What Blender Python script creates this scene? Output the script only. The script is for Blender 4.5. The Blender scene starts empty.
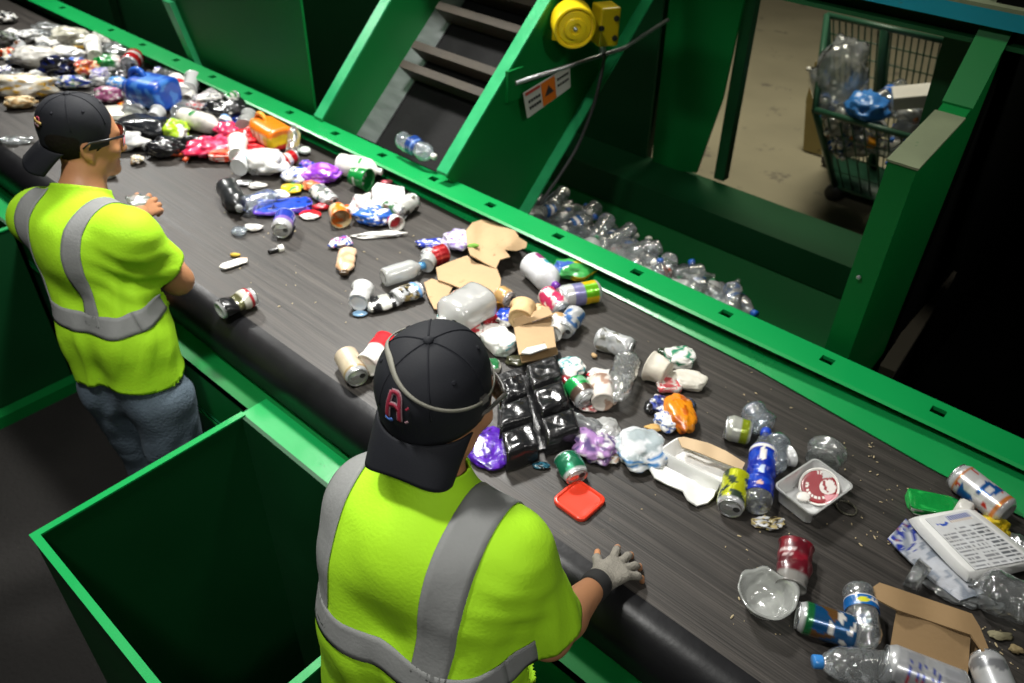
import bpy, bmesh, math, random
import numpy as np
from mathutils import Vector, Matrix, noise
from mathutils.bvhtree import BVHTree
random.seed(7)
SC = bpy.context.scene
COL = SC.collection

# ------------------------------------------------------------------ camera
FPX = 802.0
MR = [[0.746710604183349, -0.4249358621197339, 0.511715532971881],
      [0.6647465833642269, 0.44999442691283176, -0.5963363108624016],
      [0.023135546367540373, 0.7854517991779957, 0.6184902728922459]]
CP = Vector((0.0, 0.0, 2.45))
cam = bpy.data.cameras.new('camera')
cam.sensor_width = 36.0
cam.lens = FPX / 1024.0 * 36.0
cam.clip_start = 0.05
cam.dof.use_dof = True
cam.dof.focus_distance = 1.55
cam.dof.aperture_fstop = 4.0
camo = bpy.data.objects.new('camera', cam)
COL.objects.link(camo)
mw = Matrix([MR[0] + [CP[0]], MR[1] + [CP[1]], MR[2] + [CP[2]], [0, 0, 0, 1]])
camo.matrix_world = mw
SC.camera = camo
M3 = Matrix(MR)

# ------------------------------------------------------------------ light
SC.view_settings.view_transform = 'Standard'
SC.view_settings.look = 'None'
SC.view_settings.gamma = 1.0
SC.view_settings.exposure = -0.22
SC.view_settings.use_curve_mapping = False
wd = bpy.data.worlds.new('hall_dark')
SC.world = wd
wd.use_nodes = True
wd.node_tree.nodes['Background'].inputs[0].default_value = (0.55, 0.62, 0.58, 1)
wd.node_tree.nodes['Background'].inputs[1].default_value = 0.008

def lamp(name, loc, target, power, sx, sy, col=(1, 1, 1), spread=180, roll=0):
    l = bpy.data.lights.new(name, 'AREA')
    l.shape = 'RECTANGLE'
    l.size = sx
    l.size_y = sy
    l.energy = power
    l.color = col
    l.spread = math.radians(spread)
    o = bpy.data.objects.new(name, l)
    COL.objects.link(o)
    o.location = loc
    d = Vector(target) - Vector(loc)
    o.rotation_euler = d.to_track_quat('-Z', 'Y').to_euler()
    return o

lamp('belt_lamp', (-2.45, 1.99, 3.25), (-2.05, 1.1, 0.95), 70, 0.45, 0.25, (1.0, 0.985, 0.94), 120)
lamp('belt_lamp', (-5.2, 1.99, 3.1), (-4.6, 1.3, 0.95), 56, 0.5, 0.25, (1.0, 0.985, 0.94), 120)
lamp('walkway_lamp_and_fill', (1.0, -0.5, 3.6), (-0.62, 0.55, 1.3), 3.5, 0.3, 0.2, (1.0, 0.985, 0.94), 50)  # added fill on the nearer sorter's right side, no lamp known there
lamp('walkway_lamp_and_fill', (-1.5, 0.15, 3.95), (-1.3, 0.6, 1.2), 30, 0.3, 0.2, (1.0, 0.985, 0.94), 95)
lamp('hopper_fill', (0.9, 2.0, 3.5), (-1.5, 2.5, 1.1), 6, 0.3, 0.2, (1.0, 0.97, 0.9), 80)  # unseen fill added to brighten the conveyor wall and motor
lamp('hall_lamp', (-2.6, 4.9, 5.0), (-2.2, 5.8, 0), 95, 1.6, 1.2, (1.0, 0.95, 0.76), 105)

# ------------------------------------------------------------------ pixel rays
def ray(u, v):
    d = Vector(((u - 512.0) / FPX, -(v - 341.5) / FPX, -1.0))
    return (M3 @ d).normalized()
def aZ(u, v, z):
    r = ray(u, v); return CP + r * ((z - CP.z) / r.z)
def aY(u, v, y):
    r = ray(u, v); return CP + r * (y / r.y)
def aX(u, v, x):
    r = ray(u, v); return CP + r * (x / r.x)
def aD(u, v, d):
    return CP + ray(u, v) * d

# ------------------------------------------------------------------ materials
MATS = {}
def _base(name):
    m = bpy.data.materials.new(name)
    m.use_nodes = True
    nt = m.node_tree
    return m, nt, nt.nodes['Principled BSDF'], nt.nodes

def paint(name, col, rough=0.4, metal=0.0, var=0.15, scale=6.0, bump=0.0, bscale=40.0, coat=0.0, spec=0.5,
          speck=None, speck_amt=0.62, speck_scale=30.0, stretch=None, rough_var=0.1, trans=0.0):
    """painted / moulded surface: two noises break up colour and gloss, optional specks of wear"""
    if name in MATS: return MATS[name]
    m, nt, b, N = _base(name)
    L = nt.links.new
    tc = N.new('ShaderNodeTexCoord')
    mp = N.new('ShaderNodeMapping')
    if stretch: mp.inputs['Scale'].default_value = stretch
    L(tc.outputs['Object'], mp.inputs[0])
    n1 = N.new('ShaderNodeTexNoise'); n1.inputs['Scale'].default_value = scale; n1.inputs['Detail'].default_value = 5
    L(mp.outputs[0], n1.inputs['Vector'])
    mix = N.new('ShaderNodeMix'); mix.data_type = 'RGBA'
    mix.inputs[6].default_value = [c * (1 - var) for c in col] + [1]
    mix.inputs[7].default_value = [min(1, c * (1 + var)) for c in col] + [1]
    L(n1.outputs['Fac'], mix.inputs[0])
    out = mix.outputs[2]
    if speck:
        n2 = N.new('ShaderNodeTexNoise'); n2.inputs['Scale'].default_value = speck_scale; n2.inputs['Detail'].default_value = 6
        n2.inputs['Roughness'].default_value = 0.7
        L(mp.outputs[0], n2.inputs['Vector'])
        r = N.new('ShaderNodeValToRGB')
        r.color_ramp.elements[0].position = speck_amt; r.color_ramp.elements[1].position = speck_amt + 0.06
        L(n2.outputs['Fac'], r.inputs[0])
        m2 = N.new('ShaderNodeMix'); m2.data_type = 'RGBA'
        L(r.outputs[0], m2.inputs[0]); L(out, m2.inputs[6]); m2.inputs[7].default_value = list(speck) + [1]
        out = m2.outputs[2]
    L(out, b.inputs['Base Color'])
    mr = N.new('ShaderNodeMapRange')
    mr.inputs['To Min'].default_value = max(0.03, rough - rough_var); mr.inputs['To Max'].default_value = min(1, rough + rough_var)
    L(n1.outputs['Fac'], mr.inputs[0]); L(mr.outputs[0], b.inputs['Roughness'])
    b.inputs['Metallic'].default_value = metal
    b.inputs['Specular IOR Level'].default_value = spec
    b.inputs['Coat Weight'].default_value = coat
    b.inputs['Transmission Weight'].default_value = trans
    if bump:
        n3 = N.new('ShaderNodeTexNoise'); n3.inputs['Scale'].default_value = bscale; n3.inputs['Detail'].default_value = 4
        L(mp.outputs[0], n3.inputs['Vector'])
        bp = N.new('ShaderNodeBump'); bp.inputs['Strength'].default_value = bump; bp.inputs['Distance'].default_value = 0.01
        L(n3.outputs['Fac'], bp.inputs['Height']); L(bp.outputs[0], b.inputs['Normal'])
    MATS[name] = m
    return m

def printed(name, rough=0.3, metal=0.0, bump=0.0, bscale=60.0, spec=0.5, coat=0.0, dirt=0.25):
    """print carried by the mesh's own colour attribute, with a little grime"""
    if name in MATS: return MATS[name]
    m, nt, b, N = _base(name)
    L = nt.links.new
    a = N.new('ShaderNodeVertexColor'); a.layer_name = 'Print'
    tc = N.new('ShaderNodeTexCoord')
    n1 = N.new('ShaderNodeTexNoise'); n1.inputs['Scale'].default_value = 35; n1.inputs['Detail'].default_value = 6
    L(tc.outputs['Object'], n1.inputs['Vector'])
    r = N.new('ShaderNodeMapRange'); r.inputs['From Min'].default_value = 0.35; r.inputs['From Max'].default_value = 0.75
    r.inputs['To Min'].default_value = 0.0; r.inputs['To Max'].default_value = dirt
    L(n1.outputs['Fac'], r.inputs[0])
    mx = N.new('ShaderNodeMix'); mx.data_type = 'RGBA'; mx.blend_type = 'MULTIPLY'
    L(r.outputs[0], mx.inputs[0]); L(a.outputs['Color'], mx.inputs[6]); mx.inputs[7].default_value = (0.45, 0.38, 0.28, 1)
    L(mx.outputs[2], b.inputs['Base Color'])
    b.inputs['Roughness'].default_value = rough
    b.inputs['Metallic'].default_value = metal
    b.inputs['Specular IOR Level'].default_value = spec
    b.inputs['Coat Weight'].default_value = coat
    if bump:
        n3 = N.new('ShaderNodeTexNoise'); n3.inputs['Scale'].default_value = bscale; n3.inputs['Detail'].default_value = 5
        L(tc.outputs['Object'], n3.inputs['Vector'])
        bp = N.new('ShaderNodeBump'); bp.inputs['Strength'].default_value = bump; bp.inputs['Distance'].default_value = 0.01
        L(n3.outputs['Fac'], bp.inputs['Height']); L(bp.outputs[0], b.inputs['Normal'])
    MATS[name] = m
    return m

def clear(name, tint=(0.9, 0.95, 0.95), body=0.12, bodycol=(0.8, 0.85, 0.85), rough=0.06, gloss=0.9, bump=0.3, bscale=45, tl_mix=0.5):
    """thin clear or milky plastic film: see-through wall, sharp rim gloss, a little cloudiness"""
    if name in MATS: return MATS[name]
    m, nt, b, N = _base(name)
    L = nt.links.new
    N.remove(b)
    out = N['Material Output']
    tr = N.new('ShaderNodeBsdfTransparent'); tr.inputs[0].default_value = list(tint) + [1]
    gl = N.new('ShaderNodeBsdfGlossy'); gl.inputs['Roughness'].default_value = rough; gl.inputs[0].default_value = (gloss, gloss, gloss, 1)
    df = N.new('ShaderNodeBsdfDiffuse'); df.inputs[0].default_value = list(bodycol) + [1]
    tl = N.new('ShaderNodeBsdfTranslucent'); tl.inputs[0].default_value = list(bodycol) + [1]
    tc = N.new('ShaderNodeTexCoord')
    n3 = N.new('ShaderNodeTexNoise'); n3.inputs['Scale'].default_value = bscale; n3.inputs['Detail'].default_value = 4
    L(tc.outputs['Object'], n3.inputs['Vector'])
    bp = N.new('ShaderNodeBump'); bp.inputs['Strength'].default_value = bump; bp.inputs['Distance'].default_value = 0.01
    L(n3.outputs['Fac'], bp.inputs['Height'])
    for s in (gl, df, tl): L(bp.outputs[0], s.inputs['Normal'])
    dm = N.new('ShaderNodeMixShader'); dm.inputs[0].default_value = tl_mix
    L(df.outputs[0], dm.inputs[1]); L(tl.outputs[0], dm.inputs[2])
    m1 = N.new('ShaderNodeMixShader'); m1.inputs[0].default_value = body
    L(tr.outputs[0], m1.inputs[1]); L(dm.outputs[0], m1.inputs[2])
    fr = N.new('ShaderNodeFresnel'); fr.inputs[0].default_value = 1.5
    L(bp.outputs[0], fr.inputs['Normal'])
    mm = N.new('ShaderNodeMath'); mm.operation = 'MULTIPLY_ADD'; mm.inputs[1].default_value = 2.2; mm.inputs[2].default_value = 0.03; mm.use_clamp = True
    L(fr.outputs[0], mm.inputs[0])
    m2 = N.new('ShaderNodeMixShader')
    L(mm.outputs[0], m2.inputs[0]); L(m1.outputs[0], m2.inputs[1]); L(gl.outputs[0], m2.inputs[2])
    L(m2.outputs[0], out.inputs[0])
    MATS[name] = m
    return m

# ------------------------------------------------------------------ object helpers
def mesh(name, verts, faces, mat, parent=None, smooth=True, cols=None, kind=None, mats=None, fm=None, label=None):
    me = bpy.data.meshes.new(name)
    me.from_pydata([tuple(v) for v in verts], [], [tuple(int(i) for i in f) for f in faces])
    if mats:
        for q in mats: me.materials.append(q)
        if fm is not None: me.polygons.foreach_set('material_index', [int(i) for i in fm])
    elif mat: me.materials.append(mat)
    if smooth: me.polygons.foreach_set('use_smooth', [True] * len(me.polygons))
    if cols is not None:
        ca = me.color_attributes.new('Print', 'FLOAT_COLOR', 'POINT')
        arr = np.ones((len(verts), 4), dtype=np.float32)
        arr[:, :3] = np.asarray(cols, dtype=np.float32)[:, :3]
        ca.data.foreach_set('color', arr.ravel())
    me.update()
    o = bpy.data.objects.new(name, me)
    COL.objects.link(o)
    if parent is not None: o.parent = parent
    if kind: o['kind'] = kind
    if label: o['label'] = label
    return o

def empty(name, loc=(0, 0, 0), rot=None):
    o = bpy.data.objects.new(name, None)
    o.empty_display_size = 0.05
    COL.objects.link(o)
    if rot is not None:
        o.matrix_world = Matrix.Translation(Vector(loc)) @ rot.to_4x4()
    else:
        o.location = loc
    return o

def tag(o, label, cat, group=None):
    o['label'] = label; o['category'] = cat
    if group: o['group'] = group
    return o

class MB:
    """collects shapes of ONE part"""
    def __init__(s): s.v = []; s.f = []
    def add(s, vs, fs):
        k = len(s.v); s.v += [Vector(q) for q in vs]; s.f += [[i + k for i in f] for f in fs]; return s
    def box(s, lo, hi):
        x0, y0, z0 = lo; x1, y1, z1 = hi
        vs = [(x0, y0, z0), (x1, y0, z0), (x1, y1, z0), (x0, y1, z0), (x0, y0, z1), (x1, y0, z1), (x1, y1, z1), (x0, y1, z1)]
        return s.add(vs, [(3, 2, 1, 0), (4, 5, 6, 7), (0, 1, 5, 4), (1, 2, 6, 5), (2, 3, 7, 6), (3, 0, 4, 7)])
    def prism(s, poly, ext):
        """poly: list of 3d points in a plane, ext: extrusion vector"""
        n = len(poly); ext = Vector(ext)
        vs = [Vector(p) for p in poly] + [Vector(p) + ext for p in poly]
        fs = [list(range(n))[::-1], list(range(n, 2 * n))] + [(i, (i + 1) % n, n + (i + 1) % n, n + i) for i in range(n)]
        return s.add(vs, fs)
    def bar(s, a, b, w, h, up=(0, 0, 1)):
        a = Vector(a); b = Vector(b); d = (b - a).normalized(); sd = d.cross(Vector(up))
        if sd.length < 1e-4: sd = d.cross(Vector((1, 0, 0)))
        sd.normalize(); u = sd.cross(d)
        vs = []
        for p in (a, b):
            for i, j in ((-1, -1), (1, -1), (1, 1), (-1, 1)): vs.append(p + sd * (i * w / 2) + u * (j * h / 2))
        return s.add(vs, [(3, 2, 1, 0), (4, 5, 6, 7), (0, 1, 5, 4), (1, 2, 6, 5), (2, 3, 7, 6), (3, 0, 4, 7)])
    def tube(s, pts, r, n=10, cap=True):
        pts = [Vector(p) for p in pts]; k = len(pts); rs = r if isinstance(r, (list, tuple)) else [r] * k
        ref = None; vs = []
        for i, p in enumerate(pts):
            d = (pts[min(i + 1, k - 1)] - pts[max(i - 1, 0)]).normalized()
            if ref is None: ref = d.orthogonal().normalized()
            ref = (ref - d * ref.dot(d)).normalized(); w = d.cross(ref)
            for j in range(n):
                a = 2 * math.pi * j / n; vs.append(p + (ref * math.cos(a) + w * math.sin(a)) * rs[i])
        fs = [(i * n + j, i * n + (j + 1) % n, (i + 1) * n + (j + 1) % n, (i + 1) * n + j) for i in range(k - 1) for j in range(n)]
        if cap: fs += [list(range(n))[::-1], list(range((k - 1) * n, k * n))]
        return s.add(vs, fs)
    def lathe(s, prof, n=24, T=None):
        vs = []
        for r, z in prof:
            for j in range(n):
                a = 2 * math.pi * j / n; vs.append(Vector((r * math.cos(a), r * math.sin(a), z)))
        k = len(prof)
        fs = [(i * n + j, i * n + (j + 1) % n, (i + 1) * n + (j + 1) % n, (i + 1) * n + j) for i in range(k - 1) for j in range(n)]
        if prof[0][0] > 1e-5: fs.append(list(range(n))[::-1])
        if prof[-1][0] > 1e-5: fs.append(list(range((k - 1) * n, k * n)))
        if T: vs = [T @ q for q in vs]
        return s.add(vs, fs)
    def build(s, name, mat, parent=None, smooth=False, bevel=0, kind=None, label=None, loc=None):
        vs = s.v
        if loc is not None: vs = [q - Vector(loc) for q in vs]
        o = mesh(name, vs, s.f, mat, parent, smooth, kind=kind, label=label)
        bm = bmesh.new(); bm.from_mesh(o.data); bmesh.ops.recalc_face_normals(bm, faces=bm.faces); bm.to_mesh(o.data); bm.free()
        if loc is not None and parent is None: o.location = loc
        if bevel:
            md = o.modifiers.new('bevel', 'BEVEL'); md.width = bevel; md.segments = 2; md.limit_method = 'ANGLE'
        return o
# ------------------------------------------------------------------ setting: floor, belt, frame, bins
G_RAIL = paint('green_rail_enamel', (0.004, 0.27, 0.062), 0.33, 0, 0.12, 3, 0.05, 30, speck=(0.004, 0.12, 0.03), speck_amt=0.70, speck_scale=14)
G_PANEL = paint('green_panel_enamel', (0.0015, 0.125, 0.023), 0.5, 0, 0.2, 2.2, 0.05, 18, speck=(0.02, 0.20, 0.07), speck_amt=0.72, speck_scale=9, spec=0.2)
G_DARK_SHADED = paint('dark_and_shaded_green', (0.0015, 0.048, 0.012), 0.55, 0, 0.25, 2.5, 0.05, 16, spec=0.3)  # dark green parts, and shade put into the bin and rail paint
G_EDGE = paint('worn_green_edge', (0.02, 0.34, 0.12), 0.35, 0.1, 0.25, 12, 0.1, 60, speck=(0.35, 0.38, 0.33), speck_amt=0.66, speck_scale=25)
G_TEAL = paint('teal_enamel', (0.005, 0.20, 0.27), 0.35, 0, 0.2, 5, 0.0, speck=(0.05, 0.12, 0.1), speck_amt=0.66, speck_scale=20)
DUST = paint('dusty_green_steel', (0.13, 0.155, 0.085), 0.75, 0, 0.3, 9, 0.1, 50, speck=(0.02, 0.09, 0.03), speck_amt=0.64, speck_scale=16)
STEEL = paint('worn_steel', (0.42, 0.43, 0.44), 0.34, 0.85, 0.25, 6, 0.08, 30, stretch=(1, 6, 1))
BLACKRUB = paint('black_rubber', (0.009, 0.009, 0.009), 0.6, 0, 0.4, 10, 0.1, 40, spec=0.2)
CONC = paint('hall_concrete', (0.24, 0.215, 0.145), 0.8, 0, 0.28, 1.6, 0.08, 25, speck=(0.12, 0.105, 0.08), speck_amt=0.60, speck_scale=3.5)
MATF = paint('black_floor_matting', (0.017, 0.016, 0.015), 0.85, 0, 0.4, 3, 0.6, 55, spec=0.15, speck=(0.045, 0.042, 0.036), speck_amt=0.66, speck_scale=40)
VOID = paint('unlit_black', (0.006, 0.0065, 0.006), 0.95, spec=0.0)  # near-black colour standing for unlit depth

def belt_material():
    m, nt, b, N = _base('worn_conveyor_rubber')
    L = nt.links.new
    tc = N.new('ShaderNodeTexCoord')
    mp = N.new('ShaderNodeMapping'); mp.inputs['Scale'].default_value = (0.35, 9, 1)
    L(tc.outputs['Object'], mp.inputs[0])
    n1 = N.new('ShaderNodeTexNoise'); n1.inputs['Scale'].default_value = 5; n1.inputs['Detail'].default_value = 8; n1.inputs['Roughness'].default_value = 0.65
    L(mp.outputs[0], n1.inputs['Vector'])
    r = N.new('ShaderNodeValToRGB')
    e = r.color_ramp.elements
    e[0].position = 0.25; e[0].color = (0.019, 0.0175, 0.016, 1)
    e[1].position = 0.78; e[1].color = (0.058, 0.050, 0.043, 1)
    L(n1.outputs['Fac'], r.inputs[0])
    # fine run marks
    mp2 = N.new('ShaderNodeMapping'); mp2.inputs['Scale'].default_value = (0.6, 75, 1)
    L(tc.outputs['Object'], mp2.inputs[0])
    n2 = N.new('ShaderNodeTexNoise'); n2.inputs['Scale'].default_value = 4; n2.inputs['Detail'].default_value = 5
    L(mp2.outputs[0], n2.inputs['Vector'])
    r2 = N.new('ShaderNodeMapRange'); r2.inputs['From Min'].default_value = 0.3; r2.inputs['From Max'].default_value = 0.75; r2.inputs['To Min'].default_value = 0.5; r2.inputs['To Max'].default_value = 1.6
    L(n2.outputs['Fac'], r2.inputs[0])
    mx = N.new('ShaderNodeMix'); mx.data_type = 'RGBA'; mx.blend_type = 'MULTIPLY'; mx.inputs[0].default_value = 1
    L(r.outputs[0], mx.inputs[6]); L(r2.outputs[0], mx.inputs[7])
    # dried spills
    n4 = N.new('ShaderNodeTexNoise'); n4.inputs['Scale'].default_value = 7; n4.inputs['Detail'].default_value = 7; n4.inputs['Roughness'].default_value = 0.75
    L(tc.outputs['Object'], n4.inputs['Vector'])
    r4 = N.new('ShaderNodeValToRGB'); r4.color_ramp.elements[0].position = 0.66; r4.color_ramp.elements[1].position = 0.76
    L(n4.outputs['Fac'], r4.inputs[0])
    m4 = N.new('ShaderNodeMix'); m4.data_type = 'RGBA'
    ml = N.new('ShaderNodeMath'); ml.operation = 'MULTIPLY'; ml.inputs[1].default_value = 0.45
    L(r4.outputs[0], ml.inputs[0]); L(ml.outputs[0], m4.inputs[0])
    L(mx.outputs[2], m4.inputs[6]); m4.inputs[7].default_value = (0.20, 0.16, 0.12, 1)
    L(m4.outputs[2], b.inputs['Base Color'])
    mr = N.new('ShaderNodeMapRange'); mr.inputs['To Min'].default_value = 0.35; mr.inputs['To Max'].default_value = 0.62
    L(n1.outputs['Fac'], mr.inputs[0]); L(mr.outputs[0], b.inputs['Roughness'])
    bp = N.new('ShaderNodeBump'); bp.inputs['Strength'].default_value = 0.25; bp.inputs['Distance'].default_value = 0.004
    L(n2.outputs['Fac'], bp.inputs['Height']); L(bp.outputs[0], b.inputs['Normal'])
    return m
BELTM = belt_material()
BZ = 0.95

# floor: matting where the sorters stand (open where the bins drop through it), concrete beyond
BINS = ((-1.71, -0.905, 0.178, 0.785), (-4.1, -3.27, 0.16, 0.78))
for lo_, hi_ in (((-9, -3, -0.06), (3, 0.12, 0)), ((-9, 0.80, -0.06), (3, 2.0, 0)), ((-9, 0.12, -0.06), (-4.105, 0.80, 0)), ((-3.265, 0.12, -0.06), (-1.715, 0.80, 0)), ((-0.90, 0.12, -0.06), (3, 0.80, 0))):
    MB().box(lo_, hi_).build('floor', MATF, kind='structure')
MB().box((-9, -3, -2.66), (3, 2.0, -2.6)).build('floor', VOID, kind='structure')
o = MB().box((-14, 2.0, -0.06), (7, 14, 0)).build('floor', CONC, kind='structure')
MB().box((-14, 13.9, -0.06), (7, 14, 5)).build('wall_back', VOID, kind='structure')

X0, X1 = -8.5, 2.2
# belt: top run with the near edge turned down over its bed
prof = [(1.925, BZ - 0.004), (1.6, BZ), (1.2, BZ), (0.97, BZ)]
for i in range(1, 9):
    a = math.pi / 2 * i / 8
    prof.append((0.965 - 0.085 * math.sin(a), BZ - 0.085 + 0.085 * math.cos(a)))
prof += [(0.879, 0.825)]
profS = prof[3:]; prof = prof[:4]
prof2 = [(y + 0.012, z - 0.014) for y, z in prof[::-1]]
loop = prof + prof2
loopS = profS + [(y + 0.012, z - 0.014) for y, z in profS[::-1]]
fr = empty('belt_conveyor', (-1.5, 0.8, 0))
tag(fr, 'long sorting conveyor with worn black belt and bright green bolted side rail', 'conveyor')
belt = MB().prism([(X0, y, z) for y, z in loop], (X1 - X0, 0, 0)).build('belt', BELTM, fr, smooth=True, label='worn black rubber belt'); belt.location = -Vector(fr.location)
sk_ = MB().prism([(X0, y, z) for y, z in loopS], (X1 - X0, 0, 0)).build('edge_skirt', paint('shiny_black_skirt', (0.007, 0.007, 0.008), 0.36, 0, 0.3, 8, 0.08, 30, spec=0.25), fr, smooth=True, label='shiny black rounded edge'); sk_.location = -Vector(fr.location)
sk_.modifiers.new('es', 'EDGE_SPLIT').split_angle = math.radians(40)
md = belt.modifiers.new('es', 'EDGE_SPLIT'); md.split_angle = math.radians(40)

def fpart(mb, name, mat, **k):
    o = mb.build(name, mat, fr, **k); o.location = -Vector(fr.location); return o
m = MB()
m.prism([(X0, y, z) for y, z in ((0.80, 0.79), (0.905, 0.79), (0.905, 0.80), (0.80, 0.80))], (X1 - X0, 0, 0))
m.prism([(X0, y, z) for y, z in ((0.80, 0.60), (0.81, 0.60), (0.81, 0.80), (0.80, 0.80))], (X1 - X0, 0, 0))
m.prism([(X0, y, z) for y, z in ((0.79, 0.60), (0.86, 0.60), (0.86, 0.61), (0.79, 0.61))], (X1 - X0, 0, 0))
fpart(m, 'side_channel', G_PANEL)
m = MB().box((X0, 0.795, 0.0), (X1, 0.80, 0.62))
fpart(m, 'base_panel', paint('scuffed_green_panel', (0.003, 0.085, 0.03), 0.45, 0, 0.25, 4, 0.05, 20, speck=(0.10, 0.14, 0.13), speck_amt=0.63, speck_scale=7, spec=0.3))
# far rail: flange with square bolt slots
m = MB()
SL = [-7.6, -6.8, -6.0, -5.2, -4.62, -4.28, -3.95, -3.62, -3.32, -3.0, -2.68, -2.38, -2.08, -1.78, -1.46, -1.13, -0.80, -0.475, -0.165, 0.15, 0.47, 0.8, 1.1, 1.4, 1.7]
yA, yB, zT = 1.872, 1.975, 1.02
ys0, ys1 = 1.915, 1.945
xs = [X0]
for s in SL: xs += [s - 0.019, s + 0.019]
xs.append(X1)
for i in range(len(xs) - 1):
    a, b_ = xs[i], xs[i + 1]
    if i % 2 == 1:
        m.box((a, yA, zT - 0.012), (b_, ys0, zT)); m.box((a, ys1, zT - 0.012), (b_, yB, zT))
    else:
        m.box((a, yA, zT - 0.012), (b_, yB, zT))
m.box((X0, yB - 0.012, 0.80), (X1, yB, zT - 0.012))
fpart(m, 'bolt_rail', G_RAIL)
m = MB().prism([(X0, yA, zT), (X0, yA - 0.010, zT - 0.0045), (X0, yA, zT - 0.012)], (X1 - X0, 0, 0))
fpart(m, 'rail_chamfer', G_RAIL)
m = MB().box((X0, 1.905, 0.93), (X1, 1.93, 1.008))
fpart(m, 'rail_web', G_DARK_SHADED)  # darker green stands for the shadow under the flange
# liner lip: sloping skirt between belt and rail, a little wider towards the discharge end
m = MB()
st = [(X0, 1.915), (-4, 1.908), (-2.3, 1.90), (-1.5, 1.873), (-0.64, 1.85), (-0.118, 1.80), (0.09, 1.79), (X1, 1.77)]
vs = []; fs = []
for x, y in st:
    y -= 0.012; y2 = max(1.878, y + 0.030); vs += [(x, y, BZ + 0.004), (x, y2, BZ + 0.004 + (y2 - y) * 0.40), (x, 1.93, BZ + 0.004 + (y2 - y) * 0.42), (x, 1.93, BZ + 0.001), (x, y, BZ + 0.001)]
for i in range(len(st) - 1):
    for j in range(5):
        fs.append((i * 5 + j, (i + 1) * 5 + j, (i + 1) * 5 + (j + 1) % 5, i * 5 + (j + 1) % 5))
m.add(vs, fs)
fpart(m, 'liner_lip', paint('glossy_green_lip', (0.004, 0.27, 0.062), 0.27, 0, 0.1, 4, 0.03, 30, spec=0.8))
m = MB().box((X0, 0.98, 0.86), (X1, 1.9, 0.93))
fpart(m, 'belt_bed', STEEL)

# sorting bins
def bin_(x0, x1, y0, y1, zt, label, flare=0.0, lipw=0.085, thick=0.012, edge=0.0):
    r = empty('sorting_bin', ((x0 + x1) / 2, (y0 + y1) / 2, 0))
    tag(r, label, 'bin')
    L = -Vector(r.location)
    def P(mb, n, mat): q = mb.build(n, mat, r); q.location = L; return q
    t = thick
    # walls as separate sheets
    P(MB().prism([(x0, y0, zt), (x0 + t, y0, zt), (x0 + t, y1, zt), (x0, y1, zt)], (0, 0, -zt - 2.5)), 'side_wall', G_DARK_SHADED)  # walls painted darker to carry the shade inside the bin
    P(MB().prism([(x1 - t - edge, y0, zt), (x1, y0, zt), (x1, y1, zt), (x1 - t - edge, y1, zt)], (0, 0, -zt - 2.5)), 'side_wall', G_DARK_SHADED)
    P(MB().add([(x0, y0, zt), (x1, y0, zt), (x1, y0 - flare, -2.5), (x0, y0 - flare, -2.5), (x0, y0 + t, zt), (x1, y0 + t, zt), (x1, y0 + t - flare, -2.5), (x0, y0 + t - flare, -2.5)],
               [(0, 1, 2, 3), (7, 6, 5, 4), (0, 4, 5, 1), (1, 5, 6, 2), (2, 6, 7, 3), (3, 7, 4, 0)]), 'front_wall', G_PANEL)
    P(MB().box((x0, y1 - t, -2.5), (x1, y1, zt)), 'back_wall', G_DARK_SHADED)
    P(MB().box((x0, y0, -2.5), (x1, y1 - t, -2.49)), 'bottom', G_DARK_SHADED)
    P(MB().box((x0 - 0.004, y1, zt - 0.012), (x1, y1 + lipw, zt)), 'top_flange', G_RAIL)
    # rim in brighter green, standing for light caught on the free edges
    mb = MB(); e = 0.004
    mb.box((x0 - e, y0 - e, zt), (x0 + t + e, y1, zt + 0.006))
    mb.box((x1 - t - edge - e, y0 - e, zt), (x1 + e, y1, zt + 0.006))
    mb.box((x0 + t + e, y0 - e, zt), (x1 - t - edge - e, y0 + t + e, zt + 0.006))
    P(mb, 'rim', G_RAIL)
    return r
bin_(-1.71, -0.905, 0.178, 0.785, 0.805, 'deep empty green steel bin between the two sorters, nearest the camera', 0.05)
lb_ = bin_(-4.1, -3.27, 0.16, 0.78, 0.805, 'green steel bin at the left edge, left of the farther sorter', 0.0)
kb_ = MB().box((-3.262, 0.0, 0.0), (-3.205, 0.79, 0.055)).build('kick_bar', G_PANEL, lb_); kb_.location = -Vector(lb_.location)

# ------------------------------------------------------------------ far side: inclined take-off conveyor
inc = empty('incline_conveyor', (-2.7, 2.0, 0))
tag(inc, 'inclined cleated conveyor with green side walls rising behind the rail', 'inclined conveyor')
def ipart(mb, name, mat, **k):
    par = k.pop('par', inc)
    o = mb.build(name, mat, par, **k)
    o.location = -Vector(inc.location) if par is inc else (0, 0, 0)
    return o
def line_in_x(p, q, x, t0, t1):
    a = aX(*p, x); b = aX(*q, x); d = b - a
    return a + d * t0, a + d * t1
XL = aY(318, 116, 1.985).x
XL2 = XL + 0.055
XR = aY(450, 172, 1.985).x
XR2 = XR + 0.05
# left wall
a, b = line_in_x((324, 118), (392, 0), XL2, -0.03, 1.7)
dn = Vector((0, 0, -0.62))
ipart(MB().prism([a, b, b + dn, a + dn], (-0.012, 0, 0)), 'side_wall', G_PANEL)
ipart(MB().prism([a, b, b + Vector((0, 0, 0.012)), a + Vector((0, 0, 0.012))], (-0.055, 0, 0)), 'wall_cap', G_EDGE)
aw, bw = a, b
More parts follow.
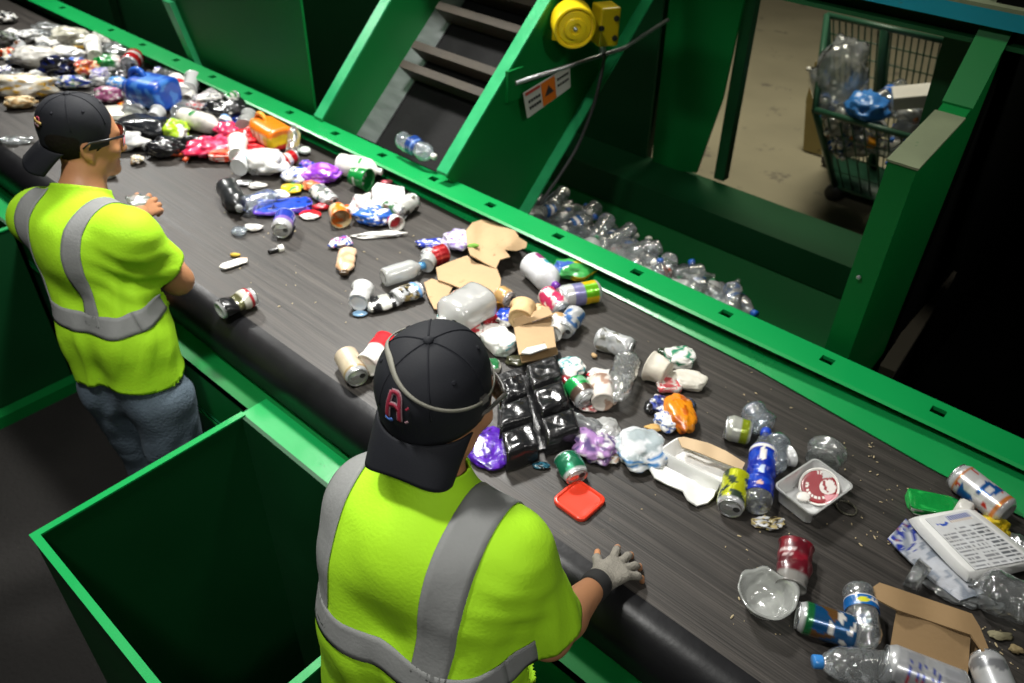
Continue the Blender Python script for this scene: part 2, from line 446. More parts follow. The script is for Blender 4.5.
# bed line at the wall
c, d = line_in_x((362, 130), (438, 8), XL2, -0.05, 1.75)
up_n = (d - c).normalized().cross(Vector((-1, 0, 0)))
if up_n.z < 0: up_n = -up_n
ex = Vector((XR - XL2, 0, 0))
ipart(MB().prism([c, d, d - up_n * 0.03, c - up_n * 0.03], ex), 'cleated_belt', BLACKRUB)
skw = Vector((0.13, 0, 0))
ipart(MB().prism([c + up_n * 0.012, d + up_n * 0.012, d + up_n * 0.004, c + up_n * 0.004], skw), 'steel_skirt', STEEL)
# cleats: stiff rubber bars standing off the belt
dirn = (d - c).normalized()
CLE = paint('dusty_cleat_rubber', (0.05, 0.041, 0.03), 0.7, 0, 0.4, 14, 0.2, 40)
for (u, v) in ((409, 78), (423, 62), (437, 12), (452, -12), (470, -45)):
    p = aX(u, v, XL2 + 0.09)
    t = (p - c).dot(dirn)
    q = c + dirn * t + Vector((0.11, 0, 0))
    L_ = ex - Vector((0.11, 0, 0))
    ipart(MB().prism([q + up_n * 0.013, q + dirn * 0.055 + up_n * 0.013, q + dirn * 0.03 + up_n * 0.115, q - dirn * 0.005 + up_n * 0.115], L_), 'cleat', CLE)
# right wall: cap, face, stiffener flange
a, b = line_in_x((450, 172), (552, 0), XR2, -0.03, 1.7)
c2, d2 = line_in_x((519, 210), (597, 76), XR2, -0.15, 2.2)
ipart(MB().prism([a, b, d2, c2], (-0.012, 0, 0)), 'side_wall', G_PANEL)
ipart(MB().prism([a, b, b + Vector((0, 0, 0.012)), a + Vector((0, 0, 0.012))], (-0.055, 0, 0)), 'wall_cap', G_EDGE)
fl = aX(531, 205, XR2) - aX(519, 210, XR2)
ipart(MB().prism([c2, d2, d2 + Vector((0, 0, -0.012)), c2 + Vector((0, 0, -0.012))], (0.05, 0, 0)), 'stiffener', G_EDGE)

# dark panels behind the rail at the far left
gp = empty('chute_wall', (-3.9, 2.1, 0))
tag(gp, 'tall green chute panel with a folded edge post behind the rail, far left', 'panel')
def lp(root, mb, n, mat, **k):
    q = mb.build(n, mat, root, **k); q.location = -Vector(root.location); return q
pa = aY(196, 62, 2.02); pb = aY(168, 0, 2.02)
dz = Vector((pb.x - pa.x, 0, pb.z - pa.z))
lp(gp, MB().prism([pa - dz * 0.2, pa + dz * 2.2, Vector((XL - 0.07, 2.02, pb.z + dz.z * 1.2)), Vector((XL - 0.07, 2.02, pa.z - 0.06))], (0, 0.012, 0)), 'sheet', G_PANEL)
lp(gp, MB().prism([pa - dz * 0.2, pa + dz * 1.02, pa + dz * 1.02 + Vector((0.07, 0, 0)), pa - dz * 0.2 + Vector((0.05, 0, 0))], (0, -0.03, 0)), 'edge_post', G_EDGE)
g3 = empty('chute_wall', (-4.2, 3.4, 0))
tag(g3, 'dark green chute wall seen between the folded edge panel and the incline', 'panel')
lp(g3, MB().box((-7.5, 3.40, 0.02), (XL - 0.07, 3.42, 3.2)), 'sheet', G_DARK_SHADED)
lp(g3, MB().bar((XL - 0.6, 3.37, 0.4), (XL - 0.6, 3.37, 3.2), 0.06, 0.05, (0, 1, 0)), 'stiffener', G_DARK_SHADED)
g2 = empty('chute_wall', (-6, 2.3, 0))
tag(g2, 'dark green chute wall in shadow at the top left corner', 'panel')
lp(g2, MB().box((-8.5, 2.25, 0.6), (-3.9, 2.27, 2.6)), 'sheet', G_DARK_SHADED)
lp(g2, MB().bar((-5.2, 2.22, 0.6), (-5.2, 2.22, 2.6), 0.05, 0.05, (0, 1, 0)), 'stiffener', G_DARK_SHADED)

# ------------------------------------------------------------------ hopper behind the rail
HZ = 0.62
hp = empty('bottle_hopper', (-1.4, 2.7, 0))
tag(hp, 'open green steel hopper catching clear bottles behind the rail', 'hopper')
t0 = aZ(579, 127, HZ); t1 = aZ(870, 243, HZ)
m0 = aZ(552, 147, HZ); m1 = aZ(860, 292, HZ)
yb = (t0.y + t1.y) / 2; yf = (m0.y + m1.y) / 2 + 0.06
hx0, hx1 = XR2 + 0.02, -0.97
lp(hp, MB().box((hx0 - 1.0, yf, HZ - 0.015), (hx1 + 0.4, yb, HZ)), 'top_beam', G_DARK_SHADED)
lp(hp, MB().box((hx0 - 1.0, yf, HZ - 0.16), (hx1 + 0.4, yf + 0.012, HZ - 0.015)), 'beam_face', G_DARK_SHADED)
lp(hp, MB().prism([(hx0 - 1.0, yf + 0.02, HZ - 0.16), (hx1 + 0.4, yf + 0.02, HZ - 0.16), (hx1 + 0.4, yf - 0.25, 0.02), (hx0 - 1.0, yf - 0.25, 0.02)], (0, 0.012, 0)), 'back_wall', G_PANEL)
lp(hp, MB().box((hx0 - 1.0, 1.99, 0.02), (hx1 + 0.4, yf - 0.2, 0.03)), 'bottom', G_DARK_SHADED)
lp(hp, MB().box((hx0 - 1.0, 1.985, 0.02), (hx1 + 0.4, 1.995, 0.8)), 'front_wall', G_DARK_SHADED)

# upright sheets standing on the hopper's back beam
def upright(pix, y, label, mat=G_PANEL, th=0.015):
    pts = [aY(u, v, y) for u, v in pix]
    c_ = sum(pts, Vector()) / len(pts)
    zmin = min(p.z for p in pts)
    r = empty('machine_guard', (c_.x, y, zmin))
    tag(r, label, 'panel')
    return r, pts
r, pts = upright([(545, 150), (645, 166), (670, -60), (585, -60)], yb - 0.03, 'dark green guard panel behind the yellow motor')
lp(r, MB().prism(pts, (0, 0.015, 0)), 'sheet', G_DARK_SHADED)
r, pts = upright([(651, 168), (696, 173), (722, 100), (757, -60), (676, -60)], yb - 0.03, 'large green guard panel with a slanting lower corner')
lp(r, MB().prism(pts, (0, 0.015, 0)), 'sheet', G_PANEL)
pp = [aY(u, v, yb + 0.05) for u, v in ((646, 152), (671, 0), (681, -60))]
ps = empty('guard_post', (pp[0].x, pp[0].y, HZ)); tag(ps, 'dark green post between the two guard panels', 'post')
lp(ps, MB().bar(pp[0] - Vector((0, 0, 0.05)), pp[2], 0.05, 0.04, (0, 1, 0)), 'bar', G_DARK_SHADED)
pp = [aY(u, v, yb + 0.02) for u, v in ((721, 178), (752, 0), (763, -60))]
ps = empty('guard_post', (pp[0].x, pp[0].y, HZ)); tag(ps, 'slim dark green post standing right of the guard panels', 'post')
lp(ps, MB().bar(pp[0], pp[2], 0.055, 0.05, (0, 1, 0)), 'bar', G_DARK_SHADED)

# partition on the right: hollow green box wall with dusty stepped top
pt = empty('partition_wall', (-0.5, 2.4, 0))
tag(pt, 'thick green partition with a dusty stepped top beside the hopper', 'partition')
yP = 2.03
q0 = aY(888, 161, yP); q1 = aY(917, 170, yP)
xa, xb, zP = q0.x, q1.x, q0.z
s1 = aX(936, 112, xa); s2 = aX(943, 103, xa); s3 = aX(983, 25, xa)
zP2 = s1.z
poly = [(xa, yP, 0.01), (xa, yP, zP), tuple(s1), tuple(s2 + Vector((0, 0, 0.0))), tuple(s3), (xa, s3.y, 0.01)]
lp(pt, MB().prism([Vector(p) for p in poly], (xb - xa, 0, 0)), 'body', G_PANEL)
lp(pt, MB().prism([(xa - 0.004, yP - 0.004, zP), s1 + Vector((-0.004, 0, 0)), s1 + Vector((-0.004, 0, 0.006)), (xa - 0.004, yP - 0.004, zP + 0.006)], (xb - xa + 0.008, 0, 0)), 'dusty_cap', DUST)
lp(pt, MB().prism([s2 + Vector((-0.004, 0, 0)), s3 + Vector((-0.004, 0, 0)), s3 + Vector((-0.004, 0, 0.006)), s2 + Vector((-0.004, 0, 0.006))], (xb - xa + 0.008, 0, 0)), 'upper_cap', G_PANEL)
pin = aY(859, 277, yP - 0.004)
lp(pt, MB().lathe([(0.0, 0.0), (0.006, 0.0), (0.006, 0.006), (0.0, 0.009)], 12, Matrix.Translation(pin) @ Matrix.Rotation(math.pi / 2, 4, 'X')), 'bolt', STEEL)

# beams at the top right
yT = s3.y + 0.02
def xbeam(name, label, pA, pB, pC, y, mat, dep):
    A = aY(*pA, y); B = aY(*pB, y); C_ = aY(*pC, y)
    r = empty(name, ((A.x + B.x) / 2, y, C_.z)); tag(r, label, 'beam')
    x0, x1 = min(A.x, B.x) - 1.2, max(A.x, B.x) + 1.5
    return r, x0, x1, max(A.z, B.z), C_.z
A = aY(944, 35, yT); B = aY(810, 0, yT); Tt = aY(981, 24, yT)
gb = empty('cross_beam', (A.x, yT, A.z)); tag(gb, 'heavy dark green cross beam over the gap at top right', 'beam')
zlow = (A.z + B.z) / 2
lp(gb, MB().box((-3.4, yT, zlow), (1.2, yT + 0.1, zlow + (aY(975, 23, yT).z - A.z) + 0.02)), 'web', G_DARK_SHADED)
lp(gb, MB().box((-3.4, yT - 0.04, zlow), (1.2, yT + 0.14, zlow + 0.012)), 'flange', G_DARK_SHADED)
tb = empty('teal_beam', (A.x, yT, A.z + 0.2)); tag(tb, 'teal blue steel beam across the top right corner', 'beam')
zt0 = aY(981, 25, yT - 0.05).z; zt1 = aY(990, 9, yT - 0.05).z
lp(tb, MB().box((-3.4, yT - 0.05, zt0), (1.6, yT - 0.04, zt1)), 'web', G_TEAL)
lp(tb, MB().box((-3.4, yT - 0.05, zt1), (1.6, yT + 0.12, zt1 + 0.01)), 'flange', DUST)
# post between cart gap and partition
yq = s2.y + 0.3
pa = aY(915, 138, yq); pb2 = aY(945, 33, yq); pc = aY(981, 30, yq)
po = empty('frame_post', (pa.x, pa.y, 0)); tag(po, 'broad green post behind the partition, right of the wire cart', 'post')
lp(po, MB().prism([pa + (pa - pb2) * 0.8, pb2 + (pb2 - pa) * 0.05, Vector((xa - 0.02, yq, pb2.z)), Vector((xa - 0.02, yq, pa.z - 0.5))], (0, 0.05, 0)), 'web', G_DARK_SHADED)
# low dark ledge in the shadow right of the partition
la = aZ(886, 372, 0.75); lb = aZ(942, 284, 0.75)
le = empty('support_ledge', (la.x, la.y, 0)); tag(le, 'dim dusty ledge in the shadow right of the partition', 'ledge')
lp(le, MB().bar(la, lb + (lb - la) * 0.15, 0.05, 0.03), 'bar', paint('grimy_ledge_steel', (0.07, 0.06, 0.04), 0.8))
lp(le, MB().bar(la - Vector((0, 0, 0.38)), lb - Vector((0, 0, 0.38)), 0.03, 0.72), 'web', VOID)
MB().box((xb + 0.005, 1.99, -0.05), (4.5, 9.3, 0.004)).build('floor', VOID, kind='structure')  # added black floor standing for the darkness here
MB().box((xa + 0.01, s3.y + 0.004, 0), (xb + 0.012, 9.3, 2.05)).build('shade_wall_right', VOID, kind='structure')  # added black wall, stands for the dark beyond the partition
MB().box((xb + 0.01, 9.3, 0), (4.5, 9.35, 2.1)).build('shade_wall_right', VOID, kind='structure')  # added black sheet closing the same dark area

# ------------------------------------------------------------------ emergency stop switch, bracket, sign, conduit
YEL = paint('yellow_enamel', (0.80, 0.58, 0.01), 0.35, 0, 0.15, 12, 0.05, 40, speck=(0.30, 0.20, 0.02), speck_amt=0.68, speck_scale=30)
DKM = paint('dark_fitting', (0.03, 0.03, 0.03), 0.5)
xm = XR2
mc = aX(574, 26, xm + 0.10)
ym = empty('yellow_motor', tuple(mc)); tag(ym, 'round yellow drive motor with terminal box on the conveyor wall', 'motor')
# axis of the drum faces the camera side (out of the wall and towards the belt)
ax = Vector((0.72, -0.62, -0.1)).normalized()
R = ax.to_track_quat('Z', 'Y').to_matrix().to_4x4()
rr = 0.082
mm_ = MB().lathe([(0.0, -0.07), (rr * 0.93, -0.07), (rr, -0.06), (rr, 0.012), (rr * 0.97, 0.022), (rr * 0.90, 0.024), (rr * 0.86, 0.016), (rr * 0.80, 0.014), (rr * 0.74, 0.02), (rr * 0.52, 0.022), (rr * 0.48, 0.03), (rr * 0.28, 0.032), (rr * 0.25, 0.024), (0.0, 0.024)], 40, R)
mm_.build('drum', YEL, ym, smooth=True).modifiers.new('es', 'EDGE_SPLIT').split_angle = 0.6
MB().lathe([(0, 0.0), (0.008, 0.0), (0.008, 0.034), (0.0, 0.036)], 14, R).build('hub_bolt', STEEL, ym, smooth=True)
bx = aX(605, 24, xm + 0.10) - mc
bxo = MB().bar(Vector(bx) + Vector((0, 0, -0.075)), Vector(bx) + Vector((0, 0, 0.075)), 0.10, 0.085, (0.5, 0.86, 0)).build('terminal_box', YEL, ym, bevel=0.008)
dsp = Vector((0.80, -0.6, 0)).normalized()
for k, (dx, dz_) in enumerate(((-0.03, 0.0), (0.028, 0.035), (0.028, -0.04))):
    sd = Vector((0.6, 0.8, 0))
    MB().lathe([(0.011, 0), (0.011, 0.006), (0.0, 0.007)], 12, Matrix.Translation(Vector(bx) + sd * dx + Vector((0, 0, dz_)) + dsp * 0.05) @ dsp.to_track_quat('Z', 'Y').to_matrix().to_4x4()).build('cover_screw', DKM, bxo)
MB().bar(Vector((-0.1, 0.02, -0.05)), Vector((0, 0, -0.03)), 0.05, 0.05).build('mounting_foot', YEL, ym)
# cable from the box down to the hopper
cp = [aX(603, 43, xm + 0.12), aX(604, 58, xm + 0.12), aX(599, 85, xm + 0.13), aX(592, 110, xm + 0.12), aX(578, 145, xm + 0.10), aX(562, 172, xm + 0.08), aX(548, 192, xm + 0.06), aX(540, 205, xm + 0.05)]
cb = empty('power_cable', tuple(cp[0])); tag(cb, 'black power cable hanging from the yellow motor into the hopper', 'cable')
def smooth_path(P, n=6):
    P = [Vector(p) for p in P]; out = []
    for i in range(len(P) - 1):
        p0, p1, p2, p3 = P[max(i - 1, 0)], P[i], P[i + 1], P[min(i + 2, len(P) - 1)]
        for k in range(n):
            t = k / n
            out.append(0.5 * ((2 * p1) + (p2 - p0) * t + (2 * p0 - 5 * p1 + 4 * p2 - p3) * t * t + (3 * p1 - p0 - 3 * p2 + p3) * t ** 3))
    out.append(P[-1]); return out
lp(cb, MB().tube(smooth_path(cp), 0.0075, 8), 'sheath', DKM, smooth=True)
lp(cb, MB().tube([cp[0] + Vector((0, 0, 0.005)), cp[0] - Vector((0, 0, 0.035))], 0.014, 10), 'cable_gland', STEEL, smooth=True)
# bracket bar with the hanging sign
b0 = aX(516, 83, xm + 0.02); b1 = aX(624, 48, xm + 0.05); b2 = aX(668, 20, xm + 0.05)
bk = empty('sign_bar', tuple(b0)); tag(bk, 'thin steel pull bar bolted across the conveyor wall below the motor', 'bar')
lp(bk, MB().tube([b0, b1, b2], 0.009, 8), 'rod', STEEL, smooth=True)
lp(bk, MB().box(tuple(b0 + Vector((-0.02, -0.04, -0.07))), tuple(b0 + Vector((-0.005, 0.05, 0.05)))), 'anchor_plate', G_PANEL)
SGN = [aX(u, v, xm + 0.03) for u, v in ((523, 93), (569, 65), (570, 87), (527, 118))]
sg = empty('warning_sign', tuple(SGN[0])); tag(sg, 'white and orange warning sign hanging from the steel pull bar', 'sign')
WH = paint('white_sign_plastic', (0.45, 0.45, 0.41), 0.5, 0, 0.1)
OR = paint('orange_sign_vinyl', (0.55, 0.13, 0.008), 0.5, 0, 0.1)
BKI = paint('black_print', (0.02, 0.02, 0.02), 0.6)
REDI = paint('red_print', (0.35, 0.03, 0.02), 0.6)
so = lp(sg, MB().prism(SGN, (0.004, 0, 0)), 'plate', WH)
def sgp(u, v, e=0.006):
    A = SGN[0].lerp(SGN[1], u); B = SGN[3].lerp(SGN[2], u); return A.lerp(B, v) + Vector((e, 0, 0))
def patch(us, vs_, e, name, mat):
    lp(sg, MB().prism([sgp(us[0], vs_[0], e), sgp(us[1], vs_[0], e), sgp(us[1], vs_[1], e), sgp(us[0], vs_[1], e)], (0.001, 0, 0)), name, mat)
patch((0.35, 0.65), (0.03, 0.97), 0.005, 'orange_field', OR)
patch((0.02, 0.33), (0.03, 0.14), 0.005, 'red_header', REDI)
for z0 in (0.36, 0.62):
    for i in range(5):
        patch((0.06 + i * 0.053, 0.06 + i * 0.053 + 0.036), (z0, z0 + 0.12), 0.006, 'printed_mark', BKI)
        patch((0.70 + i * 0.053, 0.70 + i * 0.053 + 0.036), (z0 - 0.14, z0 - 0.03), 0.006, 'printed_mark', BKI)
lp(sg, MB().prism([sgp(0.5, 0.25, 0.007), sgp(0.60, 0.62, 0.007), sgp(0.40, 0.62, 0.007)], (0.001, 0, 0)), 'warning_symbol', BKI)
# ------------------------------------------------------------------ people: distance fields meshed with surface nets
class Field:
    def __init__(s, lo, hi, h):
        s.lo = np.array(lo, dtype=np.float32); s.h = h
        s.n = [int(math.ceil((hi[i] - lo[i]) / h)) + 1 for i in range(3)]
        s.d = np.full(s.n, 1.0, dtype=np.float32)
    def _sub(s, lo, hi):
        i0 = [max(0, int((lo[k] - s.lo[k]) / s.h)) for k in range(3)]
        i1 = [min(s.n[k], int((hi[k] - s.lo[k]) / s.h) + 2) for k in range(3)]
        if any(i1[k] <= i0[k] for k in range(3)): return None
        sl = tuple(slice(i0[k], i1[k]) for k in range(3))
        g = np.meshgrid(*[s.lo[k] + s.h * np.arange(i0[k], i1[k], dtype=np.float32) for k in range(3)], indexing='ij', sparse=True)
        return sl, g
    def _mix(s, sl, d, k, op):
        o = s.d[sl]
        if op == 'add':
            if k > 0:
                h = np.clip(0.5 + 0.5 * (o - d) / k, 0, 1); r = o * (1 - h) + d * h - k * h * (1 - h)
            else: r = np.minimum(o, d)
        else:
            if k > 0:
                h = np.clip(0.5 - 0.5 * (o + d) / k, 0, 1); r = o * (1 - h) - d * h + k * h * (1 - h)
            else: r = np.maximum(o, -d)
        s.d[sl] = r
    def cone(s, a, b, ra, rb, k=0.02, op='add', m=0.08):
        a = np.array(a, dtype=np.float32); b = np.array(b, dtype=np.float32); R = max(ra, rb) + m
        q = s._sub(np.minimum(a, b) - R, np.maximum(a, b) + R)
        if q is None: return s
        sl, (X, Y, Z) = q
        ab = b - a; L2 = float(ab @ ab) + 1e-12
        t = np.clip(((X - a[0]) * ab[0] + (Y - a[1]) * ab[1] + (Z - a[2]) * ab[2]) / L2, 0, 1)
        d = np.sqrt((X - a[0] - ab[0] * t) ** 2 + (Y - a[1] - ab[1] * t) ** 2 + (Z - a[2] - ab[2] * t) ** 2) - (ra + (rb - ra) * t)
        s._mix(sl, d, k, op); return s
    def ell(s, c, r, B=None, k=0.02, op='add', m=0.08):
        """ellipsoid at c with radii r along the rows of B"""
        c = np.array(c, dtype=np.float32); R = max(r) + m
        q = s._sub(c - R, c + R)
        if q is None: return s
        sl, (X, Y, Z) = q
        X = X - c[0]; Y = Y - c[1]; Z = Z - c[2]
        if B is None: B = np.eye(3)
        l = [X * B[i][0] + Y * B[i][1] + Z * B[i][2] for i in range(3)]
        k0 = np.sqrt(sum((l[i] / r[i]) ** 2 for i in range(3)))
        k1 = np.sqrt(sum((l[i] / (r[i] * r[i])) ** 2 for i in range(3))) + 1e-9
        d = k0 * (k0 - 1) / k1
        s._mix(sl, d, k, op); return s
    def mesh(s):
        d = s.d; n = d.shape; ins = d < 0
        c = [(i, j, k) for i in (0, 1) for j in (0, 1) for k in (0, 1)]
        cs = [ins[i:n[0] - 1 + i, j:n[1] - 1 + j, k:n[2] - 1 + k] for i, j, k in c]
        cnt = sum(q.astype(np.int8) for q in cs)
        act = (cnt > 0) & (cnt < 8)
        idx = np.full(act.shape, -1, dtype=np.int64); ids = np.argwhere(act); idx[act] = np.arange(len(ids))
        dv = np.stack([d[ids[:, 0] + i, ids[:, 1] + j, ids[:, 2] + k] for i, j, k in c], 1)
        acc = np.zeros((len(ids), 3)); w = np.zeros(len(ids))
        for p in range(8):
            for q in range(p + 1, 8):
                if sum(abs(c[p][m] - c[q][m]) for m in range(3)) != 1: continue
                dp, dq = dv[:, p], dv[:, q]; x = (dp < 0) != (dq < 0)
                t = np.where(x, dp / np.where(x, dp - dq, 1), 0)
                P = np.array(c[p]); Q = np.array(c[q])
                acc += np.where(x[:, None], P + (Q - P) * t[:, None], 0); w += x
        v = (ids + acc / w[:, None]) * s.h + s.lo
        F = []
        for ax in range(3):
            u, t = (ax + 1) % 3, (ax + 2) % 3
            a = [slice(None)] * 3; b = [slice(None)] * 3
            a[ax] = slice(0, n[ax] - 1); b[ax] = slice(1, n[ax])
            A = ins[tuple(a)]; Bb = ins[tuple(b)]
            e = np.argwhere(A != Bb); e = e[(e[:, u] > 0) & (e[:, t] > 0) & (e[:, u] < n[u] - 1) & (e[:, t] < n[t] - 1)]
            sg = A[e[:, 0], e[:, 1], e[:, 2]]
            q = []
            for du, dt in ((1, 1), (0, 1), (0, 0), (1, 0)):
                z = e.copy(); z[:, u] -= du; z[:, t] -= dt; q.append(idx[z[:, 0], z[:, 1], z[:, 2]])
            q = np.stack(q, 1); q[~sg] = q[~sg][:, ::-1]
            F.append(q)
        F = np.concatenate(F); F = F[(F >= 0).all(1)]
        return v, F

def vnormals(v, F):
    a, b, c_, d = (v[F[:, i]] for i in range(4))
    fn = np.cross(c_ - a, d - b); n = np.zeros_like(v)
    for i in range(4): np.add.at(n, F[:, i], fn)
    return n / (np.linalg.norm(n, axis=1, keepdims=True) + 1e-12)
def relax(v, F, it=2, f=0.5):
    for _ in range(it):
        s_ = np.zeros_like(v); c_ = np.zeros(len(v))
        for i in range(4):
            j = (i + 1) % 4
            np.add.at(s_, F[:, i], v[F[:, j]]); np.add.at(c_, F[:, i], 1)
            np.add.at(s_, F[:, j], v[F[:, i]]); np.add.at(c_, F[:, j], 1)
        v = v + f * (s_ / np.maximum(c_, 1)[:, None] - v)
    return v
def cut(v, F, keep, planes=()):
    k = keep[F].all(1)
    if planes:
        mixed = keep[F].any(1) & ~k; bd = np.zeros(len(v), bool); bd[np.unique(F[mixed])] = True; bd &= keep
        v = v.copy()
        for al, axis in planes:
            m = bd & (np.abs(al) < 0.016)
            v[m] -= al[m][:, None] * np.asarray(axis)[None, :]
    F = F[k]; use = np.unique(F); mp = -np.ones(len(v), dtype=np.int64); mp[use] = np.arange(len(use))
    return v[use], mp[F]

SKIN = paint('warm_skin', (0.42, 0.195, 0.092), 0.5, 0, 0.12, 18, 0.05, 90, spec=0.4)
HAIR = paint('short_dark_hair', (0.010, 0.008, 0.006), 0.8, 0, 0.4, 60, 0.3, 120, spec=0.1)
HIVIS = paint('fluorescent_yellow_knit', (0.345, 0.66, 0.018), 0.75, 0, 0.05, 8, 0.12, 160, spec=0.2)
REFL = paint('silver_reflective_tape', (0.20, 0.205, 0.20), 0.65, 0.0, 0.12, 30, 0.1, 150)
JEAN = paint('washed_blue_jeans', (0.075, 0.105, 0.135), 0.8, 0, 0.35, 9, 0.3, 120)
DKPANT = paint('dark_work_trousers', (0.012, 0.014, 0.018), 0.8, 0, 0.3, 9, 0.3, 120)
CAPM = paint('black_cap_twill', (0.0075, 0.0085, 0.012), 0.75, 0, 0.2, 20, 0.06, 300, spec=0.3)
CAPT = paint('cap_stitching', (0.012, 0.013, 0.017), 0.8, spec=0.2)
GLOVE = paint('grey_knit_glove', (0.20, 0.185, 0.155), 0.85, 0, 0.25, 50, 0.4, 220)
CUFF = paint('black_elastic_cuff', (0.012, 0.012, 0.012), 0.8)
BOOT = paint('dark_leather_boot', (0.02, 0.015, 0.012), 0.55, 0, 0.3, 20, 0.1, 60)
LENS = clear('clear_safety_lens', (0.85, 0.88, 0.88), 0.05, (0.6, 0.6, 0.6), 0.05, 0.9, 0.0)
FRAME = paint('smoke_frame', (0.09, 0.085, 0.075), 0.35)
STRAPM = paint('grey_elastic_strap', (0.20, 0.195, 0.16), 0.7, 0, 0.15, 60)

def frame_of(F, up=(0, 0, 1)):
    f = Vector(F).normalized(); r = f.cross(Vector(up)).normalized(); u = r.cross(f)
    return r, f, u          # right, forward, up

def add_head(fd, c, F, s=1.0, k=0.012):
    """c: centre of the skull; F: facing. Skull, jaw, brow, nose, lips, ears, eye hollows, neck root"""
    r, f, u = frame_of(F); B = [tuple(r), tuple(f), tuple(u)]
    P = lambda x, y, z: tuple(Vector(c) + (r * x + f * y + u * z) * s)
    fd.ell(P(0, 0, 0.01), (0.074 * s, 0.094 * s, 0.095 * s), B, 0.01)
    fd.ell(P(0, 0.035, -0.04), (0.062 * s, 0.062 * s, 0.075 * s), B, 0.025)      # face block
    fd.cone(P(-0.045, 0.02, -0.075), P(0, 0.075, -0.105), 0.024 * s, 0.018 * s, 0.02)   # jaw sides
    fd.cone(P(0.045, 0.02, -0.075), P(0, 0.075, -0.105), 0.024 * s, 0.018 * s, 0.02)
    fd.cone(P(-0.03, 0.083, 0.012), P(0.03, 0.083, 0.012), 0.012 * s, 0.012 * s, 0.014)   # brow
    for x in (-1, 1):
        fd.ell(P(0.032 * x, 0.098, -0.012), (0.014 * s, 0.012 * s, 0.010 * s), B, 0.008, 'sub')
        fd.ell(P(0.031 * x, 0.084, -0.012), (0.012 * s, 0.012 * s, 0.010 * s), B, 0.003)   # eyeball
        fd.ell(P(0.040 * x, 0.070, -0.040), (0.022 * s, 0.020 * s, 0.018 * s), B, 0.018)   # cheekbone
        fd.ell(P(0.074 * x, -0.008, -0.022), (0.009 * s, 0.019 * s, 0.031 * s), B, 0.006)  # ear
        fd.ell(P(0.080 * x, -0.003, -0.020), (0.006 * s, 0.010 * s, 0.017 * s), B, 0.004, 'sub')
        fd.ell(P(0.074 * x, -0.002, -0.046), (0.007 * s, 0.009 * s, 0.010 * s), B, 0.005)
    fd.cone(P(0, 0.094, -0.005), P(0, 0.112, -0.045), 0.008 * s, 0.012 * s, 0.010)      # nose
    fd.ell(P(0, 0.106, -0.048), (0.017 * s, 0.012 * s, 0.010 * s), B, 0.006)
    fd.ell(P(0, 0.094, -0.072), (0.022 * s, 0.010 * s, 0.006 * s), B, 0.005)           # lips
    fd.ell(P(0, 0.092, -0.083), (0.019 * s, 0.010 * s, 0.006 * s), B, 0.005)
    fd.ell(P(0, 0.097, -0.0775), (0.020 * s, 0.006 * s, 0.002 * s), B, 0.003, 'sub')
    fd.ell(P(0, 0.084, -0.106), (0.019 * s, 0.016 * s, 0.014 * s), B, 0.012)           # chin
    return r, f, u

def add_hand(fd, wrist, D, N, side, curl=(0.25, 0.3, 0.3, 0.35), spread=0.16, s=1.0, thumb=0.7, part=None, rad=1.0):
    """wrist point, D: finger direction, N: back-of-hand normal; side=+1 right hand. Fingers bend away from N."""
    D = Vector(D).normalized(); N = (Vector(N) - D * Vector(N).dot(D)).normalized()
    T = N.cross(D) * side            # towards the thumb side
    W = Vector(wrist); tips = []
    P = lambda t, d, n: W + (T * t + D * d + N * n) * s
    fd.cone(P(0, -0.03, 0), P(0, 0.01, 0), 0.024 * s * rad, 0.025 * s * rad, 0.012)
    for t in (-0.028, -0.010, 0.010, 0.026):
        fd.cone(P(t * 0.55, 0.012, -0.001), P(t, 0.085 - abs(t - 0.005) * 0.35, 0.002), 0.0145 * s * rad, 0.0115 * s * rad, 0.010)
    fd.cone(P(0.018, 0.015, -0.008), P(0.034, 0.048, -0.012), 0.016 * s * rad, 0.013 * s * rad, 0.012)   # thumb ball
    spec = [(0.027, 0.084, 0.043, 0.026, 0.020), (0.009, 0.090, 0.047, 0.030, 0.021), (-0.010, 0.086, 0.044, 0.027, 0.020), (-0.027, 0.077, 0.034, 0.021, 0.018)]
    for i, (t, d, l1, l2, l3) in enumerate(spec):
        a0 = (1.5 - i) * spread
        fdir = (D * math.cos(a0) + T * math.sin(a0)).normalized()
        p = P(t, d, 0.0); ang = curl[i] * 0.6
        chain = [p]
        for l in (l1, l2, l3):
            dr = fdir * math.cos(ang) - N * math.sin(ang); p = p + dr * l * s; chain.append(p); ang += curl[i]
        rr_ = [0.0098, 0.0090, 0.0082, 0.0072]
        if part == 'glove': chain = [chain[0], chain[1], chain[1].lerp(chain[2], 0.55)]
        for j in range(len(chain) - 1):
            fd.cone(chain[j], chain[j + 1], rr_[j] * s * rad, rr_[j + 1] * s * rad, 0.003, m=0.02)
        tips.append(chain[-1])
    b0 = P(0.034, 0.044, -0.010)
    td = (D * math.cos(thumb) + T * math.sin(thumb) - N * 0.25).normalized()
    b1 = b0 + td * 0.034 * s; td2 = (td + D * 0.35).normalized(); b2 = b1 + td2 * 0.028 * s
    if part == 'glove': b2 = b1 + td2 * 0.006 * s
    fd.cone(b0, b1, 0.0125 * s * rad, 0.0105 * s * rad, 0.005, m=0.02); fd.cone(b1, b2, 0.0105 * s * rad, 0.0082 * s * rad, 0.003, m=0.02)
    tips.append(b2)
    return tips

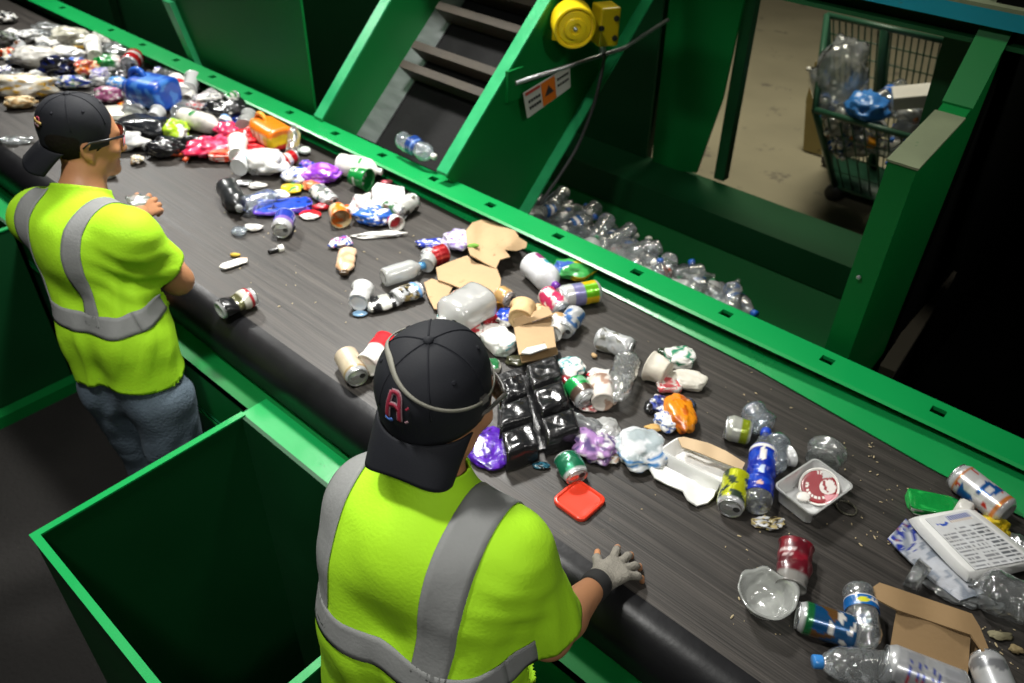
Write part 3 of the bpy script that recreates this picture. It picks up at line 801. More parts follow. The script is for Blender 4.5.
def wrinkle(v, n, folds, amp=0.004, seed=0.0):
    """cloth folds: each fold set = (centre, radius, direction the ridges run, wavelength, height)"""
    out = v.copy()
    for i in range(len(v)):
        p = Vector(v[i]); d = 0.0
        for c_, R, ax, wl, h in folds:
            q = p - c_; w = math.exp(-(q.length / R) ** 2)
            if w < 0.03: continue
            al = q.dot(ax); pr = q - ax * al
            x = pr.dot(ax.orthogonal().normalized()) + 0.6 * pr.dot(ax.cross(ax.orthogonal()).normalized())
            wob = noise.noise(p * 6 + Vector((seed, 0, 0))) * 1.8
            sgn = math.sin(2 * math.pi * x / wl + wob * 2 + al * 5)
            d += w * h * (abs(sgn) ** 0.7 * (1 if sgn > 0 else -0.6))
        d += amp * noise.noise(p * 9 + Vector((seed, 3, 1))) + amp * 0.5 * noise.noise(p * 21 + Vector((1, seed, 5)))
        out[i] = v[i] + n[i] * d
    return out

def bvh_of(v, F):
    return BVHTree.FromPolygons([Vector(p) for p in v], [tuple(int(i) for i in f) for f in F])
def ribbon(rows, name, mat, parent, off, thick=0.0015):
    """rows: list of rows of surface points with normals -> a thin band lying on the cloth"""
    vs = []; fs = []; n = len(rows[0])
    for rw in rows:
        for p, nn in rw: vs.append(p + nn * 0.0025 - off)
    for i in range(len(rows) - 1):
        for j in range(n - 1): fs.append((i * n + j, i * n + j + 1, (i + 1) * n + j + 1, (i + 1) * n + j))
    o = mesh(name, vs, fs, mat, parent)
    md = o.modifiers.new('thick', 'SOLIDIFY'); md.thickness = thick; md.offset = 0
    return o

def make_cap(root, off, c, F, R=0.094, tip=0.165, droop=0.03, visor_w=0.085, emblem=None):
    """cap worn back to front: crown over the skull at c, visor pointing along -F"""
    r, f, u = frame_of(F)
    c = Vector(c) - off
    def P(x, y, z): return c + r * x + f * y + u * z
    # crown as a dome of six panels
    nA, nH = 48, 16; vs = []; fs = []
    for i in range(nH + 1):
        t = i / nH
        for j in range(nA):
            a = 2 * math.pi * j / nA
            if t < 0.25:
                zz = -0.035 + 0.045 * (t / 0.25); k = 1.0 - 0.015 * (1 - t / 0.25)
            else:
                ph = (t - 0.25) / 0.75 * math.pi / 2
                zz = 0.010 + 0.088 * math.sin(ph) ** 0.95; k = math.cos(ph) ** 0.82 if t < 1 else 0.0
            seam = 1 - 0.010 * math.exp(-((((a / (math.pi / 3)) + 0.5) % 1 - 0.5) / 0.05) ** 2) * (1 if t < 0.97 else 0)
            wob = 1 + 0.012 * noise.noise(Vector((math.cos(a) * 2, math.sin(a) * 2, t * 4 + F[0] * 9)))
            # sides come down lower over the ears at the back than in front
            dip = -0.012 * math.sin(a) * 0 if t > 0.25 else 0
            vs.append(P(R * 0.96 * k * math.cos(a) * seam * wob, R * 1.10 * k * math.sin(a) * seam * wob, zz + dip))
    for i in range(nH):
        for j in range(nA): fs.append((i * nA + j, i * nA + (j + 1) % nA, (i + 1) * nA + (j + 1) % nA, (i + 1) * nA + j))
    cap = empty('baseball_cap', (0, 0, 0)); cap.parent = root
    cr = mesh('crown', vs, fs, CAPM, cap)
    sl = cr.modifiers.new('thick', 'SOLIDIFY'); sl.thickness = 0.003; sl.offset = -1
    # stitched seams
    for s_ in range(6):
        a = s_ * math.pi / 3; pts = []
        for i in range(3, 33):
            t = 0.25 + 0.75 * i / 33; ph = (t - 0.25) / 0.75 * math.pi / 2
            k = math.cos(ph) ** 0.82; zz = 0.010 + 0.088 * math.sin(ph) ** 0.95
            pts.append(P(R * 0.96 * k * math.cos(a) * 0.992, R * 1.10 * k * math.sin(a) * 0.992, zz))
        MB().tube(pts, 0.0016, 6).build('seam', CAPT, cr, smooth=True)
    for s_ in range(6):
        a = (s_ + 0.5) * math.pi / 3; ph = 0.72
        k = math.cos(ph) ** 0.82; zz = 0.010 + 0.088 * math.sin(ph) ** 0.95
        q = P(R * 0.96 * k * math.cos(a), R * 1.10 * k * math.sin(a), zz); nn = (q - c).normalized()
        T = Matrix.Translation(q) @ nn.to_track_quat('Z', 'Y').to_matrix().to_4x4()
        MB().lathe([(0.0022, -0.001), (0.0042, 0.0012), (0.0022, 0.0014)], 10, T).build('eyelet', CAPT, cr, smooth=True)
    T = Matrix.Translation(P(0, 0, 0.0975)) @ u.to_track_quat('Z', 'Y').to_matrix().to_4x4()
    MB().lathe([(0.0085, -0.002), (0.0085, 0.002), (0.006, 0.005), (0.0, 0.006)], 16, T).build('button', CAPM, cap, smooth=True)
    # visor: curved tongue behind the head
    nU, nV = 22, 12; vs = []; fs = []
    for i in range(nV + 1):
        t = i / nV
        for j in range(nU + 1):
            x = -1 + 2 * j / nU
            a0 = x * 1.22
            bx_, by_ = R * 0.95 * math.sin(a0), -R * 1.09 * math.cos(a0)
            # outline: rounded tongue
            tipx = visor_w * math.sin(x * 1.35) / math.sin(1.35); tipy = -(R * 1.09 + (tip - R * 1.09 + 0.001) * (1 - abs(x) ** 3.2) + 0.0)
            if tipy > by_ - 0.004: tipy = by_ - 0.004
            X = bx_ + (tipx - bx_) * t; Y = by_ + (tipy - by_) * t
            Z = -0.030 - droop * t ** 1.2 * (1 - 0.0 * x * x) - 0.026 * (X / visor_w) ** 2 * (0.35 + 0.65 * t)
            vs.append(P(X, Y, Z))
    for i in range(nV):
        for j in range(nU): fs.append((i * (nU + 1) + j, i * (nU + 1) + j + 1, (i + 1) * (nU + 1) + j + 1, (i + 1) * (nU + 1) + j))
    vz = mesh('visor', vs, fs, CAPM, cap)
    sl = vz.modifiers.new('thick', 'SOLIDIFY'); sl.thickness = 0.004; sl.offset = 0
    for q in (0.35, 0.55, 0.75, 0.9):
        i = int(round(q * nV)); pts = [vs[i * (nU + 1) + j] + u * 0.0022 for j in range(1, nU)]
        MB().tube(pts, 0.0007, 5).build('stitch_row', CAPT, vz, smooth=True)
    def surf(a, ph, e=0.001):
        k = math.cos(ph) ** 0.82; zz = 0.010 + 0.088 * math.sin(ph) ** 0.95
        p = P((R * 0.96) * k * math.cos(a), (R * 1.10) * k * math.sin(a), zz)
        return p + (p - P(0, 0, -0.01)).normalized() * e
    return cap, surf, P, (r, f, u)

def person(name, label, kp, facing, shirt_folds, trouser, cap_kw, hz, seed):
    root = empty(name, (kp['hip'][0], kp['hip'][1], 0.0)); tag(root, label, 'person')
    off = Vector(root.location)
    V = lambda p: Vector(p)
    sd = (V(kp['shR']) - V(kp['shL'])).normalized(); sd.z = 0; sd.normalize()
    allp = [V(kp[k]) for k in ('hip', 'shL', 'shR', 'head', 'elR', 'elL', 'wrR', 'wrL', 'anL', 'anR')]
    lo = [min(p[i] for p in allp) - 0.25 for i in range(3)]; hi = [max(p[i] for p in allp) + 0.28 for i in range(3)]
    lo[2] = 0.0
    # ---- body, one surface
    fd = Field(lo, hi, 0.0065)
    hipc, wai, che, nk, hd = (V(kp[k]) for k in ('hip', 'waist', 'chest', 'neck', 'head'))
    g = kp.get('girth', 1.0)
    for s_ in (-1, 1):
        o1, o2, o3 = sd * (0.075 * s_ * g), sd * (0.068 * s_ * g), sd * (0.085 * s_ * g)
        fd.cone(hipc + o1, wai + o2, 0.098 * g, 0.096 * g, 0.05); fd.cone(wai + o2, che + o3, 0.100 * g, 0.108 * g, 0.05)
    for e in ('shL', 'shR'): fd.cone(che + Vector((0, 0, 0.06)), V(kp[e]), 0.09, 0.062, 0.05); fd.cone(nk - Vector((0, 0, 0.03)), V(kp[e]), 0.05, 0.05, 0.06)
    fd.cone(nk - Vector((0, 0, 0.06)), hd + Vector((0, 0, -0.03)), 0.060, 0.056, 0.03)
    for s_ in ('L', 'R'):
        fd.cone(kp['sh' + s_], kp['el' + s_], 0.055, 0.042, 0.02)
        e_, w_ = V(kp['el' + s_]), V(kp['wr' + s_])
        fd.cone(e_, e_.lerp(w_, 0.35), 0.043, 0.043, 0.02); fd.cone(e_.lerp(w_, 0.35), w_, 0.043, 0.026, 0.015)
        hp_ = hipc + sd * (0.09 * (1 if s_ == 'R' else -1)) - Vector((0, 0, 0.05))
        fd.cone(hp_, kp['kn' + s_], 0.088, 0.058, 0.03); fd.cone(kp['kn' + s_], kp['an' + s_], 0.056, 0.036, 0.02)
        fd.cone(kp['an' + s_], V(kp['an' + s_]) + V(facing) * 0.12 - Vector((0, 0, 0.04)), 0.035, 0.03, 0.02)
    add_head(fd, hd, kp['face'])
    v, F = fd.mesh(); v = relax(v, F, 2, 0.45)
    parts = [(v, F)]
    # ---- fine hands replace the coarse ends beyond the wrists
    for s_, sg in (('L', -1), ('R', 1)):
        h = kp['hand' + s_]; w_ = V(kp['wr' + s_]); e_ = V(kp['el' + s_])
        lo2 = [w_[i] - 0.17 for i in range(3)]; hi2 = [w_[i] + 0.17 for i in range(3)]
        f2 = Field(lo2, hi2, 0.0028); dirn_ = (w_ - e_).normalized()
        f2.cone(w_ - dirn_ * 0.06, w_, 0.031, 0.0255, 0.01)
        add_hand(f2, w_ + dirn_ * 0.015, h['D'], h['N'], sg, h.get('curl', (0.25, 0.3, 0.3, 0.35)), h.get('spread', 0.16), h.get('s', 1.0), h.get('thumb', 0.7))
        v2, F2 = f2.mesh(); v2 = relax(v2, F2, 1, 0.4)
        parts.append((v2, F2))
    vs = np.concatenate([p[0] for p in parts]); o_ = 0; fl = []
    for pv, pf in parts: fl.append(pf + o_); o_ += len(pv)
    mesh('body', vs - np.array(off), np.concatenate(fl), SKIN, root)
    # ---- shirt
    fs_ = Field(lo, hi, 0.0055)
    for s_ in (-1, 1):
        o1, o2, o3 = sd * (0.095 * s_ * g), sd * (0.085 * s_ * g), sd * (0.092 * s_ * g)
        hm = hipc + Vector((0, 0, -0.10))
        fs_.cone(hm + o1, wai + o2, 0.146 * g, 0.130 * g, 0.05); fs_.cone(wai + o2, che + o3, 0.124 * g, 0.126 * g, 0.05)
    for e in ('shL', 'shR'):
        fs_.cone(che + Vector((0, 0, 0.07)), V(kp[e]), 0.105, 0.078, 0.06); fs_.cone(nk - Vector((0, 0, 0.045)), V(kp[e]), 0.058, 0.062, 0.06)
    fs_.cone(nk - Vector((0, 0, 0.06)), nk + (hd - nk) * 0.35, 0.076, 0.070, 0.03)
    sl = {}
    for s_ in ('L', 'R'):
        a_, b_ = V(kp['sh' + s_]), V(kp['el' + s_]); t_ = kp.get('sleeve' + s_, 0.85)
        fs_.cone(a_, a_.lerp(b_, t_ + 0.25), 0.072, kp.get('sw', 0.078), 0.035)
        sl[s_] = (a_.lerp(b_, t_), (b_ - a_).normalized())
    v, F = fs_.mesh(); v = relax(v, F, 3, 0.5)
    n = vnormals(v, F); v = wrinkle(v, n, [(V(c), R, V(a).normalized(), wl, h) for c, R, a, wl, h in shirt_folds], 0.003, seed)
    keep = np.ones(len(v), bool)
    tl = 0.07
    PL = []
    hc = v[:, 2] - (hz + tl * ((v[:, 0] - hipc.x) * 0.15) + 0.012 * np.sin(v[:, 0] * 11 + v[:, 1] * 7))
    keep &= hc > 0; PL.append((hc, (0, 0, 1)))
    for s_ in ('L', 'R'):
        p, d = sl[s_]; q = v - np.array(p); al = q @ np.array(d); rd = np.linalg.norm(q - al[:, None] * np.array(d), axis=1)
        def seg(A, B, ra, rb):
            A = np.array(A); B = np.array(B); ab = B - A; t = np.clip(((v - A) @ ab) / (ab @ ab), 0, 1)
            return np.linalg.norm(v - A - t[:, None] * ab, axis=1) - (ra + (rb - ra) * t)
        dto = np.full(len(v), 9.0)
        for s2 in (-1, 1):
            o1, o2, o3 = sd * (0.095 * s2 * g), sd * (0.085 * s2 * g), sd * (0.092 * s2 * g)
            dto = np.minimum(dto, np.minimum(seg(hipc + Vector((0, 0, -0.10)) + o1, wai + o2, 0.146 * g, 0.130 * g), seg(wai + o2, che + o3, 0.124 * g, 0.126 * g)))
        dar = seg(V(kp['sh' + s_]), V(kp['sh' + s_]).lerp(V(kp['el' + s_]), kp.get('sleeve' + s_, 0.85) + 0.25), 0.072, kp.get('sw', 0.078))
        onarm = (rd < 0.14) & (al < 0.3) & (dar < dto - 0.012)
        keep &= ~((al > 0) & onarm); PL.append((np.where(onarm, al, 9.0), tuple(d)))
    nu = (hd - nk).normalized(); q = v - np.array(nk + nu * kp.get('collar', 0.03)); al = q @ np.array(nu); rd = np.linalg.norm(q - al[:, None] * np.array(nu), axis=1)
    keep &= ~((al > 0) & (rd < 0.14)); PL.append((np.where(rd < 0.14, al, 9.0), tuple(nu)))
    vS, FS = cut(v, F, keep, PL)
    so_ = mesh('hi_vis_shirt', vS - np.array(off), FS, HIVIS, root)
    md = so_.modifiers.new('thick', 'SOLIDIFY'); md.thickness = 0.004; md.offset = -1
    bv = bvh_of(vS, FS)
    # hem band of the sleeves: a slightly raised tube where the cloth ends is read from the solidify edge
    # ---- trousers
    ft = Field(lo, [hi[0], hi[1], hipc.z + 0.2], 0.008)
    for s_ in (-1, 1): fd2 = ft.cone(hipc + sd * (0.078 * s_ * g) + Vector((0, 0, 0.06)), hipc + sd * (0.085 * s_ * g) - Vector((0, 0, 0.08)), 0.112 * g, 0.116 * g, 0.05)
    for s_ in ('L', 'R'):
        hp_ = hipc + sd * (0.092 * (1 if s_ == 'R' else -1)) - Vector((0, 0, 0.07))
        ft.cone(hp_, kp['kn' + s_], 0.098, 0.076, 0.02); ft.cone(kp['kn' + s_], V(kp['an' + s_]) - Vector((0, 0, 0.03)), 0.076, 0.066, 0.02)
    v, F = ft.mesh(); v = relax(v, F, 2); n = vnormals(v, F)
    fo = []
    for s_ in ('L', 'R'):
        for q in (0.25, 0.6, 0.95): fo.append((V(hipc).lerp(V(kp['kn' + s_]), q), 0.12, Vector((0.6, 0.3, 0.7)), 0.11, 0.006))
        for q in (0.35, 0.8): fo.append((V(kp['kn' + s_]).lerp(V(kp['an' + s_]), q), 0.11, Vector((0.6, -0.3, 0.8)), 0.10, 0.006))
    fo = [(c, R, a.normalized(), wl, h) for c, R, a, wl, h in fo]
    v = wrinkle(v, n, fo, 0.004, seed + 5)
    keep = (v[:, 2] > 0.07) & (v[:, 2] < hz + 0.03)
    v, F = cut(v, F, keep)
    to = mesh('trousers', v - np.array(off), F, trouser, root)
    for s_ in ('L', 'R'):
        fb = Field([kp['an' + s_][0] - 0.25, kp['an' + s_][1] - 0.25, 0.0], [kp['an' + s_][0] + 0.25, kp['an' + s_][1] + 0.3, 0.25], 0.008)
        A = V(kp['an' + s_]); fw = V(facing)
        fb.cone(A + Vector((0, 0, 0.06)), A - Vector((0, 0, 0.03)), 0.046, 0.048, 0.02); fb.cone((A.x - fw.x * 0.03, A.y - fw.y * 0.03, 0.05), (A.x + fw.x * 0.15, A.y + fw.y * 0.15, 0.045), 0.046, 0.043, 0.02)
        v, F = fb.mesh(); v[:, 2] = np.maximum(v[:, 2], 0.005)
        mesh('boot', v - np.array(off), F, BOOT, root)
    return root, off, bv, sd

def strap_rows(bv, org, sd, xoff, z_axis_pts, wid, a0, a1, n=60, fwd=None, m=7, bend=None):
    """a band over the shoulder: rays from an inner axis turning from the lower back (a0) over the top to the chest (a1)"""
    rows = []
    for i in range(n + 1):
        t = i / n
        row = []
        for j in range(m):
            w = (j / (m - 1) - 0.5) * wid
            o, d = z_axis_pts(t, xoff(t) + w)
            h = bv.ray_cast(o, d)
            if h[0] is None: row = None; break
            nn = h[1]
            if nn.dot(d) < 0: nn = -nn
            row.append((h[0], nn))
        if row: rows.append(row)
    return rows
def ring_rows(bv, cen, zt, wid, n=110, m=6):
    rows = []
    for i in range(n + 1):
        a = 2 * math.pi * i / n; d = Vector((math.cos(a), math.sin(a), 0)); row = []
        for j in range(m):
            z = zt(a) + (j / (m - 1) - 0.5) * wid
            h = bv.ray_cast(Vector((cen.x, cen.y, z)), d)
            if h[0] is None or (h[0] - Vector((cen.x, cen.y, z))).length > 0.34: row = None; break
            nn = h[1]
            if nn.dot(d) < 0: nn = -nn
            row.append((h[0], nn))
        rows.append(row)
    return rows
def split_rows(rows):
    out = [[]]
    for r_ in rows:
        if r_ is None or (out[-1] and (r_[0][0] - out[-1][-1][0][0]).length > 0.06):
            if out[-1]: out.append([])
            if r_ is None: continue
        out[-1].append(r_)
    return [q for q in out if len(q) > 2]
def dress_stripes(root, off, bv, sd, kp, ring_z, ring_w, xo, sw):
    fw = Vector((-sd.y, sd.x, 0))
    che = Vector(kp['chest']); wai = Vector(kp['waist'])
    for q in split_rows(ring_rows(bv, wai.lerp(che, 0.5), ring_z, ring_w)):
        ribbon(q, 'reflective_stripe', REFL, root, off)
    for s_ in (-1, 1):
        def axis(t, x):
            if t < 0.55:     # up the back
                k = t / 0.55; p = Vector((0, 0, 0)) + wai.lerp(che, 1.0)
                zc = ring_z(-math.pi / 2) + (kp['shR'][2] - 0.03 - ring_z(-math.pi / 2)) * k
                b = wai.lerp(che, (zc - wai.z) / (che.z - wai.z)); b.z = zc
                d = -fw
                if k > 0.6: d = (-fw * (1 - (k - 0.6) * 1.1) + Vector((0, 0, 1)) * (k - 0.6) * 1.1).normalized()
                return b + sd * x, d
            k = (t - 0.55) / 0.45
            b = wai.lerp(che, (kp['shR'][2] - 0.03 - wai.z) / (che.z - wai.z))
            b.z = kp['shR'][2] - 0.03 - 0.10 * max(0, k - 0.5) * 2
            a_ = (1 - 0.44 * 1) * 0 + k
            d0 = (-fw * 0.56 + Vector((0, 0, 1)) * 0.44).normalized(); d1 = fw
            d = (d0 * (1 - k) + Vector((0, 0, 1)) * (2 * k * (1 - k)) + d1 * k).normalized()
            return b + sd * x, d
        rows = strap_rows(bv, None, sd, lambda t: xo(t, s_), axis, sw, 0, 0)
        for q in split_rows(rows): ribbon(q, 'reflective_stripe', REFL, root, off)

# ---------------- nearer sorter
W2 = aZ(595, 586, 1.012)
KP2 = dict(hip=(-0.665, 0.54, 0.94), waist=(-0.67, 0.545, 1.08), chest=(-0.683, 0.576, 1.235), neck=(-0.722, 0.618, 1.41), head=(-0.733, 0.668, 1.555),
           face=(0.10, 0.97, -0.18), shL=(-0.808, 0.578, 1.31), shR=(-0.56, 0.652, 1.305), elR=(-0.49, 0.70, 1.075), elL=(-0.88, 0.62, 1.08),
           wrR=tuple(W2), wrL=(-0.80, 0.765, 1.02), knL=(-0.77, 0.56, 0.50), knR=(-0.60, 0.585, 0.50), anL=(-0.78, 0.53, 0.09), anR=(-0.58, 0.55, 0.09),
           handR=dict(D=(0.10, 0.97, -0.14), N=(0.10, 0.0, 1), curl=(0.34, 0.38, 0.40, 0.42), spread=0.28, thumb=0.85, s=0.86),
           handL=dict(D=(-0.3, 0.3, -0.9), N=(-0.2, 0.9, 0.2)), girth=0.94, sleeveR=0.80, sleeveL=0.8, collar=0.035, sw=0.086)
f2_ = [((-0.60, 0.58, 1.14), 0.13, (0.4, 0.2, 0.9), 0.10, 0.006), ((-0.55, 0.62, 1.26), 0.08, (0.9, 0.3, -0.4), 0.06, 0.005), ((-0.82, 0.5, 1.1), 0.14, (0.25, 0.1, 1), 0.075, 0.005),
       ((-0.70, 0.45, 1.0), 0.16, (0.3, 0.0, 1), 0.10, 0.006), ((-0.48, 0.70, 1.17), 0.08, (0.3, 0.1, 1), 0.07, 0.005), ((-0.66, 0.48, 1.22), 0.12, (0.5, 0.1, 0.8), 0.12, 0.004)]
P2, off2, bv2, sd2 = person('person', 'nearer person in yellow high visibility shirt and backward cap, gloved hand on the belt', KP2, (0, 1, 0), f2_, DKPANT, {}, 0.80, 1.0)
dress_stripes(P2, off2, bv2, sd2, KP2, lambda a: 1.15 + 0.012 * math.sin(a * 2), 0.055, lambda t, s_: (0.080 + 0.025 * t) if s_ > 0 else -(0.165 + 0.0 * t), 0.068)
C2 = (-0.735, 0.664, 1.583)
cap2, surf2, PC2, fr2 = make_cap(P2, off2, C2, (-0.30, 0.94, 0.10), 0.096, 0.140, 0.048, 0.078)

# knitted half-finger glove with black cuff on the right hand
gl = Field([W2[i] - 0.16 for i in range(3)], [W2[i] + 0.17 for i in range(3)], 0.0028)
h_ = KP2['handR']; e_ = Vector(KP2['elR']); dr_ = (W2 - e_).normalized()
add_hand(gl, W2 + dr_ * 0.015, h_['D'], h_['N'], 1, h_['curl'], h_['spread'], h_['s'], h_['thumb'], part='glove', rad=1.16)
v_, F_ = gl.mesh(); v_ = relax(v_, F_, 1, 0.4); n_ = vnormals(v_, F_)
v_ = wrinkle(v_, n_, [], 0.0015, 3.0)
glo = empty('work_glove', (0, 0, 0)); glo.parent = P2
mesh('knit', v_ - np.array(off2), F_, GLOVE, glo)
cw = [W2 + dr_ * t - off2 for t in (-0.018, -0.010, 0.0, 0.010, 0.018)]
MB().tube(cw, [0.0305, 0.0325, 0.0325, 0.0325, 0.031], 28).build('cuff', CUFF, glo, smooth=True)

# cap lettering: an embroidered initial above the visor
REDT = paint('red_embroidery', (0.22, 0.010, 0.03), 0.65, 0, 0.2, 80)
PINKT = paint('pale_embroidery', (0.25, 0.15, 0.17), 0.65)
BLUT = paint('blue_embroidery', (0.05, 0.12, 0.38), 0.65)
def stitch(surf, cap, pts, w, name, mat, e):
    """satin stitch line on the crown; pts = (angle, height angle)"""
    q = smooth_path([Vector((a, p, 0)) for a, p in pts], 5); vs = []; fs = []
    for i, p in enumerate(q):
        d = (q[min(i + 1, len(q) - 1)] - q[max(i - 1, 0)]); d = Vector((d.x, d.y, 0)).normalized(); nrm = Vector((-d.y, d.x, 0))
        for s_ in (-1, 1): vs.append(surf(p.x + nrm.x * w * s_, p.y + nrm.y * w * s_, e))
    for i in range(len(q) - 1): fs.append((2 * i, 2 * i + 1, 2 * i + 3, 2 * i + 2))
    o = mesh(name, vs, fs, mat, cap); md = o.modifiers.new('t', 'SOLIDIFY'); md.thickness = 0.0015; md.offset = 0
A0 = -math.pi / 2 - 0.12
def L2(x, y): return (A0 + x * 0.125, 0.36 + y * 0.20)
for w, nm, mt, e in ((0.052, 'emblem_outline', PINKT, 0.0022), (0.032, 'emblem_letter', REDT, 0.0035)):
    stitch(surf2, cap2, [L2(-1, -1.2), L2(-1.0, 0), L2(-0.9, 1.3)], w, nm, mt, e)
    stitch(surf2, cap2, [L2(-0.9, 1.3), L2(0.2, 1.35), L2(0.75, 0.9), L2(0.9, 0.0), L2(1.0, -1.2)], w, nm, mt, e)
    stitch(surf2, cap2, [L2(-0.8, 0.1), L2(0.1, 0.2), L2(0.8, -0.1)], w, nm, mt, e)
stitch(surf2, cap2, [L2(-1.3, -1.3), L2(-0.6, -1.45), L2(-0.1, -1.2)], 0.028, 'emblem_mark', BLUT, 0.004)
stitch(surf2, cap2, [L2(1.9, 0.1), L2(2.3, 0.35)], 0.02, 'emblem_mark', REDT, 0.003)
stitch(surf2, cap2, [L2(1.8, -1.2), L2(2.2, -1.0)], 0.02, 'emblem_mark', PINKT, 0.003)

def spectacles(root, off, hd, F, rim, lens, R=0.078, temple=True):
    r, f, u = frame_of(F); hd = Vector(hd) - off
    P = lambda x, y, z: hd + r * x + f * y + u * z
    g_ = empty('safety_glasses', (0, 0, 0)); g_.parent = root
    for s_ in (-1, 1):
        vs = []; fs = []
        for i in range(9):
            for j in range(6):
                x = s_ * (0.006 + 0.058 * i / 8); z = -0.004 + (j / 5 - 0.5) * (0.042 - 0.010 * (i / 8))
                vs.append(P(x, 0.113 - 5.5 * x * x, z))
        for i in range(8):
            for j in range(5): fs.append((i * 6 + j, i * 6 + j + 1, (i + 1) * 6 + j + 1, (i + 1) * 6 + j))
        l_ = mesh('lens', vs, fs, lens, g_); md = l_.modifiers.new('t', 'SOLIDIFY'); md.thickness = 0.002
        MB().tube([P(s_ * (0.004 + 0.062 * i / 8), 0.1145 - 5.5 * (0.004 + 0.062 * i / 8) ** 2, 0.018 - 0.004 * i / 8) for i in range(9)], 0.0028, 8).build('brow_bar', rim, g_, smooth=True)
        if temple: MB().tube([P(s_ * 0.066, 0.092, 0.012), P(s_ * 0.081, 0.04, 0.008), P(s_ * 0.084, -0.004, 0.004), P(s_ * 0.082, -0.022, -0.012)], [0.0042, 0.0036, 0.0028, 0.0022], 8).build('temple', rim, g_, smooth=True)
    return g_, P
g2_, PG2 = spectacles(P2, off2, KP2['head'], KP2['face'], FRAME, LENS)
# elastic strap of the glasses running round the back of the cap
def on_cap(a, z, e=0.003):
    R = 0.096
    if z <= 0.010: k = 1.0
    else: k = math.cos(math.asin(min(1, ((z - 0.010) / 0.088) ** (1 / 0.95)))) ** 0.82
    p = PC2(R * 0.96 * k * math.cos(a), R * 1.10 * k * math.sin(a), z); c_ = PC2(0, 0, z - 0.02)
    n_ = (p - c_).normalized(); return p + n_ * e, n_
rows = []
for i in range(61):
    t = i / 60; a = math.radians(62) - math.radians(304) * t
    z = 0.040 + 0.044 * math.cos(a - math.radians(225))
    rows.append([on_cap(a, z - 0.0026)[0], on_cap(a, z + 0.0026)[0]])
vs = []; fs = []
for p, q in rows: vs += [p, q]
for i in range(len(rows) - 1): fs.append((2 * i, 2 * i + 1, 2 * i + 3, 2 * i + 2))
st_ = mesh('strap', vs, fs, STRAPM, g2_); md = st_.modifiers.new('t', 'SOLIDIFY'); md.thickness = 0.0025; md.offset = 1
for t in (0.22,):
    i = int(t * 60); m_ = (rows[i][0] + rows[i][1]) / 2
    MB().bar(m_ - (rows[i + 1][0] - rows[i][0]) * 0.9, m_ + (rows[i + 1][0] - rows[i][0]) * 0.9, 0.012, 0.006, (m_ - PC2(0, 0, 0))).build('strap_slider', FRAME, st_)

# ---------------- farther sorter
W1 = aY(140, 216, 0.93)
KP1 = dict(hip=(-2.03, 0.625, 0.87), waist=(-2.065, 0.638, 1.00), chest=(-2.145, 0.675, 1.17), neck=(-2.255, 0.725, 1.35), head=(-2.305, 0.80, 1.485),
           face=(0.12, 0.97, -0.2), shL=(-2.33, 0.635, 1.275), shR=(-2.035, 0.74, 1.285), elR=(-2.02, 0.835, 1.11), elL=(-2.38, 0.72, 1.05),
           wrR=tuple(W1), wrL=(-2.30, 0.80, 1.02), knL=(-2.10, 0.62, 0.47), knR=(-1.93, 0.65, 0.47), anL=(-2.10, 0.60, 0.09), anR=(-1.90, 0.63, 0.09),
           handR=dict(D=(-0.5, 0.8, -0.1), N=(0.7, 0.1, 0.7), curl=(0.5, 0.55, 0.55, 0.6), spread=0.08, thumb=0.5, s=0.95),
           handL=dict(D=(-0.3, 0.3, -0.9), N=(-0.2, 0.9, 0.2)), girth=0.78, sleeveR=0.70, sleeveL=0.8, collar=0.018, sw=0.072)
f1_ = [((-2.00, 0.66, 1.05), 0.14, (0.45, 0.2, 0.8), 0.08, 0.006), ((-2.0, 0.72, 1.2), 0.09, (0.8, 0.4, -0.4), 0.06, 0.006), ((-2.2, 0.55, 0.98), 0.15, (0.35, 0.1, 1), 0.08, 0.006), ((-2.1, 0.5, 0.86), 0.14, (0.6, 0.1, 0.9), 0.10, 0.006)]
P1, off1, bv1, sd1 = person('person', 'farther person in yellow high visibility shirt, blue jeans and backward cap', KP1, (-0.3, 0.95, 0), f1_, JEAN, {}, 0.88, 9.0)
dress_stripes(P1, off1, bv1, sd1, KP1, lambda a: 1.095 + 0.01 * math.sin(a), 0.05, lambda t, s_: (0.055 + 0.03 * t) if s_ > 0 else -(0.125 + 0.01 * t), 0.052)
cap1, surf1, PC1, fr1 = make_cap(P1, off1, (-2.314, 0.795, 1.502), (0.48, 0.86, -0.04), 0.089, 0.150, 0.045, 0.076)
GOLDT = paint('gold_embroidery', (0.45, 0.30, 0.10), 0.65)
def L1(x, y): return (-math.pi / 2 + 0.55 + x * 0.12, 0.34 + y * 0.14)
stitch(surf1, cap1, [L1(-0.9, 0.0), L1(-0.5, 1.0), L1(0.3, 1.0), L1(0.8, 0.2), L1(0.2, -0.9), L1(-0.6, -0.8), L1(-0.9, 0.0)], 0.03, 'emblem_shield', REDT, 0.002)
stitch(surf1, cap1, [L1(-1.4, 0.5), L1(0, 0.1), L1(1.7, -0.1)], 0.045, 'emblem_banner', GOLDT, 0.0035)
stitch(surf1, cap1, [L1(-0.9, -0.5), L1(0.1, -0.6), L1(0.9, -0.8)], 0.025, 'emblem_mark', PINKT, 0.0035)
DKF = paint('black_glasses_frame', (0.012, 0.012, 0.012), 0.3)
spectacles(P1, off1, KP1['head'], KP1['face'], DKF, clear('red_mirror_lens', (0.5, 0.08, 0.06), 0.5, (0.5, 0.03, 0.03), 0.05, 0.9, 0.0))
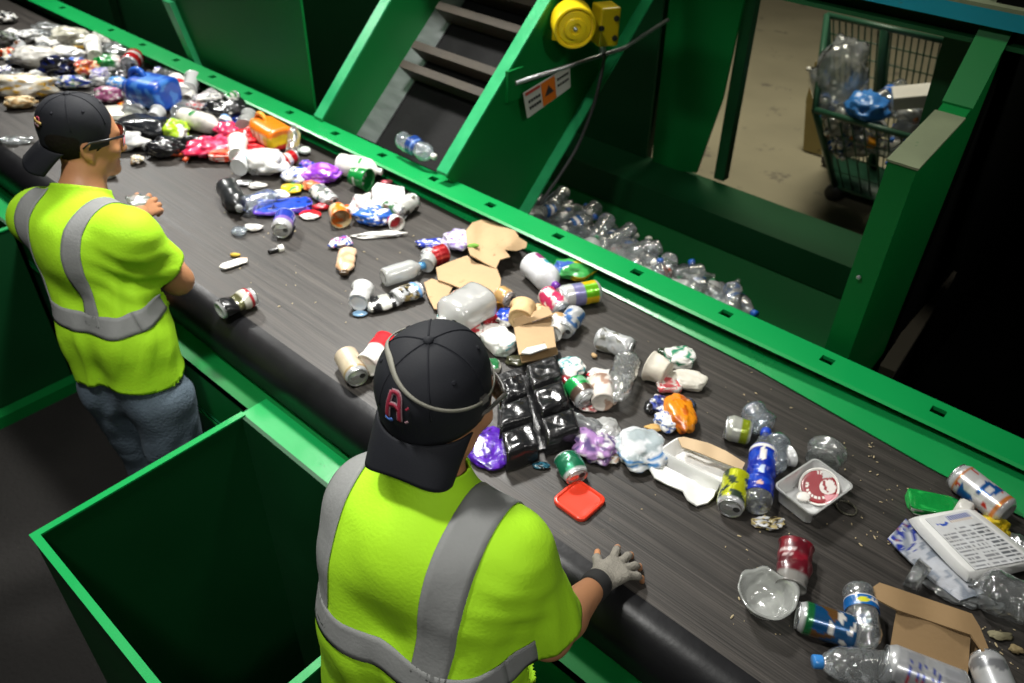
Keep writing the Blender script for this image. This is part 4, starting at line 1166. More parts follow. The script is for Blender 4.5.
# short dark hair showing under both caps
for pr, of_, hd_, fc_, sc_, b0 in ((P1, off1, KP1['head'], KP1['face'], 1.0, -0.066), (P2, off2, KP2['head'], KP2['face'], 1.0, -0.045)):
    r_, f_, u_ = frame_of(fc_); hd_ = Vector(hd_)
    fh = Field([hd_[i] - 0.16 for i in range(3)], [hd_[i] + 0.16 for i in range(3)], 0.004)
    B_ = [tuple(r_), tuple(f_), tuple(u_)]
    fh.ell(hd_ + u_ * 0.008 - f_ * 0.003, (0.0775, 0.0965, 0.095), B_, 0.0)
    v_, F_ = fh.mesh()
    q = v_ - np.array(hd_); qx = q @ np.array(r_); qy = q @ np.array(f_); qz = q @ np.array(u_)
    kp_ = (qz < 0.05) & (qz > b0 + 0.012 * np.sin(qx * 60)) & (qy < 0.035 - 0.3 * np.abs(qz + 0.02)) & ~((np.abs(qx) > 0.06) & (np.abs(qy + 0.005) < 0.02) & (np.abs(qz + 0.02) < 0.035))
    v_, F_ = cut(v_, F_, kp_)
    mesh('hair', v_ - np.array(of_), F_, HAIR, pr)
# ------------------------------------------------------------------ rubbish: builders
def lin(h):
    h = h.lstrip('#'); o = []
    for i in (0, 2, 4):
        c = int(h[i:i + 2], 16) / 255.0
        o.append(c / 12.92 if c <= 0.04045 else ((c + 0.055) / 1.055) ** 2.4)
    return tuple(o)
FILM = printed('glossy_printed_film', 0.22, 0, 0.45, 38, 0.6, 0.2)
PAPR = printed('matte_printed_paper', 0.75, 0, 0.2, 45, 0.3, 0)
CANP = printed('printed_aluminium', 0.27, 0.35, 0.06, 30, 0.6, 0.2)
PLAS = printed('glossy_moulded_plastic', 0.28, 0, 0.05, 20, 0.6, 0.2)
FOAM = printed('white_foam_plastic', 0.55, 0, 0.05, 90, 0.4, 0)
ALU = paint('bare_aluminium', (0.72, 0.73, 0.74), 0.3, 0.95, 0.1, 20, 0.05, 40)
CARD = paint('brown_cardboard', (0.43, 0.29, 0.155), 0.8, 0, 0.16, 7, 0.15, 60, speck=(0.22, 0.13, 0.06), speck_amt=0.62, speck_scale=10)
CARDD = paint('kraft_box_board', (0.29, 0.185, 0.085), 0.8, 0, 0.15, 7, 0.08, 80, speck=(0.16, 0.095, 0.04), speck_amt=0.66, speck_scale=14)
BLKP = paint('black_thermoformed_plastic', (0.010, 0.010, 0.011), 0.24, 0, 0.3, 20, 0.35, 30, coat=0.3)
CLR = clear('clear_bottle_plastic', (0.95, 0.97, 0.97), 0.17, (0.90, 0.93, 0.93), 0.09, 1.0, 0.55, 34)
CLRB = clear('bluish_bottle_plastic', (0.88, 0.93, 0.97), 0.22, (0.76, 0.84, 0.92), 0.09, 1.0, 0.55, 34)
MILK = clear('milky_plastic', (0.85, 0.86, 0.84), 0.86, (0.80, 0.81, 0.79), 0.18, 0.8, 0.15, 30)
FROST = clear('frosted_tub_plastic', (0.88, 0.89, 0.88), 0.9, (0.90, 0.91, 0.90), 0.2, 0.8, 0.05, 30, 0.2)
CFILM = clear('clear_crumpled_film', (0.90, 0.92, 0.92), 0.38, (0.75, 0.78, 0.78), 0.10, 0.95, 0.5, 30)

def mpp(u, v, z=BZ):
    P = aZ(u, v, z) - CP
    dep = -(M3.transposed() @ P).z
    return dep / FPX * math.sqrt(dep / P.length)
RIGHT = Vector((0.747, 0.665, 0)).normalized()
AWAY = Vector((-0.665, 0.747, 0)).normalized()

# ---- print patterns: colour by (u around 0..1, v along 0..1)
def solid(c): return lambda u, v, p: c
def bands(base, bs):
    def f(u, v, p):
        for a, b, c in bs:
            if a <= v < b: return c(u, v, p) if callable(c) else c
        return base(u, v, p) if callable(base) else base
    return f
def blot(ca, cb, sc=40.0, th=0.0, seed=0.0):
    def f(u, v, p):
        n = noise.noise(p * sc + Vector((seed, seed * 1.7, 0)))
        c = cb if n > th else ca
        return c(u, v, p) if callable(c) else c
    return f
def marks(base, c, u0, u1, v0, v1, rows=3, cols=7, seed=1):
    rnd = random.Random(seed); g = [[rnd.random() < 0.72 for _ in range(cols * 3)] for _ in range(rows * 2)]
    def f(u, v, p):
        if u0 <= u < u1 and v0 <= v < v1:
            i = int((v - v0) / (v1 - v0) * rows * 2); j = int((u - u0) / (u1 - u0) * cols * 3)
            if i % 2 == 0 and g[min(i, rows * 2 - 1)][min(j, cols * 3 - 1)]: return c
        return base(u, v, p) if callable(base) else base
    return f
def spot(base, c, u0, v0, ru, rv):
    def f(u, v, p):
        du = (u - u0 + 0.5) % 1 - 0.5
        if (du / ru) ** 2 + ((v - v0) / rv) ** 2 < 1: return c(u, v, p) if callable(c) else c
        return base(u, v, p) if callable(base) else base
    return f
W_ = lin('e6e4de'); K_ = lin('1a1a1c'); S_ = lin('c8cacc'); RED = lin('c01420'); BLU = lin('1c46b8'); GRN = lin('0c8a34'); YLW = lin('e8c21a'); ORG = lin('ea7a14')
PUR = lin('7a38b8'); PNK = lin('e0385c'); TEA = lin('2a9aa8'); BRN = lin('7a4a22'); CRM = lin('e0d2ae'); LBL = lin('6aa0dc'); NVY = lin('141e50'); GRY = lin('8a8c8c'); LIM = lin('a8cc20'); MAR = lin('701020'); DGR = lin('1e4a30')

class Warp:
    """dents, a bend and a squash shared by all parts of one object (local z = long axis, length L)"""
    def __init__(s, L, seed=0, amp=0.0, freq=18.0, flat=1.0, bend=0.0, pinch=None, twist=0.0, dents=()):
        s.__dict__.update(locals())
    def __call__(s, p):
        p = Vector(p); t = p.z / s.L if s.L else 0
        r = Vector((p.x, p.y, 0))
        if s.amp:
            n = noise.noise(Vector((p.x * s.freq, p.y * s.freq, p.z * s.freq * 1.3)) + Vector((s.seed * 3.1, s.seed, -s.seed)))
            n2 = abs(noise.noise(Vector((p.x * s.freq * 2, p.y * s.freq * 2, p.z * s.freq * 2.2)) + Vector((s.seed, 7, s.seed * 2))))
            e = max(0.15, min(1.0, 4 * t, 4 * (1 - t)))
            r *= 1 + (n * 0.9 - n2 * 0.7) * s.amp * e
        for z0, a0, dep, rad in s.dents:
            q = math.cos(math.atan2(p.y, p.x) - a0)
            if q > 0: r *= 1 - dep * q ** 2 * math.exp(-((t - z0) / rad) ** 2)
        if s.pinch:
            r.x *= 1 - s.pinch[1] * math.exp(-((t - s.pinch[0]) / 0.16) ** 2)
        r.x *= s.flat; r.y *= 1 + (1 - s.flat) * 0.35
        if s.twist:
            a = s.twist * t; r = Vector((r.x * math.cos(a) - r.y * math.sin(a), r.x * math.sin(a) + r.y * math.cos(a), 0))
        z = p.z
        if s.bend:
            R = s.L / s.bend; a = (z - s.L / 2) / R
            return Vector((r.x, (R + r.y) * math.cos(a) - R, (R + r.y) * math.sin(a) + s.L / 2))
        return Vector((r.x, r.y, z))
    def low(s, r): return r * s.flat * (1 - s.amp * 0.35)

def lathe_mesh(name, prof, n, warp, mat, parent, pat=None, vmap=None, close=True, label=None):
    vs = []; cols = []
    zs = [z for r, z in prof]; z0, z1 = min(zs), max(zs)
    for r, z in prof:
        for j in range(n):
            a = 2 * math.pi * j / n
            p = Vector((r * math.cos(a), r * math.sin(a), z))
            vs.append(warp(p) if warp else p)
            if pat: cols.append(pat(j / n, (z - z0) / max(1e-6, z1 - z0), p))
    k = len(prof)
    fs = [(i * n + j, i * n + (j + 1) % n, (i + 1) * n + (j + 1) % n, (i + 1) * n + j) for i in range(k - 1) for j in range(n)]
    if close:
        if prof[0][0] > 1e-4: fs.append(list(range(n))[::-1])
        if prof[-1][0] > 1e-4: fs.append(list(range((k - 1) * n, k * n)))
    return mesh(name, vs, fs, mat, parent, True, cols if pat else None, label=label)

def fine(prof, step=0.006):
    out = [prof[0]]
    for a, b in zip(prof[:-1], prof[1:]):
        m = max(1, int(max(abs(b[1] - a[1]), abs(b[0] - a[0])) / step))
        for i in range(1, m + 1): out.append((a[0] + (b[0] - a[0]) * i / m, a[1] + (b[1] - a[1]) * i / m))
    return out

def lay(name, a, b, r_low, zb=BZ, L=None, pitch=0.0, roll=0.0):
    """empty lying along pixel a (local z=0 end) to pixel b; returns root, length"""
    h = zb + r_low
    A = aZ(a[0], a[1], h); B = aZ(b[0], b[1], h)
    d = (B - A); LL = d.length; d.normalize()
    if L: A = (A + B) / 2 - d * L / 2; LL = L
    z = Vector((d.x * math.cos(pitch), d.y * math.cos(pitch), math.sin(pitch)))
    x = (Vector((0, 0, 1)) - z * z.z).normalized(); y = z.cross(x)
    x, y = x * math.cos(roll) + y * math.sin(roll), y * math.cos(roll) - x * math.sin(roll)
    R = Matrix((x, y, z)).transposed()
    return empty(name, A, R), LL

CANPROF = lambda L, r: fine([(0.0, 0.008), (r * 0.62, 0.004), (r * 0.72, 0.0), (r * 0.80, 0.002), (r, 0.010), (r, L - 0.016), (r * 0.82, L - 0.003)], 0.005)
def can(label, a, b, pat=solid(S_), r=0.033, L=None, zb=BZ, pitch=0.0, roll=0.0, name='drink_can', cat='can', lid=True, group=None, n=40, **w):
    wp = dict(w); fl = wp.get('flat', 1.0)
    root, LL = lay(name, a, b, r * fl, zb, L, pitch, roll)
    W = Warp(LL, **wp)
    bp = bands(pat, [(-0.1, 0.075, S_), (0.90, 1.1, S_)])
    lathe_mesh('can_body', CANPROF(LL, r), n, W, CANP, root, bp)
    if lid:
        lp_ = [(r * 0.80, LL - 0.004), (r * 0.84, LL), (r * 0.78, LL), (r * 0.74, LL - 0.006), (0.0, LL - 0.005)]
        l = lathe_mesh('can_lid', fine(lp_, 0.007), n, W, ALU, root)
        c0 = W(Vector((0, 0, LL))) + Vector((0, 0, -0.003))
        T = Matrix.Translation(c0)
        MB().lathe([(r * 0.20, 0.0), (r * 0.22, 0.0015), (r * 0.06, 0.0015)], 12, T @ Matrix.Diagonal((1.0, 1.7, 1, 1)) @ Matrix.Translation((0, 0.004, 0))).build('pull_tab', ALU, l)
        MB().lathe([(r * 0.24, -0.001), (r * 0.24, 0.0005), (0.0, 0.0005)], 14, T @ Matrix.Translation((0, -r * 0.42, 0))).build('mouth_hole', DKM, l)
    return tag(root, label, cat, group)

def bottle_prof(L, r, kind='water'):
    nk = 0.0105 if r < 0.05 else 0.017
    if kind == 'water':
        p = [(0.0, 0.010), (r * 0.45, 0.003), (r * 0.70, 0.0), (r * 0.92, 0.004), (r, 0.014)]
        z = 0.02
        for i in range(9):
            t = z + (L * 0.68 - z) * i / 9
            p += [(r, t), (r * 0.94, t + (L * 0.68 - z) / 18)]
        p += [(r, L * 0.68), (r * 0.97, L * 0.73), (r * 0.80, L * 0.81), (r * 0.50, L * 0.89), (nk * 1.05, L * 0.925), (nk * 1.25, L * 0.93), (nk * 1.25, L * 0.937), (nk, L * 0.94), (nk, L)]
    elif kind == 'waist':      # sports bottle with a waist
        p = [(0.0, 0.010), (r * 0.6, 0.0), (r * 0.9, 0.004), (r, 0.02), (r, L * 0.22), (r * 0.86, L * 0.32), (r * 0.86, L * 0.40), (r, L * 0.52), (r, L * 0.66), (r * 0.90, L * 0.74), (r * 0.6, L * 0.85), (nk, L * 0.91), (nk, L)]
    else:                      # plain shouldered bottle
        p = [(0.0, 0.006), (r * 0.8, 0.0), (r * 0.97, 0.006), (r, 0.02), (r, L * 0.66), (r * 0.93, L * 0.73), (r * 0.6, L * 0.83), (nk * 1.2, L * 0.89), (nk, L * 0.9), (nk, L)]
    return p
def bottle(label, a, b, r=0.032, L=None, mat=None, cap=None, lab=None, labr=(0.30, 0.62), kind='water', zb=BZ, pitch=0.0, roll=0.0, name='plastic_bottle', cat='bottle', pat=None, group=None, n=32, **w):
    """bottom at pixel a, mouth at pixel b"""
    fl = w.get('flat', 1.0)
    root, LL = lay(name, a, b, r * fl, zb, L, pitch, roll)
    W = Warp(LL, **w)
    prof = fine(bottle_prof(LL, r, kind), 0.006 if LL < 0.3 else 0.01)
    lathe_mesh('bottle_body', prof, n, W, mat or CLR, root, pat, close=False)
    nk = 0.0105 if r < 0.05 else 0.017
    if cap is not None:
        cp_ = [(nk * 1.22, LL - 0.017), (nk * 1.3, LL - 0.015), (nk * 1.3, LL), (nk * 1.2, LL + 0.002), (0.0, LL + 0.002)]
        lathe_mesh('cap', cp_, 20, W, PLAS, root, solid(cap))
    if lab is not None:
        z0, z1 = labr[0] * LL, labr[1] * LL
        pr = []; k = max(8, int((z1 - z0) / 0.005))
        bpz = sorted(bottle_prof(LL, r, kind), key=lambda q: q[1])
        for i in range(k + 1):
            z = z0 + (z1 - z0) * i / k
            rr_ = r
            for q0, q1 in zip(bpz[:-1], bpz[1:]):
                if q0[1] <= z <= q1[1] and q1[1] > q0[1] and q0[0] > r * 0.5: rr_ = max(q0[0], q1[0])
            pr.append((rr_ + 0.0012, z))
        lathe_mesh('label', pr, n + 12, W, FILM, root, lab, close=False)
    return tag(root, label, cat, group)

_ico = {}
def ico(n):
    if n not in _ico:
        bm = bmesh.new(); bmesh.ops.create_icosphere(bm, subdivisions=n, radius=1.0)
        bm.verts.index_update()
        _ico[n] = ([v.co.copy() for v in bm.verts], [[v.index for v in f.verts] for f in bm.faces]); bm.free()
    return _ico[n]
def lump(label, u, v, w, h, pat=solid(W_), mat=None, seed=0, ang=0.0, tall=0.6, amp=0.28, freq=2.0, box=1.0, ridge=0.6, sub=4, name='crumpled_bag', cat='bag', group=None, zb=BZ, part='film', extras=None):
    """crumpled thing about w x h pixels in the picture, centred on pixel (u,v), resting on zb"""
    if u < 310 and v < 175: w *= 1.22; h *= 1.25; tall = min(0.85, tall * 1.15)
    m = mpp(u, v); Wm = w * m; Hm = h * m
    zh = max(0.012, tall * Hm * 0.85); dm = max(0.02, (Hm - zh * 0.75) / 0.62)
    c = aZ(u, v, zb + zh * 0.45); a = math.radians(ang)
    X = RIGHT * math.cos(a) + AWAY * math.sin(a); Y = AWAY * math.cos(a) - RIGHT * math.sin(a)
    root = empty(name, (c.x, c.y, zb + 0.001), Matrix((X, Y, Vector((0, 0, 1)))).transposed())
    V, F = ico(sub); vs = []; cols = []
    so = Vector((seed * 5.3, seed * 1.9, seed * 3.7))
    for p in V:
        q = p.copy()
        if box != 1.0:
            q = Vector([math.copysign(abs(t) ** box, t) for t in q])
        n0 = noise.noise(p * freq * 0.6 + so * 2.1); n1 = noise.noise(p * freq + so)
        w_ = p * freq * 1.15 + so + noise.noise_vector(p * 2.5 + so) * 0.25
        d_ = noise.voronoi(w_)[0]; e_ = noise.voronoi(w_ * 2.3)[0]
        k = 1 + amp * (n0 * 1.3 + n1 * 0.7 + ridge * (0.62 - d_[0]) * 1.5 + ridge * (0.55 - e_[0]) * 0.45)
        q = q * k
        z = zh * 0.5 * (1 + q.z)
        if z < 0.003: z = 0.003 + 0.1 * z * 0
        vs.append(Vector((q.x * Wm / 2, q.y * dm / 2, z)))
        cols.append(pat((math.atan2(p.y, p.x) / (2 * math.pi)) % 1, p.z * 0.5 + 0.5, p * 0.05 + so * 0.01))
    mesh(part, vs, F, mat or FILM, root, True, cols)
    return tag(root, label, cat, group)

def poly_sheet(label, pts, mat, th=0.004, zb=BZ, lift=None, amp=0.01, seed=0, name='cardboard_sheet', cat='cardboard', step=0.016, pat=None, group=None, part='sheet', freq=9.0, parent=None, root=None, sag=1.0):
    """torn sheet outlined by pixels, lying on zb; lift(u,v)->metres raises corners and folds"""
    P = [aZ(u, v, zb + 0.004) for u, v in pts]
    c = sum(P, Vector()) / len(P)
    if root is None:
        root = empty(name, (c.x, c.y, zb)); tag(root, label, cat, group)
    else: c = Vector(root.location)
    lo = [min(p[i] for p in P) for i in (0, 1)]; hi = [max(p[i] for p in P) for i in (0, 1)]
    bm = bmesh.new()
    n = len(P); B = []
    for i in range(n):
        a_, b_ = P[i], P[(i + 1) % n]; k = max(1, int((b_ - a_).length / step))
        for j in range(k): B.append(a_.lerp(b_, j / k))
    ring = [bm.verts.new((p.x, p.y, 0)) for p in B]
    bm.faces.new(ring)
    bmesh.ops.triangulate(bm, faces=bm.faces[:])
    for it in range(4):
        lng = [e for e in bm.edges if e.calc_length() > step * 1.6]
        if not lng: break
        bmesh.ops.subdivide_edges(bm, edges=lng, cuts=1)
        bmesh.ops.triangulate(bm, faces=[f for f in bm.faces if len(f.verts) > 3])
    bmesh.ops.beautify_fill(bm, faces=bm.faces[:], edges=[e for e in bm.edges if not e.is_boundary])
    bm.verts.index_update()
    MT = M3.transposed(); vs = []; cols = []
    for v_ in bm.verts:
        p = Vector((v_.co.x, v_.co.y, zb))
        cc = MT @ (p - CP); u = 512 + FPX * cc.x / -cc.z; w = 341.5 - FPX * cc.y / -cc.z
        z = 0.005 + amp * (0.6 + noise.noise(p * freq + Vector((seed, 0, seed)))) * sag
        if lift: z += lift(u, w)
        z = max(0.004, z); p = aZ(u, w, zb + z)
        vs.append(Vector((p.x - c.x, p.y - c.y, z)))
        if pat: cols.append(pat(u, w, p))
    fs = [[q.index for q in f.verts] for f in bm.faces]; bm.free()
    o = mesh(part, vs, fs, mat, parent or root, True, cols if pat else None)
    bm2 = bmesh.new(); bm2.from_mesh(o.data); bmesh.ops.recalc_face_normals(bm2, faces=bm2.faces); bm2.to_mesh(o.data); bm2.free()
    md = o.modifiers.new('thick', 'SOLIDIFY'); md.thickness = th; md.offset = 0
    md2 = o.modifiers.new('es', 'EDGE_SPLIT'); md2.split_angle = math.radians(50)
    return root

def cupc(label, a, b, r0, r1, pat=solid(W_), mat=None, zb=BZ, L=None, name='paper_cup', cat='cup', rim=0.002, wall=0.0015, pitch=0.0, roll=0.0, upright=False, closed=True, group=None, part='cup_wall', **w):
    """open tapered cup: base radius r0 at pixel a, rim radius r1 at pixel b"""
    if upright:
        c = aZ(a[0], a[1], zb); root = empty(name, c); LL = L
    else:
        root, LL = lay(name, a, b, max(r0, r1) * w.get('flat', 1.0), zb, L, pitch, roll)
    W = Warp(LL, **w)
    pr = fine([(0.0, 0.004), (r0 * 0.92, 0.004), (r0, 0.0), (r1, LL - 0.002), (r1 + rim, LL), (r1 + rim, LL + 0.002), (r1 - wall, LL + 0.001), (r0 - wall, 0.008), (0.0, 0.007)], 0.007)
    lathe_mesh(part, pr, 36, W, mat or PAPR, root, pat)
    return tag(root, label, cat, group)
# ------------------------------------------------------------------ rubbish: far heap at the upper left
def patch3(a, b, c, s1=45, s2=70, sd=0): return blot(blot(a, b, s1, 0.05, sd), c, s2, 0.22, sd + 9)
def stripes(a, b, n=5, ax=0):
    return lambda u, v, p: a if int((u if ax == 0 else v) * n * 2) % 2 == 0 else b
lump('dark scrap with white patch in the extreme top left of the belt', 7, 18, 16, 15, patch3(K_, W_, GRY, sd=1), seed=1)
lump('olive grey crumpled bag at the left edge of the belt', 3, 40, 22, 22, patch3(lin('6c7468'), GRY, K_, sd=2), seed=2)
lump('crumpled silver foil bag upstream of the large white bag', 28, 37, 22, 15, patch3(S_, W_, GRY, sd=3), PAPR, seed=3, amp=0.35)
lump('small grey and blue cup scrap touching the silver foil bag', 14, 40, 12, 12, patch3(GRY, S_, NVY, sd=4), seed=4)
lump('hazy clear bag nearest the far rail at the top left', 47, 30, 26, 18, solid(lin('c8c8bc')), CFILM, seed=5, amp=0.35)
lump('pale cream bag slumped against the far rail at top left', 71, 38, 32, 24, patch3(lin('c4c2b0'), lin('d4d2c4'), lin('8c8c7c'), sd=6), seed=6)
lump('little plum and white scrap between the pale bags', 57, 41, 9, 12, patch3(lin('6a2a50'), W_, lin('6a2a50'), sd=7), seed=7)
lump('largest white plastic bag in the upper left heap', 36, 58, 42, 30, patch3(lin('d2d0ca'), W_, lin('b0aea6'), sd=8), seed=8, amp=0.22)
lump('white bag with yellow corner and blue dot behind the black bag', 66, 54, 30, 20, spot(spot(patch3(W_, lin('d8d8d8'), S_, sd=9), YLW, 0.55, 0.7, 0.1, 0.25), BLU, 0.62, 0.4, 0.05, 0.15), seed=9)
lump('thin brown and yellow wrapper strip beside the white bag', 80, 48, 18, 6, patch3(lin('8a5a20'), YLW, BRN, sd=10), seed=10)
cupc('white paper cup lying behind the green crumpled bag', (95, 57), (93, 43), 0.035, 0.045, blot(W_, lin('b8b6b0'), 30, 0.2), seed=3, amp=0.3)
lump('small black lump between white cup and grey film near the rail', 104, 48, 14, 13, solid(K_), seed=11)
bottle('white streaked bottle lying along the far rail', (97, 36), (119, 46), 0.034, mat=PLAS, pat=blot(W_, lin('a8a8a0'), 50, 0.1), kind='plain', cap=W_)
lump('grey clear film bag leaning on the rail by the red can', 119, 50, 26, 18, solid(lin('b0b4ac')), CFILM, seed=12)
lump('red and orange striped packet at left edge of the heap', 8, 54, 16, 14, stripes(lin('c84a20'), lin('d8cdb8'), 5), seed=13)
cupc('small tin cup with brown mouth left of the large white bag', (22, 60), (20, 46), 0.028, 0.03, blot(S_, BRN, 40, 0.15), CANP, name='tin_cup')
lump('cream scrap with blue print below the tin cup', 14, 60, 16, 14, patch3(CRM, W_, LBL, sd=14), seed=14)
lump('black crumpled bag with dark blue patches in front of the large white bag', 60, 68, 28, 24, patch3(K_, NVY, K_, sd=15), seed=15, amp=0.35)
lump('white and blue label scrap on the front of the black bag', 50, 75, 14, 8, patch3(W_, BLU, W_, sd=16), seed=16)
lump('blue and white bag left of the red and cream wrapper', 75, 64, 14, 16, patch3(lin('5a78c8'), W_, BLU, sd=17), seed=17)
lump('red and cream wrapper with an orange patch in the upper heap', 87, 69, 18, 22, patch3(lin('b84a3a'), CRM, ORG, sd=18), seed=18)
lump('bright green crumpled bag with white end in the upper heap', 107, 64, 24, 22, spot(patch3(GRN, lin('086a28'), lin('2aa04a'), sd=19), W_, 0.0, 0.5, 0.12, 0.5), seed=19, amp=0.35)
lump('lavender and white carton in front of the green bag', 101, 76, 12, 17, patch3(lin('8a86c8'), W_, lin('c8c0e0'), sd=20), seed=20, box=0.6)
can('red can with its silver end turned to the camera near the rail', (136, 56), (128, 66), bands(solid(RED), [(0.3, 0.5, W_)]), 0.046, L=0.13, lid=True)
lump('round sky blue ball-like lump left of the blue jug', 117, 84, 17, 17, patch3(lin('3a82d0'), lin('5aa0e0'), W_, sd=21), PLAS, seed=21, amp=0.1)
lump('mauve and white crumpled ball in front of the sky blue lump', 109, 95, 24, 20, patch3(lin('9a5078'), lin('b87098'), W_, sd=22), seed=22, amp=0.2)
lump('big cream bag printed with yellow, behind the farther person’s cap', 26, 87, 52, 30, patch3(lin('dcd4c0'), W_, lin('d8a818'), sd=23), seed=23, amp=0.25)
lump('tan paper scrap below the yellow printed bag', 20, 103, 26, 17, patch3(lin('b89868'), CRM, lin('8a6a40'), sd=24), PAPR, seed=24)
lump('blue and white bag just above the farther person’s cap', 73, 83, 30, 16, patch3(lin('3a52b0'), W_, lin('7a9a78'), sd=25), seed=25)
lump('lilac film scrap at the left frame edge beside the striped packet', 3, 72, 16, 16, patch3(lin('a0a0c0'), W_, NVY, sd=26), seed=26)
lump('violet and white film scrap at the left frame edge, lower one', 2, 88, 14, 14, patch3(lin('7a70b0'), W_, K_, sd=27), seed=27)
lump('grey clear film sheet between the lilac scraps and the yellow printed bag', 12, 76, 22, 14, solid(lin('a0a49c')), CFILM, seed=28)
bottle('crumpled clear bottle with lilac end near the rail', (157, 73), (178, 79), 0.034, lab=blot(lin('8a8ac0'), W_, 40, 0.0), labr=(0.05, 0.25), amp=0.35, seed=4)
cupc('white cup with red band beside the clear cup near the rail', (184, 94), (176, 81), 0.034, 0.04, bands(solid(W_), [(0.35, 0.6, RED)]), seed=6, amp=0.25)
cupc('clear cup end standing by the rail above the small white cups', (189, 90), (193, 79), 0.036, 0.042, solid(W_), FROST, name='plastic_cup')
cupc('small white pot left of its twin above the purple film', (170, 100), (166, 92), 0.022, 0.027, solid(W_), PLAS, name='white_pot', cat='pot')
cupc('small white pot with open dark mouth, nearest the pink grey film', (192, 94), (187, 100), 0.022, 0.026, solid(W_), PLAS, name='white_pot', cat='pot')
lump('purple and white film draped in front of the blue jug', 160, 105, 28, 13, patch3(lin('5a3a9a'), W_, lin('c85aa0'), sd=29), seed=29, amp=0.3)
lump('orange and yellow scrap at the foot of the mauve ball', 125, 106, 13, 10, patch3(lin('e0501a'), YLW, ORG, sd=30), seed=30)
lump('clear crumpled film in front of the blue jug', 136, 109, 22, 20, solid(lin('c4c8cc')), CFILM, seed=31, amp=0.35)
lump('pale white tray with green lip beside the farther person’s cap', 116, 113, 42, 20, lambda u, v, p: lin('a8c89a') if v < 0.3 else lin('dcdcce'), PLAS, seed=32, amp=0.1, tall=0.35, name='plastic_tray', cat='tray')
cupc('clear round cup in front of the purple film', (153, 119), (158, 112), 0.030, 0.034, solid(W_), FROST, name='plastic_cup')
bottle('greenish clear bottle end right of the round clear cup', (186, 106), (173, 117), 0.036, kind='plain', amp=0.2, seed=8)
lump('pinkish grey film with red edge near the white crinkled strip', 193, 107, 22, 12, patch3(lin('b09a9a'), S_, RED, sd=33), seed=33)
lump('large black folded bag between the tray and the lime wrapper', 143, 128, 44, 28, solid(lin('202226')), FILM, seed=34, amp=0.16, ridge=0.3, box=0.8)
lump('black crumpled bag in front of the lime wrapper', 164, 148, 32, 24, solid(K_), FILM, seed=35, amp=0.32)
lump('white crumpled bag with navy streak beside the farther person’s face', 121, 142, 46, 24, spot(patch3(lin('d8dade'), W_, S_, sd=36), lin('1c2440'), 0.3, 0.65, 0.16, 0.16), seed=36, amp=0.28)
lump('small dark jar lying by the black crumpled bag', 147, 146, 14, 13, patch3(K_, GRY, W_, sd=37), PLAS, seed=37, amp=0.12)
lump('lime green wrapper with white stripe among the black bags', 176, 131, 20, 24, spot(patch3(LIM, lin('8ab040'), LIM, sd=38), W_, 0.92, 0.5, 0.07, 0.6), seed=38, amp=0.3)
lump('glossy black bag left of the pink film', 193, 145, 28, 22, solid(K_), FILM, seed=39, amp=0.35)
MBr = MB()
r_ = empty('orange_peel_strip', tuple(aZ(178, 160, BZ + 0.006))); tag(r_, 'curled orange red plastic strip in front of the black bags', 'strip')
MBr.tube([Vector((0.05 * math.cos(a), 0.04 * math.sin(a), 0.012 + 0.008 * math.sin(2 * a))) for a in [i * 0.22 for i in range(16)]], 0.010, 8).build('strip', paint('orange_red_plastic', (0.6, 0.09, 0.03), 0.35), r_, smooth=True)
lump('cream curl of wrapper on bare belt in front of the black bags', 137, 160, 10, 11, patch3(CRM, W_, BRN, sd=40), PAPR, seed=40, amp=0.4)
lump('white crumpled tissue on the belt under the farther person’s chin', 100, 174, 28, 14, solid(lin('d4d2ca')), PAPR, seed=41, amp=0.3, tall=0.5)
lump('clear white scrap alone on the belt left of the farther cap', 15, 140, 26, 12, patch3(W_, S_, LBL, sd=42), CFILM, seed=42, amp=0.4, tall=0.4)
bottle('white bottle with green spot lying above the pink film', (182, 117), (222, 128), 0.045, mat=PLAS, pat=spot(blot(lin('dedad2'), lin('c8c4bc'), 20, 0.2), GRN, 0.05, 0.35, 0.06, 0.06), kind='plain', amp=0.12, seed=5, cap=lin('9ad0b0'))
lump('white crinkled film strip against the rail by the big black bag', 211, 99, 26, 20, patch3(W_, lin('c8c0c4'), GRY, sd=43), seed=43, ang=35, amp=0.35)
lump('big black bag with white flecks by the far rail', 226, 111, 34, 28, blot(lin('1c1c1e'), W_, 90, 0.42, 3), FILM, seed=44, amp=0.25)
can('small green and white can on top of the big black bag', (226, 100), (236, 96), blot(W_, GRN, 60, 0.0, 2), 0.028, L=0.07, zb=BZ + 0.06, amp=0.3, seed=4)
lump('navy and blue scrap between the big black bag and the pink bag', 238, 121, 16, 12, patch3(NVY, BLU, NVY, sd=45), seed=45)
cupc('blue white cup end peeking below the big black bag', (222, 124), (226, 121), 0.025, 0.03, blot(W_, LBL, 40, 0), seed=2)
lump('bright pink bag right of the white bottle', 227, 130, 22, 20, patch3(lin('d83a6a'), PNK, lin('b82a58'), sd=46), seed=46, amp=0.25)
lump('crimson pink film twisted in front of the white bottle', 210, 148, 34, 24, patch3(lin('c82048'), PNK, lin('e86088'), sd=47), seed=47, ang=30, amp=0.35, ridge=1.0)
lump('red bag between the pink bag and the orange jug', 246, 139, 30, 22, patch3(RED, lin('d82028'), lin('801018'), sd=48), seed=48, amp=0.3)
lump('red film fold in front of the orange jug', 257, 150, 20, 13, patch3(RED, lin('e03030'), lin('901018'), sd=49), seed=49, amp=0.3)
lump('orange red packet with pale print below the pink film', 222, 156, 20, 16, marks(patch3(lin('e04a28'), lin('f0684a'), RED, sd=50), W_, 0.5, 0.95, 0.3, 0.8, 3, 5), seed=50, amp=0.15, box=0.6)
